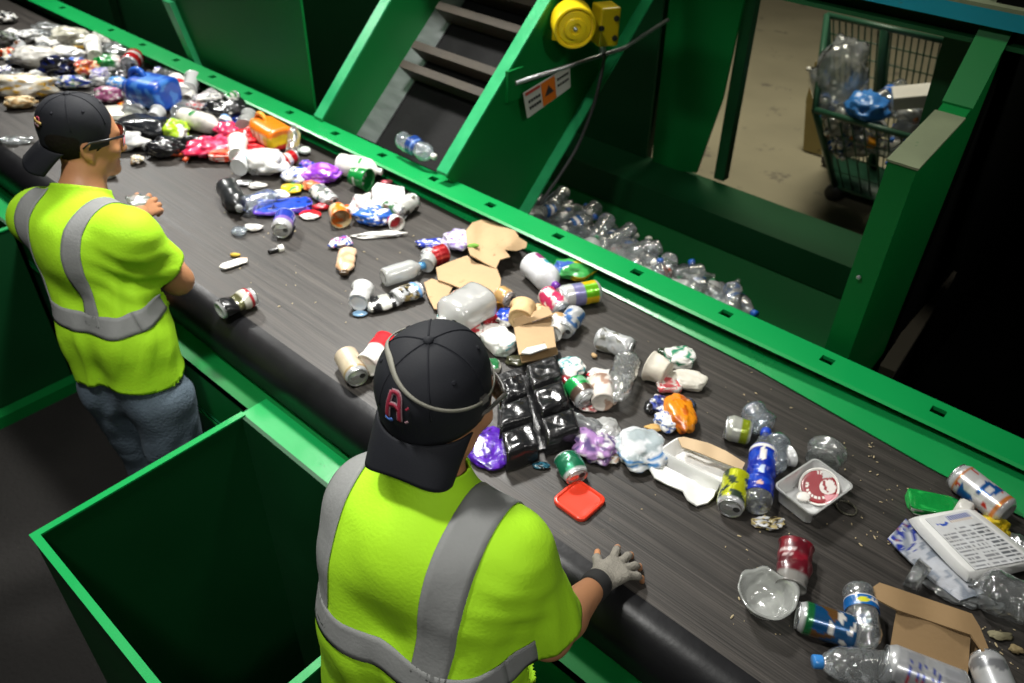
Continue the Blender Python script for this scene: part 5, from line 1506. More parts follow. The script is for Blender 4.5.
cupc('white paper cup with brown stain standing by the dome lid', (237, 156), (238, 142), 0.032, 0.042, spot(solid(W_), BRN, 0.7, 0.8, 0.1, 0.3), seed=7, amp=0.2)
cupc('grey clear dome lid in front of the stained cup', (238, 168), (247, 161), 0.035, 0.048, solid(GRY), FROST, name='dome_lid', cat='lid', amp=0.2, seed=2)
cupc('frosty bottle shoulder left of the orange jug', (244, 128), (249, 116), 0.04, 0.036, solid(W_), MILK, name='plastic_cup', seed=4, amp=0.1)
# orange and yellow jug
jp = lambda u, v, p: ORG if p.x > 0.018 else (lin('b01a1a') if p.x < -0.022 else (marks(solid(lin('ece0c0')), RED, 0, 1, 0.3, 0.75, 5, 9)(u, v, p) if 0.18 < v < 0.8 else YLW))
def jug(label, a, b, r, pat, mat, cap=None, zb=BZ, box=0.6, handle=None, name='plastic_jug', L=None, roll=0.0, **w):
    root, LL = lay(name, a, b, r, zb, L, 0.0, roll); W = Warp(LL, **w); n = 40; vs = []; cols = []
    prof = fine([(0.0, 0.004), (r * 0.85, 0.0), (r, 0.012), (r, LL * 0.66), (r * 0.9, LL * 0.76), (r * 0.42, LL * 0.88), (r * 0.30, LL * 0.90), (r * 0.30, LL)], 0.009)
    for rr_, z in prof:
        for j in range(n):
            a_ = 2 * math.pi * j / n; c_, s_ = math.cos(a_), math.sin(a_)
            bx_ = box if z < LL * 0.72 else box + (1 - box) * min(1, (z - LL * 0.72) / (LL * 0.14))
            p = Vector((rr_ * math.copysign(abs(c_) ** bx_, c_) * 0.8, rr_ * math.copysign(abs(s_) ** bx_, s_), z))
            vs.append(W(p)); cols.append(pat(j / n, z / LL, p))
    k = len(prof)
    fs = [(i * n + j, i * n + (j + 1) % n, (i + 1) * n + (j + 1) % n, (i + 1) * n + j) for i in range(k - 1) for j in range(n)]
    mesh('jug_body', vs, fs, mat, root, True, cols)
    if cap: MB().lathe([(r * 0.36, LL * 0.93), (r * 0.38, LL * 0.94), (r * 0.38, LL * 1.0), (r * 0.3, LL * 1.02), (0, LL * 1.02)], 20).build('cap', cap, root, smooth=True)
    if handle:
        hp_ = smooth_path([Vector((0.0 + r * 0.55, 0, LL * 0.50)), Vector((r * 0.98, 0, LL * 0.56)), Vector((r * 1.05, 0, LL * 0.68)), Vector((r * 0.85, 0, LL * 0.80)), Vector((r * 0.3, 0, LL * 0.86))], 6)
        MB().tube(hp_, r * 0.17, 12).build('handle', handle, root, smooth=True)
    return tag(root, label, 'jug')
OMAT = paint('orange_moulded_plastic', (0.75, 0.30, 0.02), 0.35)
jug('orange, yellow and red detergent jug lying behind the red bag', (282, 140), (254, 123), 0.062, jp, PLAS, handle=OMAT, cap=OMAT)
BJM = paint('blue_moulded_plastic', (0.03, 0.13, 0.55), 0.25)
jug('big blue detergent jug with handle in the upper heap', (170, 95), (127, 86), 0.085, blot(lin('1a50b8'), lin('4a86d8'), 22, 0.15, 3), PLAS, handle=BJM, cap=BJM)
bottle('pinkish clear bottle neck standing up right of the orange jug', (292, 153), (297, 138), 0.028, kind='plain', pitch=0.5, amp=0.3, seed=11)
lump('small white cap beside the pinkish clear bottle', 305, 151, 10, 10, solid(lin('d8e4dc')), PLAS, seed=51, amp=0.05, sub=3, name='bottle_cap', cat='cap')
lump('clear film wisp right of the orange jug', 287, 148, 14, 8, solid(W_), CFILM, seed=52, amp=0.4, sub=3)
lump('white plastic bag with teal mark in front of the red film', 263, 164, 38, 30, spot(patch3(lin('dcdcda'), W_, S_, sd=53), TEA, 0.6, 0.78, 0.05, 0.12), seed=53, amp=0.3)
can('red and white can upright-tilted behind the blue white bag', (280, 163), (294, 156), bands(solid(RED), [(0.35, 0.6, W_)]), 0.032, L=0.09, amp=0.2, seed=9)
lump('blue and white bag right of the teal marked bag', 296, 176, 26, 24, patch3(lin('d6dcec'), W_, BLU, sd=54), seed=54, amp=0.3)
lump('purple scrap above the blue and white bag', 307, 166, 12, 12, patch3(lin('6a3ab0'), BLU, lin('c090e0'), sd=55), seed=55, sub=3)
lump('cream food scrap left of the blue and white bag', 284, 170, 10, 9, solid(CRM), PAPR, seed=56, sub=3)
# dark bottle group
bottle('dark grey bottle with a silver ring mouth on the bare belt', (226, 186), (240, 210), 0.042, mat=PLAS, pat=solid(lin('26282a')), kind='plain', cap=lin('8a8c8c'), L=0.20, seed=2, amp=0.1)
lump('tiny silver crumple left above the dark grey bottle', 231, 181, 9, 9, solid(S_), ALU, seed=57, sub=3, amp=0.35, name='foil_scrap', cat='foil')
lump('silver crumple of two lobes above the dark grey bottle', 244, 183, 16, 9, solid(S_), ALU, seed=58, sub=3, amp=0.4, name='foil_scrap', cat='foil')
lump('white torn film scrap above the bluish bottle', 257, 186, 18, 11, solid(W_), FILM, seed=59, sub=3, amp=0.35)
bottle('bluish clear ribbed bottle beside the dark grey bottle', (244, 206), (280, 194), 0.036, mat=CLRB, amp=0.12, seed=13)
lump('white rolled napkin at the end of the bluish bottle', 281, 195, 20, 14, solid(W_), PAPR, seed=60, ang=-35, amp=0.12, sub=3)
lump('yellow and green packet behind the purple blue packet', 292, 189, 22, 15, patch3(YLW, GRN, YLW, 30, 70, sd=61), seed=61, amp=0.25)
lump('royal blue film between the bluish bottle and the purple blue packet', 270, 204, 24, 13, patch3(BLU, lin('2a5ad0'), W_, sd=62), seed=62, amp=0.35)
lump('long purple and blue packet lying in front of the bluish bottle', 284, 207, 58, 22, bands(patch3(BLU, lin('2848b8'), NVY, sd=63), [(0.45, 0.75, lin('6a4ac0'))]), seed=63, ang=18, amp=0.14, box=0.6, tall=0.4)
can('aerosol can with blue shoulder and silver nozzle facing the camera', (286, 216), (281, 230), bands(solid(S_), [(0.1, 0.55, lin('2a40b0')), (0.55, 0.75, lin('8a6ac0'))]), 0.036, L=0.11, name='aerosol_can')
lump('bluish clear scrap alone on the belt below the dark grey bottle', 239, 231, 16, 14, solid(lin('b0c8d8')), CLRB, seed=64, sub=3, amp=0.3)
lump('white leaf-like film scrap beside the bluish clear scrap', 254, 228, 19, 11, solid(W_), FILM, seed=65, sub=3, amp=0.3)
lump('shiny purple bag in the middle of the belt', 322, 174, 40, 30, patch3(lin('8a3ac8'), lin('a04ad8'), lin('c890e8'), sd=66), seed=66, amp=0.22, ridge=0.8)
lump('orange brown crushed packet below the purple bag', 311, 186, 18, 15, patch3(lin('c06a40'), lin('d88a58'), RED, sd=67), seed=67)
can('crushed red, green and white can below the purple bag', (316, 188), (332, 202), patch3(W_, GRY, lin('4a6a58'), 50, 60, sd=3), 0.033, flat=0.7, amp=0.3, seed=6)
lump('red and white lid-like scrap in front of the crushed can', 310, 215, 22, 15, spot(solid(RED), W_, 0.75, 0.6, 0.2, 0.5), seed=68, amp=0.15, tall=0.4)
lump('red film stem rising to the crushed can', 321, 207, 16, 12, solid(lin('a01020')), seed=69, sub=3, amp=0.3)
cupc('cream rimmed jar with orange food smear', (337, 210), (341, 219), 0.032, 0.036, blot(lin('c8b890'), ORG, 35, 0.1, 3), PLAS, name='food_jar', cat='jar', amp=0.12, seed=3)
lump('orange sauce packet stuck to the cream jar', 346, 209, 16, 10, patch3(lin('e0501a'), RED, ORG, sd=70), seed=70, sub=3)
bottle('white carton bottle with brown side lying near the far rail', (339, 164), (382, 172), 0.045, mat=PLAS, pat=lambda u, v, p: lin('5a2a22') if 0.5 < u < 0.72 else (GRN if (0.5 < v < 0.58 and u < 0.1) else lin('e2e0da')), kind='plain', cap=W_, amp=0.1, seed=21)
cupc('green plastic cup in front of the white carton bottle', (352, 176), (368, 180), 0.034, 0.044, marks(solid(lin('0c7a34')), W_, 0.0, 0.9, 0.35, 0.6, 2, 5), PLAS, name='plastic_cup', amp=0.1, seed=2)
poly_sheet('bent white plastic sheet standing over the blue bag', [(372, 188), (377, 182), (404, 186), (405, 196), (396, 205), (372, 208)], paint('white_sheet_plastic', (0.72, 0.72, 0.71), 0.4), lift=lambda u, v: 0.03 + 0.05 * max(0, (200 - v) / 20), name='plastic_sheet', cat='plastic sheet', amp=0.01)
lump('white crumpled cup left of the blue bag', 361, 206, 22, 30, patch3(W_, S_, lin('d0a0a0'), sd=71), seed=71, amp=0.35)
lump('blue and silver bag in front of the white sheet', 376, 217, 40, 28, blot(blot(lin('2a62c0'), lin('1a48a0'), 40, 0, 2), W_, 80, 0.3, 5), seed=72, amp=0.28)
can('dented can with green patch and brown rim beside the blue bag', (385, 208), (402, 214), patch3(S_, lin('4a7a50'), lin('6a5a4a'), 50, 50, sd=6), 0.032, L=0.09, amp=0.2, seed=8)
can('white can with dark underside right of the white sheet', (399, 209), (412, 202), blot(lin('d8d8d2'), lin('3a3a30'), 25, 0.12, 3), 0.036, L=0.10, amp=0.12, seed=3)
cupc('white ring pot with red centre in front of the white can', (393, 220), (397, 224), 0.024, 0.029, spot(solid(W_), RED, 0.5, 0.1, 0.5, 0.2), PLAS, name='white_pot', cat='pot')
lump('long white crumpled film strip below the blue bag', 380, 235, 50, 9, patch3(W_, S_, W_, sd=73), seed=73, amp=0.35, ang=8)
lump('pink red scrap behind the bent white sheet', 387, 182, 12, 7, solid(lin('d86a78')), seed=74, sub=3)

# ------------------------------------------------------------------ rubbish: middle of the belt
lump('ball of blue and white wrapper on top of the tan tube', 340, 243, 22, 18, patch3(W_, lin('3a5ab0'), lin('b8508a'), sd=75), seed=75, amp=0.3)
bottle('squashed tan plastic tube on bare belt', (348, 250), (344, 274), 0.028, mat=PLAS, pat=blot(lin('d8b898'), lin('c09a78'), 30, 0.1), kind='plain', cap=lin('4a3a2a'), flat=0.6, amp=0.2, seed=4)
bottle('cloudy water bottle with blue neck ring in mid belt', (383, 278), (424, 265), 0.033, mat=MILK, lab=None, cap=lin('4a92c8'), amp=0.05, seed=2, kind='plain')
cupc('white dome cup resting on the cloudy bottle’s neck', (426, 266), (430, 257), 0.026, 0.034, solid(lin('d4d2c4')), MILK, name='dome_lid', cat='lid', amp=0.1)
can('red can behind the cloudy bottle', (447, 252), (424, 260), bands(solid(lin('a81c24')), [(0.4, 0.5, lin('d04a4a'))]), 0.034, amp=0.12, seed=5)
lump('cobalt blue crumpled cup behind the red can', 431, 244, 28, 15, patch3(lin('2438a8'), lin('4a5ad0'), W_, sd=76), seed=76, amp=0.3)
lump('white and violet foil ball left of the cardboard', 457, 241, 28, 30, patch3(lin('c0b8d8'), W_, lin('8a6ac0'), sd=77), seed=77, amp=0.25)
cL = lambda u, v: 0.0
poly_sheet('large curled brown cardboard piece nearest the far rail', [(466, 230), (472, 222), (482, 219), (500, 221), (505, 226), (514, 228), (519, 237), (527, 242), (526, 247), (516, 250), (505, 249), (510, 256), (500, 259), (496, 268), (484, 262), (470, 254), (467, 244)], CARD, lift=lambda u, v: 0.030 + 0.045 * math.exp(-((u - 508) / 14) ** 2 - ((v - 240) / 12) ** 2) + 0.02 * math.exp(-((u - 470) / 8) ** 2), amp=0.012, seed=1)
poly_sheet('broad flat brown cardboard piece under the curled one', [(436, 267), (450, 261), (467, 255), (476, 262), (497, 268), (501, 278), (500, 290), (492, 296), (484, 299), (466, 290), (452, 284), (438, 279)], CARD, lift=lambda u, v: 0.014 + 0.0006 * max(0, u - 470), amp=0.008, seed=2)
poly_sheet('small brown cardboard tongue left of the milky jug', [(424, 282), (432, 278), (440, 281), (453, 286), (446, 298), (440, 309), (434, 308), (428, 296)], CARD, lift=lambda u, v: 0.004, amp=0.008, seed=3)
lump('leaf of lettuce stuck on the curled cardboard', 473, 246, 10, 5, solid(lin('6a9a3a')), PAPR, seed=78, sub=3, zb=BZ + 0.055, name='lettuce_leaf', cat='leaf', tall=0.3)
cupc('crushed clear cup at the left end of the black striped can', (358, 303), (363, 289), 0.030, 0.036, solid(W_), FROST, name='plastic_cup', amp=0.35, seed=3)
can('flattened black and white can in mid belt', (366, 306), (398, 299), lambda u, v, p: K_ if (0.15 < v < 0.45 or v > 0.75) else lin('c8c8c0'), 0.032, flat=0.5, amp=0.3, seed=12, lid=False)
can('crushed dirty silver can with blue end in mid belt', (394, 298), (420, 288), bands(patch3(S_, K_, lin('8a7a50'), 60, 60, sd=2), [(0.78, 0.9, LBL)]), 0.034, flat=0.7, amp=0.35, seed=14)
lump('light blue oval lid on the belt below the flattened can', 360, 314, 15, 9, solid(lin('8ab4d8')), PLAS, seed=79, amp=0.05, tall=0.3, sub=3, name='plastic_lid', cat='lid')
MJM = paint('milky_moulded_plastic', (0.66, 0.66, 0.63), 0.35)
jug('milky white plastic jug lying on the brown cardboard', (482, 299), (441, 322), 0.064, spot(solid(lin('c8c8c2')), TEA, 0.45, 0.78, 0.10, 0.08), MILK, box=0.72, L=0.19, zb=BZ + 0.012, amp=0.05)
lump('teal and white label scrap at the lower left of the milky jug', 446, 317, 16, 10, patch3(lin('6aa8a8'), W_, TEA, sd=80), seed=80, sub=3, tall=0.3)
can('short cream can with white end beside the brown cardboard', (500, 294), (508, 299), solid(lin('d0a870')), 0.030, L=0.055)
cupc('gold tin lid between the milky jug and the cream can', (493, 306), (496, 310), 0.022, 0.026, solid(lin('b8862a')), CANP, name='tin_lid', cat='lid')
lump('red and white patterned cup just above the nearer cap', 472, 331, 28, 22, blot(lin('c82030'), W_, 45, 0.05, 3), seed=81, amp=0.2)
lump('red strip of packaging between the milky jug and white packet', 491, 319, 18, 20, solid(lin('b01824')), seed=82, amp=0.3, sub=3)
lump('white carton with red print beside the patterned cup', 491, 333, 20, 20, marks(solid(lin('e4dcd8')), RED, 0.3, 1.0, 0.4, 0.9, 3, 6), seed=83, amp=0.2, box=0.6)
lump('white packet with black blotches and blue edge by the small box', 508, 318, 26, 24, blot(bands(solid(W_), [(0.75, 1.1, BLU)]), K_, 55, 0.25, 6), seed=84, amp=0.2)
cupc('torn tan paper pot with a hole on the small cardboard box', (520, 320), (523, 308), 0.036, 0.04, spot(solid(lin('d8b888')), BRN, 0.7, 0.7, 0.12, 0.3), name='paper_pot', cat='pot', amp=0.25, seed=3, zb=BZ + 0.03)
lump('tan crushed paper pot behind the small cardboard box', 541, 309, 22, 14, patch3(lin('c8a478'), lin('d8bc94'), BRN, sd=85), PAPR, seed=85, amp=0.3)
# small cardboard box
bx0 = empty('cardboard_box', tuple(aZ(535, 336, BZ + 0.0))); tag(bx0, 'small opened brown cardboard box above the black tray', 'box')
poly_sheet('', [(514, 327), (552, 316), (556, 346), (519, 354)], CARD, root=bx0, lift=lambda u, v: 0.052, amp=0.006, seed=4, part='front_panel')
poly_sheet('', [(514, 318), (548, 306), (553, 314), (515, 326)], CARD, root=bx0, lift=lambda u, v: 0.05 + 0.03 * (1 - abs(v - 316) / 10), amp=0.006, seed=5, part='flap')
poly_sheet('', [(520, 356), (557, 347), (558, 353), (540, 358), (522, 362)], CARDD, root=bx0, lift=lambda u, v: 0.02, amp=0.004, seed=6, part='side_panel')
poly_sheet('strip of white film on the front of the small cardboard box', [(521, 352), (527, 347), (545, 343), (547, 347), (530, 353)], paint('white_tape_film', (0.72, 0.71, 0.68), 0.4), zb=BZ + 0.062, amp=0.003, seed=7, name='film_strip', cat='film')
lump('white milk pouch with teal print beside the small cardboard box', 500, 342, 30, 34, marks(blot(lin('dcdcd8'), lin('b8c4bc'), 25, 0.2, 2), TEA, 0.7, 1.0, 0.45, 0.8, 3, 4), seed=86, ang=40, amp=0.15, box=0.7)
lump('dark green and white carton right under the white milk pouch', 487, 366, 26, 18, lambda u, v, p: lin('1c6a3a') if v > 0.7 else lin('d4d2c8'), seed=87, amp=0.15, box=0.6)
lump('olive dark bag under the small cardboard box', 517, 361, 24, 14, solid(lin('3c3c28')), seed=88, amp=0.3)
lump('blue wrapper poking out between box and black tray', 540, 356, 18, 10, solid(lin('1a58b8')), seed=89, amp=0.25, sub=3)
bottle('white bottle with a purple cap near the far rail', (530, 263), (557, 287), 0.045, mat=PLAS, pat=spot(spot(solid(lin('dadce0')), lin('8a2a6a'), 0.93, 0.18, 0.07, 0.12), TEA, 0.9, 0.42, 0.06, 0.1), cap=lin('6a2a9a'), kind='plain', amp=0.06, seed=3)
lump('crushed green and yellow packet by the shiny liner', 574, 270, 40, 32, lambda u, v, p: (lin('3a5aa8') if u < 0.62 and u > 0.45 else (YLW if (0.72 < u < 0.98 and v < 0.62) or (u < 0.12 and v > 0.5) else lin('3a9a4a'))), seed=90, amp=0.25)
can('tall can, half silver and violet, half lime green, near the far rail', (599, 291), (559, 298), lambda u, v, p: (lin('6ab81a') if int(u * 9) % 3 else YLW) if v < 0.42 else (lin('8a88b8') if v < 0.68 else lin('d8d8d8')), 0.038, amp=0.08, seed=2)
can('pink and white can left of the lime green can', (545, 293), (563, 311), blot(lin('d83a68'), W_, 40, 0.1, 4), 0.033, L=0.11, amp=0.2, seed=7)
lump('small pink red scrap behind the small cardboard box', 546, 303, 12, 10, solid(lin('c83058')), seed=91, sub=3)
can('blue and silver can below the pink can', (576, 314), (564, 330), blot(S_, lin('4a78b8'), 40, 0.1, 5), 0.034, L=0.105, amp=0.22, seed=3)
cupc('small white dirty cup beside the blue and silver can', (553, 334), (560, 322), 0.028, 0.034, blot(W_, lin('b08a58'), 35, 0.2, 2), amp=0.25, seed=5)
can('bare silver can crushed in the middle, alone near the far rail', (601, 338), (629, 349), blot(S_, lin('8a8a80'), 40, 0.2, 2), 0.036, L=0.115, amp=0.25, seed=22, dents=((0.4, 1.2, 0.5, 0.2),))
lump('tan twist of paper on bare belt below the bare silver can', 594, 356, 6, 5, solid(lin('b89a70')), PAPR, seed=92, sub=2, name='paper_scrap', cat='scrap')
lump('white and green carton with dark tail near the far rail', 680, 358, 30, 28, bands(patch3(W_, lin('3a8a6a'), lin('d8d8d4'), sd=93), [(-0.1, 0.2, lin('b89a90'))]), seed=93, amp=0.2, box=0.7)
bottle('thin dark dropper lying left of the white and green carton', (668, 357), (659, 351), 0.012, mat=PLAS, pat=solid(lin('2a3a28')), kind='plain', name='dropper', cat='dropper')
cupc('white paper cup tipped left with open mouth by the white pouch', (668, 374), (650, 366), 0.034, 0.044, solid(lin('d8d2c4')), amp=0.2, seed=9)
lump('white folded pouch pointing right in mid belt', 687, 381, 38, 26, solid(lin('d4d0c4')), seed=94, amp=0.15, box=0.75, ang=-20, ridge=0.4)
lump('red, white and tan carton scrap above the orange bag', 669, 385, 26, 22, bands(patch3(lin('d85a60'), W_, lin('e08a88'), sd=95), [(-0.1, 0.35, lin('a87a48'))]), seed=95, amp=0.15, box=0.6)
lump('bright orange crumpled bag in mid belt', 679, 414, 28, 48, blot(lin('e08a1a'), lin('b8580c'), 30, 0.25, 3), seed=96, amp=0.30, ridge=0.7, tall=0.5, freq=1.3)
lump('navy blue and white wrapper left of the orange bag', 660, 404, 20, 22, patch3(lin('24388a'), W_, NVY, sd=97), seed=97, amp=0.3)
lump('white bag with blue print below the navy wrapper', 667, 422, 24, 26, patch3(lin('d8dce0'), W_, lin('2a5ab0'), sd=98), seed=98, amp=0.3)
lump('black glossy scrap left of the navy wrapper', 650, 407, 12, 16, solid(K_), seed=99, sub=3)
lump('black and blue scrap right of the orange bag', 690, 404, 10, 11, patch3(K_, lin('4a5a78'), K_, sd=100), seed=100, sub=3)
lump('crinkled white plastic bag with blue print left of the foam tray', 639, 449, 52, 46, spot(marks(blot(lin('d4d8dc'), lin('a8b4b8'), 35, 0.1, 2), lin('2a78b8'), 0.55, 1.0, 0.35, 0.8, 3, 5), lin('2a7a58'), 0.75, 0.15, 0.1, 0.2), seed=101, amp=0.22, tall=0.5, ridge=0.9)
lump('tan scrap poking out above the crinkled white bag', 655, 428, 18, 10, solid(lin('c8a060')), PAPR, seed=102, sub=3)
bottle('clear uncapped bottle lying alone right of the black tray', (628, 360), (613, 402), 0.040, kind='water', mat=CLR, amp=0.05, seed=3)
lump('white torn bag with red fleck left of the clear uncapped bottle', 602, 377, 30, 20, spot(solid(lin('d8d6d2')), RED, 0.5, 0.7, 0.05, 0.12), seed=103, amp=0.3)
cupc('dirty white cup touching the clear uncapped bottle', (603, 403), (600, 384), 0.030, 0.038, blot(lin('d8d0c8'), lin('a88a78'), 30, 0.15, 3), amp=0.25, seed=11)
can('green can with dark bottom beside the black tray', (573, 383), (588, 402), bands(spot(solid(lin('129a48')), lin('8ad0a0'), 0.95, 0.3, 0.08, 0.12), [(0.55, 1.1, lin('5a4a40'))]), 0.036, L=0.085, amp=0.12, seed=2)
lump('red scrap under the green can', 590, 408, 20, 12, patch3(lin('a83838'), W_, lin('c89090'), sd=104), seed=104, sub=3)
lump('white and teal bag above the green can', 571, 368, 26, 24, patch3(W_, lin('3a9aa0'), S_, sd=105), seed=105, amp=0.25)
lump('red packet between the black tray and the green can', 567, 381, 12, 14, solid(lin('8a1c28')), seed=106, sub=3)

# black tray of upside-down cells
tr = empty('black_tray', tuple(aZ(535, 410, BZ))); tag(tr, 'black plastic tray of six square cells lying upside down in mid belt', 'tray')
TL = Vector(tr.location)
cells = [((527, 364), (556, 354), (562, 374), (533, 385)), ((534, 389), (562, 379), (569, 399), (542, 412)), ((541, 418), (573, 407), (580, 428), (548, 438)),
         ((501, 379), (521, 373), (527, 390), (506, 398)), ((502, 405), (528, 395), (533, 415), (500, 427)), ((502, 432), (532, 421), (539, 443), (507, 454))]
zt = BZ + 0.065
for ci, q in enumerate(cells):
    drop = 0.02 if ci == 3 else 0.0
    T4 = [aZ(u, v, zt - drop) for u, v in q]; c_ = sum(T4, Vector()) / 4; n = 15; vs = []; fs = []
    for i in range(n):
        for j in range(n):
            s_, t_ = i / (n - 1), j / (n - 1)
            p = T4[0].lerp(T4[1], s_).lerp(T4[3].lerp(T4[2], s_), t_)
            e = min(s_, 1 - s_, t_, 1 - t_)
            p.z += -0.003 * (1 if e == 0 else 0) + (0.008 * noise.noise(p * 24) + 0.006 * (0.45 - noise.voronoi(p * 34)[0][0])) * min(1, e * 6) * (2.0 if ci == 3 else 1.0)
            vs.append(p)
    for i in range(n - 1):
        for j in range(n - 1): fs.append((i * n + j, (i + 1) * n + j, (i + 1) * n + j + 1, i * n + j + 1))
    ring = [i * n for i in range(n)] + [(n - 1) * n + j for j in range(1, n)] + [i * n + n - 1 for i in range(n - 2, -1, -1)] + [j for j in range(n - 2, 0, -1)]
    k0 = len(vs)
    for lev in (0.5, 1.0):
        for id_ in ring:
            p = vs[id_].copy(); o_ = (p - c_); o_.z = 0
            p += o_ * (0.10 * lev) + Vector((noise.noise(p * 25), noise.noise(p * 25 + Vector((5, 0, 0))), 0)) * 0.004; p.z = vs[id_].z + (BZ + 0.006 - vs[id_].z) * lev
            vs.append(p)
    m_ = len(ring)
    for i in range(m_):
        j = (i + 1) % m_
        fs.append((ring[i], k0 + i, k0 + j, ring[j])); fs.append((k0 + i, k0 + m_ + i, k0 + m_ + j, k0 + j))
    mesh('cell', [p - TL for p in vs], fs, BLKP, tr)
poly_sheet('', [(498, 374), (560, 351), (586, 432), (548, 446), (508, 460), (497, 432)], BLKP, root=tr, lift=lambda u, v: 0.002, amp=0.004, seed=8, part='rim_sheet', th=0.003)
lump('crumpled clear black edged film on the right side of the black tray', 582, 425, 16, 40, patch3(lin('6a6468'), lin('8a5a78'), K_, sd=107), CFILM, seed=107, amp=0.3, ang=60)
lump('glossy purple bag between the nearer person’s face and black tray', 490, 448, 38, 40, patch3(lin('4a1c9a'), lin('5a24ac'), lin('2a0c60'), sd=108), seed=108, amp=0.26, ridge=0.8, tall=0.3, freq=1.2)
lump('dark teal scrap on the belt below the black tray', 541, 466, 18, 9, patch3(lin('1c4a5a'), lin('2a6a80'), K_, sd=109), seed=109, sub=3, tall=0.3)
can('crushed translucent green can with pink end below the black tray', (566, 460), (575, 474), blot(lin('1a6a4a'), lin('3aa078'), 30, 0.15, 3), 0.034, L=0.075, amp=0.25, seed=5, flat=0.85)
lump('lilac and white crumpled film right of the black tray', 597, 446, 38, 40, patch3(lin('a07ab0'), lin('c8c4c8'), lin('5a4a78'), sd=110), seed=110, amp=0.32, ridge=0.9, tall=0.5)
lump('cream translucent crumpled cup behind the lilac film', 607, 430, 28, 30, solid(lin('c8c4b4')), MILK, seed=111, amp=0.25, name='plastic_cup', cat='cup')
lump('brown stained white scrap at the foot of the lilac film', 609, 459, 20, 14, patch3(W_, lin('c09a80'), S_, sd=112), seed=112, sub=3)

rnd = random.Random(21)
for (lab, grp, nm, cat_, cl, mt, N_) in (('small crumpled white scrap wedged between bigger things in the far heap', 'white scraps in the far heap', 'white_scrap', 'scrap', lin('d8d8d4'), PAPR, 16),
                            ('small crumpled clear film wedged between bigger things in the far heap', 'clear films in the far heap', 'clear_film', 'film', lin('c8ccd0'), CFILM, 16),
                            ('small black scrap wedged between bigger things in the far heap', 'black scraps in the far heap', 'black_scrap', 'scrap', lin('1c1c20'), FILM, 12)):
    for i in range(N_):
        t = rnd.random(); u = 4 + 215 * t; v = 22 + 62 * t + rnd.uniform(6, 62 - 20 * t)
        lump(lab, u, v, rnd.uniform(11, 17), rnd.uniform(9, 14), solid(cl), mt, seed=200 + i, sub=3, amp=0.32, name=nm, cat=cat_, group=grp)
# ------------------------------------------------------------------ rubbish: near part of the belt
def rsq(c, X, Y, hw, hd, r, z, n=6):
    out = []
    for cx_, cy_, a0 in ((1, 1, 0), (-1, 1, 90), (-1, -1, 180), (1, -1, 270)):
        for i in range(n + 1):
            a = math.radians(a0 + 90 * i / n)
            out.append(c + X * (cx_ * (hw - r) + r * math.cos(a)) + Y * (cy_ * (hd - r) + r * math.sin(a)) + Vector((0, 0, z)))
    return out
def rings_obj(name, rings, mat, parent, off, close_first=True, close_last=True, pat=None, smooth=True):
    n = len(rings[0]); vs = [p - off for r in rings for p in r]; fs = []
    for i in range(len(rings) - 1):
        for j in range(n): fs.append((i * n + j, i * n + (j + 1) % n, (i + 1) * n + (j + 1) % n, (i + 1) * n + j))
    if close_first: fs.append(list(range(n))[::-1])
    if close_last: fs.append([(len(rings) - 1) * n + j for j in range(n)])
    o = mesh(name, vs, fs, mat, parent, smooth)
    bm = bmesh.new(); bm.from_mesh(o.data); bmesh.ops.recalc_face_normals(bm, faces=bm.faces); bm.to_mesh(o.data); bm.free()
    if smooth: o.modifiers.new('es', 'EDGE_SPLIT').split_angle = math.radians(42)
    return o
def axes_from(pl, pt, pr, pb, z):
    """corner pixels left, top, right, bottom of a square thing at height z -> centre, axes, half sizes"""
    Lf, Tp, Rt, Bt = (aZ(*p, z) for p in (pl, pt, pr, pb))
    c = (Lf + Tp + Rt + Bt) / 4; X = ((Tp - Lf) + (Rt - Bt)); Y = ((Lf - Bt) + (Tp - Rt))
    hw, hd = X.length / 4, Y.length / 4; X.z = 0; X.normalize(); Y = Vector((-X.y, X.x, 0))
    return c, X, Y, hw, hd
# red square lid
c, X, Y, hw, hd = axes_from((552, 497), (577, 480), (608, 497), (581, 525), BZ + 0.01); c.z = BZ
rl = empty('red_lid', tuple(c)); tag(rl, 'square red plastic lid lying flat on the belt beside the gloved hand', 'lid')
REDP = paint('red_moulded_plastic', (0.72, 0.045, 0.018), 0.3, 0, 0.06, 10, 0.0)
rings_obj('lid_shell', [rsq(c, X, Y, hw, hd, 0.018, 0.002), rsq(c, X, Y, hw, hd, 0.018, 0.011), rsq(c, X, Y, hw - 0.002, hd - 0.002, 0.017, 0.013), rsq(c, X, Y, hw - 0.006, hd - 0.006, 0.015, 0.013), rsq(c, X, Y, hw - 0.009, hd - 0.009, 0.014, 0.0085), rsq(c, X, Y, hw - 0.02, hd - 0.02, 0.01, 0.0075)], REDP, rl, c)
# white foam clamshell with tan flap
FOAMW = paint('white_foam', (0.78, 0.78, 0.76), 0.5, 0, 0.05, 30, 0.06, 120)
TANB = paint('tan_board', (0.55, 0.40, 0.24), 0.75, 0, 0.1, 14)
fo = empty('foam_container', tuple(aZ(695, 475, BZ))); tag(fo, 'white foam food container tipped over with a tan board flap', 'food container')
FL_ = Vector(fo.location)
def loft(name, quads, mat, parent, off, sub=8):
    rings = []
    for q in quads:
        P4 = [aZ(u, v, BZ + z) for u, v, z in q]; r = []
        for i in range(4):
            a_, b_ = P4[i], P4[(i + 1) % 4]
            for j in range(sub):
                t = j / sub; p = a_.lerp(b_, t); ctr = sum(P4, Vector()) / 4
                # round the corners a little
                e = min(t, 1 - t); p = p + (ctr - p) * (0.05 * max(0, 1 - e * 6))
                r.append(p)
        rings.append(r)
    return rings_obj(name, rings, mat, parent, off)
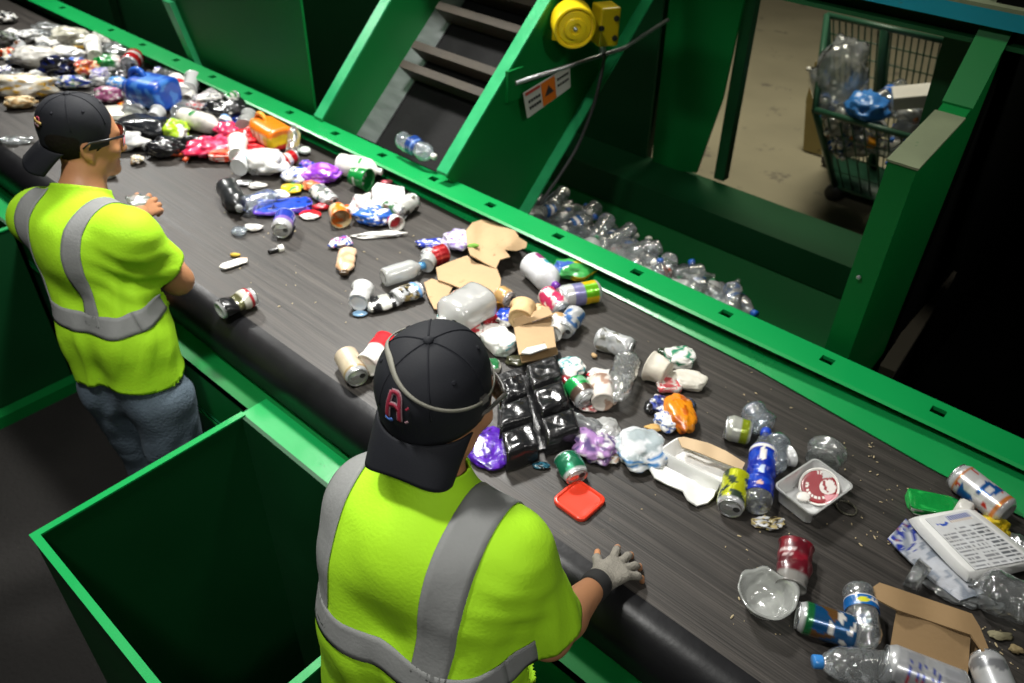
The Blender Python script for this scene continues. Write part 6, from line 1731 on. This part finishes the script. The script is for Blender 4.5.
loft('tray_body', [[(658, 463, 0.004), (684, 449, 0.004), (744, 477, 0.004), (715, 497, 0.004)],
                   [(659, 454, 0.028), (680, 440, 0.028), (745, 467, 0.028), (721, 486, 0.028)],
                   [(658, 450, 0.036), (679, 436, 0.036), (747, 464, 0.036), (723, 484, 0.036)],
                   [(660, 450, 0.038), (680, 437, 0.038), (745, 464, 0.038), (722, 482, 0.038)],
                   [(667, 453, 0.026), (682, 443, 0.026), (738, 466, 0.026), (722, 478, 0.026)],
                   [(671, 458, 0.010), (686, 449, 0.010), (732, 471, 0.010), (719, 480, 0.010)]], FOAMW, fo, FL_)
poly_sheet('', [(656, 460), (650, 468), (655, 477), (668, 484), (683, 490), (688, 499), (697, 505), (708, 502), (714, 496), (716, 490), (690, 478), (670, 468)], FOAMW, root=fo, lift=lambda u, v: 0.006 + 0.006 * math.sin(u * 0.15) + 0.012 * max(0, min(1, (700 - u) / 50)), amp=0.004, seed=9, part='lip', th=0.004)
poly_sheet('', [(678, 437), (684, 436), (708, 442), (726, 450), (745, 462), (742, 469), (724, 462), (700, 452), (682, 446)], TANB, root=fo, zb=BZ, lift=lambda u, v: 0.044 + 0.004 * math.sin(u * 0.2), amp=0.003, seed=10, part='board_flap', th=0.003)
can('lime yellow can under the edge of the foam container', (737, 479), (731, 505), lambda u, v, p: lin('c0c81c') if noise.noise(p * 45) < 0.15 else lin('3a4a3a'), 0.034, L=0.115, amp=0.10, seed=4)
bl = bands(blot(lin('102a98'), lin('1c44b8'), 35, 0.15, 2), [(0.93, 1.0, W_)])
bl = spot(spot(spot(bl, W_, 0.93, 0.75, 0.035, 0.16), lin('c8d8f0'), 0.94, 0.42, 0.035, 0.08), lin('d8b0a0'), 0.93, 0.12, 0.035, 0.05)
bl = spot(bl, lin('d8a890'), 0.12, 0.82, 0.03, 0.05)
bottle('clear bottle with deep blue label standing out beside the frosted tub', (757, 508), (766, 431), 0.034, mat=CLR, lab=bl, labr=(0.12, 0.70), cap=lin('1c44b8'), kind='waist', roll=0.3)
can('dented lime and silver can behind the blue labelled bottle', (751, 433), (725, 427), lambda u, v, p: lin('8a9a1c') if v < 0.4 else lin('b8bab0'), 0.035, amp=0.15, seed=6)
bottle('crumpled clear bottle end behind the blue labelled bottle', (756, 415), (762, 424), 0.036, L=0.085, mat=CLRB, amp=0.3, seed=7)
bottle('crumpled clear bottle right of the blue labelled bottle', (778, 440), (774, 474), 0.034, mat=CLRB, amp=0.25, seed=9)
cupc('small clear cup end with red spot beside the crumpled clear bottle', (783, 458), (790, 456), 0.022, 0.027, spot(solid(W_), RED, 0.5, 0.2, 0.1, 0.2), FROST, name='plastic_cup')
# frosted tub
c, X, Y, hw, hd = axes_from((775, 485), (817, 458), (852, 487), (812, 516), BZ + 0.055); c.z = BZ
tb_ = empty('frosted_tub', tuple(c)); tag(tb_, 'square frosted plastic tub on the belt with a round lid inside', 'tub')
k = 0.86
rings_obj('tub_shell', [rsq(c, X, Y, hw * k - 0.01, hd * k - 0.01, 0.012, 0.002), rsq(c, X, Y, hw * k, hd * k, 0.014, 0.006), rsq(c, X, Y, hw - 0.001, hd - 0.001, 0.014, 0.052), rsq(c, X, Y, hw + 0.001, hd + 0.001, 0.015, 0.055), rsq(c, X, Y, hw - 0.0015, hd - 0.0015, 0.013, 0.056), rsq(c, X, Y, hw * k - 0.002, hd * k - 0.002, 0.012, 0.009), rsq(c, X, Y, hw * k - 0.012, hd * k - 0.012, 0.010, 0.005)], FROST, tb_, c)
rings_obj('rim', [rsq(c, X, Y, hw + 0.003, hd + 0.003, 0.016, 0.052), rsq(c, X, Y, hw + 0.003, hd + 0.003, 0.016, 0.057), rsq(c, X, Y, hw - 0.001, hd - 0.001, 0.014, 0.057), rsq(c, X, Y, hw - 0.001, hd - 0.001, 0.014, 0.052)], MILK, tb_, c, False, False)
# round red printed lid leaning in the tub
lc = aZ(819, 487, BZ + 0.032)
nrm = Vector((0.02, -0.55, 0.85)).normalized()
xr = RIGHT - nrm * RIGHT.dot(nrm); xr.normalize(); yr = nrm.cross(xr)
rd = empty('round_lid', tuple(lc), Matrix((xr, yr, nrm)).transposed()); tag(rd, 'round dark red and white printed lid inside the frosted tub', 'lid')
vs = []; fs = []; cols = []; NR, NA = 22, 72
rr0 = 0.047
for i in range(NR + 1):
    for j in range(NA):
        r = rr0 * i / NR; a = 2 * math.pi * j / NA; x, y = r * math.cos(a), r * math.sin(a)
        z = 0.003 if r > rr0 * 0.94 else (0.0 if r > rr0 * 0.86 else 0.001)
        vs.append((x, y, z)); rho = r / rr0; deg = (math.degrees(a) + 360) % 360
        cc = lin('8e1a24') if rho < 0.88 else W_
        q = (x / rr0 - 0.42) ** 2 + (y / rr0 + 0.05) ** 2
        if q < 0.16 and rho < 0.88: cc = lin('e0dad6') if noise.noise(Vector((x, y, 0)) * 110) > -0.25 else lin('8e1a24')
        if 0.50 < rho < 0.66 and 150 < deg < 300 and int(deg / 6) % 3 != 0: cc = W_
        if x / rr0 > 0.2 and y / rr0 < -0.45: cc = lin('d8949c')
        if 0.68 < rho < 0.86 and 60 < deg < 95 : cc = W_ if int(deg / 5) % 2 else cc
        if -0.62 < x / rr0 < -0.48 and abs(y / rr0 - 0.2) < 0.10 and int(y * 900) % 2: cc = W_
        if rho < 0.88 and 0.25 < x / rr0 and y / rr0 > 0.42: cc = lin('c8c8c6')
        cols.append(cc)
for i in range(NR):
    for j in range(NA): fs.append((i * NA + j, i * NA + (j + 1) % NA, (i + 1) * NA + (j + 1) % NA, (i + 1) * NA + j))
o = mesh('lid_disc', vs, fs, PLAS, rd, True, cols); md = o.modifiers.new('t', 'SOLIDIFY'); md.thickness = 0.002; md.offset = -1
lump('crumpled white napkin scrap inside the frosted tub', 803, 497, 14, 12, solid(W_), PAPR, seed=120, sub=3, zb=BZ + 0.009, amp=0.2, name='napkin_scrap', cat='napkin')
cupc('crushed clear cup lying behind the frosted tub', (822, 462), (827, 452), 0.040, 0.048, solid(W_), CLR, name='plastic_cup', amp=0.25, seed=4)
MB_ = MB().tube([Vector((0.024 * math.cos(a), 0.020 * math.sin(a), 0.004)) for a in [i * 2 * math.pi / 24 for i in range(25)]], 0.0022, 6)
rg = empty('plastic_ring', tuple(aZ(846, 509, BZ))); tag(rg, 'thin plastic ring on the belt right of the frosted tub', 'ring')
MB_.build('ring', paint('smoky_plastic', (0.09, 0.085, 0.06), 0.3), rg, smooth=True)
lump('crumpled gold and silver wrapper below the frosted tub', 770, 524, 26, 15, patch3(lin('b8a878'), S_, lin('3a3018'), sd=121), seed=121, amp=0.45, sub=4, name='foil_wrapper', cat='wrapper')
# crimson cup, bowl, cans and bottles at the bottom right
cupc('crimson printed cup with clear base on the near belt', (791, 588), (796, 546), 0.030, 0.036, bands(marks(blot(lin('58101c'), lin('7a1826'), 30, 0.1, 2), lin('d0b8b8'), 0.78, 1.0, 0.55, 0.85, 2, 4), [(-0.1, 0.30, lin('7c7a76'))]), PLAS, name='plastic_cup', amp=0.3, seed=6, flat=0.8)
bw = aZ(763, 606, BZ)
bowl = empty('clear_bowl', tuple(bw)); tag(bowl, 'round crumpled clear plastic bowl on the belt below the crimson cup', 'bowl')
def bwarp(p):
    n = noise.noise(p * 26) * 1.3; return Vector((p.x * (1 + 0.16 * n), p.y * (1 + 0.14 * n), p.z + 0.007 * n + 0.002))
lathe_mesh('bowl_shell', fine([(0.0, 0.003), (0.032, 0.002), (0.042, 0.006), (0.055, 0.038), (0.060, 0.045), (0.064, 0.046), (0.064, 0.048), (0.058, 0.047), (0.040, 0.010), (0.031, 0.005), (0.0, 0.006)], 0.006), 48, bwarp, clear('clear_bowl_plastic', (0.92, 0.94, 0.92), 0.55, (0.82, 0.84, 0.80), 0.12, 0.95, 0.3, 30), bowl, close=False)
gcan = lambda u, v, p: lin('1a6a38') if v > 0.80 else (W_ if (noise.noise(p * 60 + Vector((3, 0, 0))) > 0.28 and v < 0.55) else (lin('124a78') if noise.noise(p * 25) < 0.2 else lin('6a4a28')))
can('green and blue can with bright lid at the bottom of the photo', (852, 632), (803, 617), gcan, 0.034, L=0.122, seed=1, roll=0.3)
wl = bands(marks(solid(lin('1a62a8')), W_, 0.8, 0.97, 0.25, 0.75, 2, 4), [(-0.1, 0.06, W_)])
wl = spot(wl, lin('d0d030'), 0.02, 0.55, 0.05, 0.3)
bottle('clear bottle with blue and yellow band crossing the green and blue can', (858, 588), (868, 655), 0.034, mat=CLR, lab=wl, labr=(0.24, 0.40), amp=0.06, seed=2, zb=BZ + 0.01)
bottle('clear bottle with a light blue cap at the bottom edge', (893, 668), (832, 663), 0.036, mat=CLR, cap=lin('3a86d0'), amp=0.12, seed=5, L=0.19)
wc = marks(marks(blot(lin('b8babc'), lin('a4a6aa'), 25, 0.1, 1), lin('3a4a9a'), 0.86, 1.0, 0.35, 0.8, 5, 5, 3), lin('b03a48'), 0.80, 0.86, 0.35, 0.8, 5, 2, 4)
can('white and silver can with small print at the bottom edge', (957, 690), (891, 664), wc, 0.040, seed=1, lid=True, L=0.15)
can('silver can with its lid to the camera at the bottom right', (1002, 700), (988, 666), blot(S_, lin('8a8c90'), 30, 0.1, 2), 0.035, L=0.11, seed=3)
cb0 = empty('cardboard_box', tuple(aZ(925, 630, BZ))); tag(cb0, 'flattened kraft cardboard box with open flap at the bottom right', 'box')
poly_sheet('', [(874, 586), (880, 582), (972, 613), (980, 626), (989, 648), (984, 652), (971, 634), (897, 609), (876, 598)], CARDD, root=cb0, lift=lambda u, v: 0.052 + 0.004 * math.sin(u * 0.1), amp=0.005, seed=11, part='top_flap')
poly_sheet('', [(897, 609), (971, 634), (968, 679), (930, 664), (890, 650)], CARDD, root=cb0, lift=lambda u, v: 0.008 + 0.040 * max(0, min(1, (652 + (u - 897) * 0.35 - v) / 42)), amp=0.003, seed=12, part='side_panel')
poly_sheet('', [(972, 634), (985, 648), (984, 660), (970, 668)], CARDD, root=cb0, lift=lambda u, v: 0.015, amp=0.003, seed=13, part='end_flap')
# printed foam tray on the printed film
PRT = lambda u, v, p: W_
fq = [(907, 517), (972, 508), (1040, 566), (968, 580)]
ft_ = empty('foam_tray', tuple(aZ(970, 545, BZ + 0.03))); tag(ft_, 'white foam tray covered in printed text at the right edge', 'foam tray')
o_ = Vector(ft_.location)
loft('tray_shell', [[(u, v, 0.030) for u, v in ((905, 519), (972, 507), (1046, 566), (966, 584))], [(u, v, 0.036) for u, v in ((906, 518), (972, 507), (1045, 565), (967, 583))], [(u, v, 0.056) for u, v in ((915, 517), (969, 508), (1036, 562), (969, 574))], [(u, v, 0.058) for u, v in ((917, 517), (968, 509), (1034, 561), (969, 572))]], FOAMW, ft_, o_)
T4 = [aZ(u, v, BZ + 0.0595) for u, v in ((925, 519), (967, 510), (1030, 560), (975, 570))]
rnd = random.Random(5); n1, n2 = 70, 60; vs = []; fs = []; cols = []
def txt(s_, t_):
    # s_: across the top edge, t_: down the tray
    if 0.42 < s_ < 0.92 and 0.03 < t_ < 0.17: return lin('2a4a9a') if (int(s_ * 60) % 3) and t_ < 0.12 else (lin('8a5a3a') if int(s_ * 40) % 2 else W_)
    if 0.1 < s_ < 0.38 and 0.10 < t_ < 0.2 and noise.noise(Vector((s_ * 14, t_ * 14, 2))) > 0.0: return lin('2a52b8')
    if t_ > 0.26:
        col = int(s_ * 3.0); fs_ = s_ * 3.0 - col
        if fs_ < 0.06 or fs_ > 0.94: return None
        rowi = int(t_ * 30)
        if rowi % 2 == 0 and noise.noise(Vector((s_ * 40, rowi * 3.7, 0))) > -0.22 and not (col == 0 and t_ < 0.32): return lin('8c8e92') if col < 2 else lin('606468')
    return None
for i in range(n1 + 1):
    for j in range(n2 + 1):
        s_, t_ = j / n2, i / n1
        p = T4[0].lerp(T4[1], s_).lerp(T4[3].lerp(T4[2], s_), t_); vs.append(p - o_); cols.append(txt(s_, t_) or lin('d2d4d6'))
for i in range(n1):
    for j in range(n2): fs.append((i * (n2 + 1) + j, i * (n2 + 1) + j + 1, (i + 1) * (n2 + 1) + j + 1, (i + 1) * (n2 + 1) + j))
o = mesh('printed_sheet', vs, fs, PAPR, ft_, False, cols); md = o.modifiers.new('t', 'SOLIDIFY'); md.thickness = 0.001
def filmpat(u, v, p):
    d = (u - 888) * 0.0 + v
    if u < 915 and v < 552 and noise.noise(Vector((u * 0.25, v * 0.35, 1))) > 0.12: return lin('2a3a98')
    if u + v < 1440 and int((u - v) * 0.45) % 5 == 0: return lin('7a3a58')
    return lin('c0c4cc') if noise.noise(Vector((u * 0.1, v * 0.1, 0))) < 0.1 else lin('8c94a0')
poly_sheet('white film sheet with blue print tucked under the foam tray', [(888, 538), (906, 518), (925, 535), (950, 560), (975, 585), (985, 592), (960, 600), (935, 582), (910, 560)], FILM, pat=filmpat, amp=0.012, seed=14, freq=16, name='printed_film', cat='film', lift=lambda u, v: 0.008, step=0.010)
lump('green packet with white print behind the foam tray', 932, 506, 50, 27, marks(blot(lin('128a3a'), lin('2ab050'), 30, 0.2, 2), W_, 0.55, 1.0, 0.3, 0.7, 2, 5), seed=122, amp=0.10, box=0.35, ang=-14, tall=0.55)
ocan = lambda u, v, p: lin('d08040') if (v < 0.18 or v > 0.84) else (lin('1c5aa0') if noise.noise(p * 40 + Vector((0, 0, 2))) > 0.05 and 0.28 < v < 0.78 else (lin('c83a2a') if noise.noise(p * 55) > 0.34 else lin('d4d4d4')))
ocan = marks(ocan, lin('e8e8ea'), 0.8, 1.0, 0.35, 0.72, 2, 4, 9)
can('tall white, blue and orange can with open dark top at the right edge', (1008, 514), (956, 474), ocan, 0.038, seed=1)
bottle('small white bottle lying behind the foam tray', (956, 506), (974, 516), 0.026, mat=PLAS, pat=solid(lin('d8d6d0')), kind='plain', cap=W_)
lump('yellow bag under the tall white, blue and orange can', 993, 528, 34, 30, patch3(lin('c8a818'), lin('e0c838'), lin('8a7a18'), sd=123), seed=123, amp=0.25)
cupc('clear cup base poking out left under the printed film', (925, 580), (912, 572), 0.030, 0.034, solid(W_), CLR, name='plastic_cup')
bottle('dark clear bottle under the foam tray at the right edge', (1030, 606), (970, 583), 0.048, mat=CLR, amp=0.18, seed=3, kind='plain')
lump('crumpled clear film under the foam tray’s lower corner', 955, 592, 54, 26, solid(lin('a0a4a4')), CFILM, seed=124, amp=0.4, ang=-25, tall=0.4)
lump('grey crumpled foil at the right edge beside the foam tray', 1019, 545, 16, 26, solid(lin('9a9a94')), ALU, seed=125, amp=0.35, name='foil_scrap', cat='foil')
lump('soggy pale paper scrap right of the kraft box', 1000, 636, 22, 8, solid(lin('8a8468')), PAPR, seed=126, sub=3, amp=0.4, tall=0.3, name='paper_scrap', cat='scrap')
lump('soggy tan paper scrap at the right edge below the dark bottle', 1016, 650, 14, 7, solid(lin('8a7a58')), PAPR, seed=127, sub=3, amp=0.4, tall=0.3, name='paper_scrap', cat='scrap')
lump('torn grey film scrap behind the kraft box', 990, 606, 30, 10, solid(lin('6a6a60')), CFILM, seed=128, sub=3, amp=0.4, tall=0.3)

# ------------------------------------------------------------------ rubbish: near edge of the belt, left
can('crushed black, silver and red can near the farther person’s elbow', (219, 311), (253, 296), lambda u, v, p: lin('a81c28') if v > 0.80 else (lin('d8d6c8') if 0.66 < v < 0.80 else (K_ if v < 0.45 else lin('5a5a3a'))), 0.037, amp=0.2, seed=5, flat=0.85, pinch=(0.45, 0.35))
poly_sheet('white paper strip on bare belt near the farther person', [(219, 266), (222, 263), (240, 257), (247, 257), (247, 261), (232, 266), (225, 268)], PAPR, pat=lambda u, v, p: W_ if v > 259 else lin('c8a080'), name='paper_strip', cat='paper', amp=0.006, seed=15)
bottle('black plastic stick with a white knob on bare belt', (268, 252), (283, 248), 0.008, mat=PLAS, pat=solid(K_), kind='plain', cap=W_, name='plastic_stick', cat='stick')
lump('yellow twist of peel above the white paper strip', 235, 255, 11, 5, solid(lin('c8a840')), PAPR, seed=129, sub=2, tall=0.3, name='peel_scrap', cat='scrap')
can('beige can with gold end on the belt left of the nearer cap', (345, 354), (358, 378), lambda u, v, p: lin('b89a60') if v > 0.88 else (lin('4a4438') if 0.3 < u < 0.5 else lin('d8c8b0')), 0.035, L=0.115, seed=2)
cupc('red and white paper cup half hidden by the nearer cap', (366, 366), (388, 345), 0.036, 0.046, bands(blot(W_, lin('d8ccc8'), 25, 0.2), [(0.55, 1.1, RED)]), amp=0.12, seed=8)
# film in the farther person's hand
lump('crumpled clear film held in the farther person’s hand', 138, 200, 18, 14, solid(lin('b8bcc4')), CFILM, seed=130, zb=0.93 + 0.30, amp=0.35)

# crumbs: nobody could count them
rnd = random.Random(3); mb = MB()
V, F = ico(1)
spots = [(rnd.uniform(820, 900), rnd.uniform(440, 545)) for _ in range(46)] + [(rnd.uniform(640, 1000), rnd.uniform(330, 520)) for _ in range(60)] + [(rnd.uniform(930, 1020), rnd.uniform(600, 680)) for _ in range(50)] + [(rnd.uniform(180, 420), rnd.uniform(170, 330)) for _ in range(40)] + [(rnd.uniform(725, 800), rnd.uniform(500, 640)) for _ in range(25)]
for (u, v) in spots:
    p = aZ(u, v, BZ + 0.001)
    if not (0.97 < p.y < 1.83): continue
    s = rnd.uniform(0.0006, 0.0024); e = rnd.uniform(0.8, 3.2); a = rnd.uniform(0, 6.28)
    mb.add([p + Vector(((q.x * e * math.cos(a) - q.y * math.sin(a)) * s, (q.x * e * math.sin(a) + q.y * math.cos(a)) * s, (q.z + 0.6) * s * 0.6)) for q in V], F)
cr_ = mb.build('food_crumbs', paint('pale_crumbs', (0.42, 0.34, 0.20), 0.8, 0, 0.4, 200), kind='stuff')
tag(cr_, 'pale crumbs and food specks scattered over the dark belt', 'crumbs')

# ------------------------------------------------------------------ bottles in the hopper
def proto_bottle(tag_, mat, capc, labc, r=0.034, L=0.21, seed=1, kind='water'):
    root = empty(tag_, (0, 0, 0)); W = Warp(L, seed=seed, amp=0.3, freq=16.0)
    prof = fine(bottle_prof(L, r, kind), 0.014)
    b = lathe_mesh('bottle_body', prof, 16, W, mat, root, None, close=False)
    if capc: lathe_mesh('cap', [(0.0128, L - 0.017), (0.0136, L), (0.0, L + 0.002)], 10, W, PLAS, root, solid(capc))
    if labc: lathe_mesh('label', [(r + 0.001, L * 0.32 + i * L * 0.03) for i in range(9)], 16, W, FILM, root, labc, close=False)
    return root
def copy_thing(root):
    c = root.copy(); COL.objects.link(c)
    for ch in list(root.children):
        d = ch.copy(); COL.objects.link(d); d.parent = c; d.matrix_parent_inverse = ch.matrix_parent_inverse.copy()
    return c
def scatter(protos, spots, rnd):
    used = set()
    for (p, k, grp, lab, sc) in spots:
        o = protos[k]
        if k in used: o = copy_thing(o)
        used.add(k)
        e = Matrix.Rotation(rnd.uniform(0, 6.28), 3, 'Z') @ Matrix.Rotation(rnd.uniform(0.9, 2.0), 3, 'X') @ Matrix.Rotation(rnd.uniform(0, 6.28), 3, 'Z')
        R4 = e.to_4x4(); o.matrix_world = Matrix.Translation(Vector(p) - e @ Vector((0, 0, 0.1 * sc))) @ R4 @ Matrix.Scale(sc, 4)
        tag(o, lab, 'bottle', grp)
PB = [proto_bottle('clear_bottle', CLR, None, None, seed=1), proto_bottle('capped_bottle', CLRB, W_, None, seed=2), proto_bottle('labelled_bottle', CLR, lin('1c58b0'), bands(solid(lin('2a5a98')), [(0.4, 0.7, W_)]), seed=3), proto_bottle('milk_bottle', MILK, lin('2a8a58'), None, 0.04, 0.18, 4, 'plain'), proto_bottle('red_label_bottle', CLR, None, patch3(lin('b0442c'), W_, lin('b0442c'), sd=5), seed=5)]
HL = ['crumpled clear bottle without cap in the dark hopper pile behind the rail', 'bluish clear bottle with white cap in the dark hopper pile behind the rail', 'clear bottle with blue label in the dark hopper pile behind the rail', 'milky white bottle with green cap in the dark hopper pile behind the rail', 'clear bottle with red label in the dark hopper pile behind the rail']
HG = ['uncapped clear bottles in the hopper', 'bluish capped bottles in the hopper', 'blue labelled bottles in the hopper', 'milky bottles in the hopper', 'red labelled bottles in the hopper']
rnd = random.Random(11); sp = []
hz0 = 0.36
def pile_z(u): return hz0 + 0.10 * math.sin((u - 540) * 0.02)
for i in range(92):
    for _ in range(30):
        u = rnd.uniform(533, 735); t = (u - 533) / 200.0
        vtop = 186 + 108 * t ** 0.92; vbot = 207 + 100 * t
        v = rnd.uniform(vtop + 4, vbot + 14)
        P = aZ(u, v, rnd.uniform(0.48, 0.58))
        if P.y < 2.06: continue
        if all((P - q[0]).length > 0.062 for q in sp): break
    kx = rnd.choices([0, 1, 2, 3, 4], [46, 22, 8, 12, 5])[0]
    sp.append((P, kx, HG[kx], HL[kx], rnd.uniform(0.9, 1.25)))
scatter(PB, sp, rnd)
pbm = MB(); V, F = ico(3)
ctr = sum([q[0] for q in sp], Vector()) / len(sp)
GX = 26; GY = 10; vs = []; fs = []
xs_ = [min(q[0].x for q in sp) - 0.05, max(q[0].x for q in sp) + 0.05]
for i in range(GX + 1):
    for j in range(GY + 1):
        x = xs_[0] + (xs_[1] - xs_[0]) * i / GX
        yb_ = 2.0 + (max(q[0].y for q in sp) + 0.03 - 2.0) * (1 - 0.75 * (i / GX)) * j / GY
        z = 0.42 + 0.04 * noise.noise(Vector((x * 9, yb_ * 9, 0)))
        if j == GY: z = 0.03
        vs.append((x, yb_, z))
for i in range(GX):
    for j in range(GY): fs.append((i * (GY + 1) + j, (i + 1) * (GY + 1) + j, (i + 1) * (GY + 1) + j + 1, i * (GY + 1) + j + 1))
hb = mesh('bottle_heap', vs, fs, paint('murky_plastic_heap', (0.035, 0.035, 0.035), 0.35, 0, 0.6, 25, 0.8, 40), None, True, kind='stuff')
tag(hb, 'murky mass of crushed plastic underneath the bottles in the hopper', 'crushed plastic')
# bottle lying at the foot of the incline
ib = proto_bottle('water_bottle', CLRB, W_, bands(solid(lin('1c3a78')), [(0.5, 0.7, lin('6a8ac0'))]), 0.036, 0.22, 7)
tag(ib, 'crumpled bottle with dark blue label at the foot of the inclined conveyor', 'bottle')
pI = aX(416, 147, (XL2 + XR) / 2 + 0.2); 
zI = Vector((0.98, -0.1, 0.0)).normalized(); xI = Vector((0, 0, 1)) - zI * zI.z; xI.normalize()
ib.matrix_world = Matrix.Translation(pI - zI * 0.10) @ Matrix((xI, zI.cross(xI), zI)).transposed().to_4x4()

# ------------------------------------------------------------------ wire cart in the hall
cg = paint('dark_green_wire', (0.02, 0.08, 0.045), 0.4)
FLt, FRt = aZ(815, 110, 0.75), aZ(942, 146, 0.75)
dW = FRt - FLt; dW.z = 0
RLt = aZ(827, 15, 1.10); dD = RLt - FLt; dD.z = 0
RRt = RLt + dW * 1.0
FLb = aZ(835, 186, 0.10); FRb = FLb + dW * 0.85; RLb = FLb + dD * 0.85; RRb = RLb + dW * 0.85
ct = empty('wire_cart', (FLb.x, FLb.y, 0)); tag(ct, 'dark green wire cage cart filled with bottles on the concrete floor', 'cart')
ctl = Vector(ct.location)
def lc_(a, b, z):      # a across 0..1, b into depth 0..1, z height
    t = max(0.0, min(1.4, (z - 0.10) / 0.65))
    p = (FLb + (FRb - FLb) * a + (RLb - FLb) * b).lerp(FLt + dW * a + dD * b, t); p.z = z; return p
def cp_(mb, n): return lp(ct, mb, n, cg, smooth=True)
for (B_, T_) in ((FLb, FLt), (FRb, FRt), (RLb, RLt), (RRb, RRt)):
    cp_(MB().tube([B_, T_], 0.02, 10), 'corner_post')
    lp(ct, MB().lathe([(0.0, -0.02), (0.05, -0.02), (0.055, 0), (0.05, 0.02), (0.0, 0.02)], 16, Matrix.Translation((B_.x, B_.y, 0.056)) @ Matrix.Rotation(math.pi / 2, 4, 'X')), 'caster', DKM, smooth=True)
def wire_panel(n, A0, B0, A1, B1, nv=12, nh=7):
    mb = MB()
    mb.tube([A1, B1], 0.018, 8); mb.tube([A0, B0], 0.016, 8)
    for i in range(1, nv): mb.tube([A0.lerp(B0, i / nv), A1.lerp(B1, i / nv)], 0.005, 5)
    for i in range(1, nh): mb.tube([A0.lerp(A1, i / nh), B0.lerp(B1, i / nh)], 0.004, 5)
    cp_(mb, n)
wire_panel('front_gate', FLb, FRb, FLt, FRt, 10, 4)
wire_panel('back_panel', RLb, RRb, RLt, RRt, 18, 9)
wire_panel('side_panel', FLb, RLb, FLt, RLt, 9, 7)
wire_panel('side_panel', FRb, RRb, FRt, RRt, 9, 7)
cp_(MB().tube([RLb.lerp(RRb, 0.5), RLt.lerp(RRt, 0.5)], 0.03, 8), 'middle_brace')
cp_(MB().prism([FLb, FRb, RRb, RLb], (0, 0, 0.02)), 'floor_panel')
y0, y1c, x0c, x1c, zf = 0.0, 1.0, 0.0, 1.0, 0.75
PC = [proto_bottle('water_bottle', CLRB, lin('2a6ac8'), None, seed=21), proto_bottle('milk_bottle', PLAS if False else MILK, lin('2a6ac8'), None, 0.045, 0.22, 22, 'plain'), proto_bottle('labelled_bottle', CLR, W_, bands(solid(lin('2a6ac8')), [(0.4, 0.6, W_)]), 0.036, 0.22, 23), proto_bottle('orange_label_bottle', CLR, lin('d87a1a'), solid(lin('d8901a')), 0.036, 0.22, 24)]
CL = ['clear bottle with blue cap inside the wire cart', 'milky bottle with blue cap inside the wire cart', 'clear bottle with blue and white label inside the wire cart', 'bottle with orange label inside the wire cart']
CGp = ['blue capped clear bottles in the cart', 'milky bottles in the cart', 'blue labelled bottles in the cart', 'orange labelled bottles in the cart']
sp = []; rnd = random.Random(4)
for i in range(64):
    lx, ly = rnd.uniform(0.08, 0.92), rnd.uniform(0.1, 0.9)
    lz = 0.22 + 0.50 * rnd.random() ** 0.5 + 0.12 * ly
    kx = rnd.choices([0, 1, 2, 3], [22, 40, 28, 10])[0]
    sp.append((lc_(lx, ly, lz), kx, CGp[kx], CL[kx], rnd.uniform(0.85, 1.15)))
scatter(PC, sp, rnd)
V, F = ico(4)
def bagobj(name, label, c, rx, ry, rz, mat, seed, cat='bag'):
    r = empty(name, (c[0], c[1], c[2] - rz)); tag(r, label, cat)
    vs = [Vector((p.x * rx, p.y * ry, p.z * rz + rz)) * (1 + 0.22 * noise.noise(p * 2.2 + Vector((seed, 0, 0))) + 0.10 * (1 - 2 * abs(noise.noise(p * 5 + Vector((0, seed, 0)))))) for p in V]
    mesh('film', vs, F, mat, r); return r
bagobj('clear_bag', 'stuffed clear sack of bottles standing in the back corner of the wire cart', tuple(lc_(0.24, 0.62, 0.86)), 0.14, 0.13, 0.19, CFILM, 3)
pw = lc_(0.66, 0.4, 0.88)
bxw = empty('white_carton', tuple(pw)); tag(bxw, 'white carton on top of the load in the wire cart', 'carton')
MB().bar((0, 0, 0.0), (0.22, 0.10, 0.06), 0.18, 0.07).build('carton_body', paint('white_carton_board', (0.62, 0.60, 0.56), 0.6), bxw, bevel=0.006)
bagobj('blue_bag', 'bright blue plastic bag on the load in the wire cart', tuple(lc_(0.45, 0.25, 0.80)), 0.11, 0.10, 0.07, paint('blue_film', (0.05, 0.22, 0.62), 0.3), 5)
Y0 = aZ(806, 150, 0.02)
yb_ = empty('yellow_board', tuple(Y0)); tag(yb_, 'dirty yellow board leaning behind the left side of the wire cart', 'board')
bp_ = [aY(u, v, Y0.y) for u, v in ((803, 150), (822, 155), (824, 60), (815, 62), (806, 100))]
lp(yb_, MB().prism(bp_, (0.0, 0.02, 0.0)), 'board', paint('dirty_yellow_board', (0.26, 0.20, 0.07), 0.7, 0, 0.3, 5, speck=(0.04, 0.035, 0.02), speck_amt=0.62, speck_scale=9))
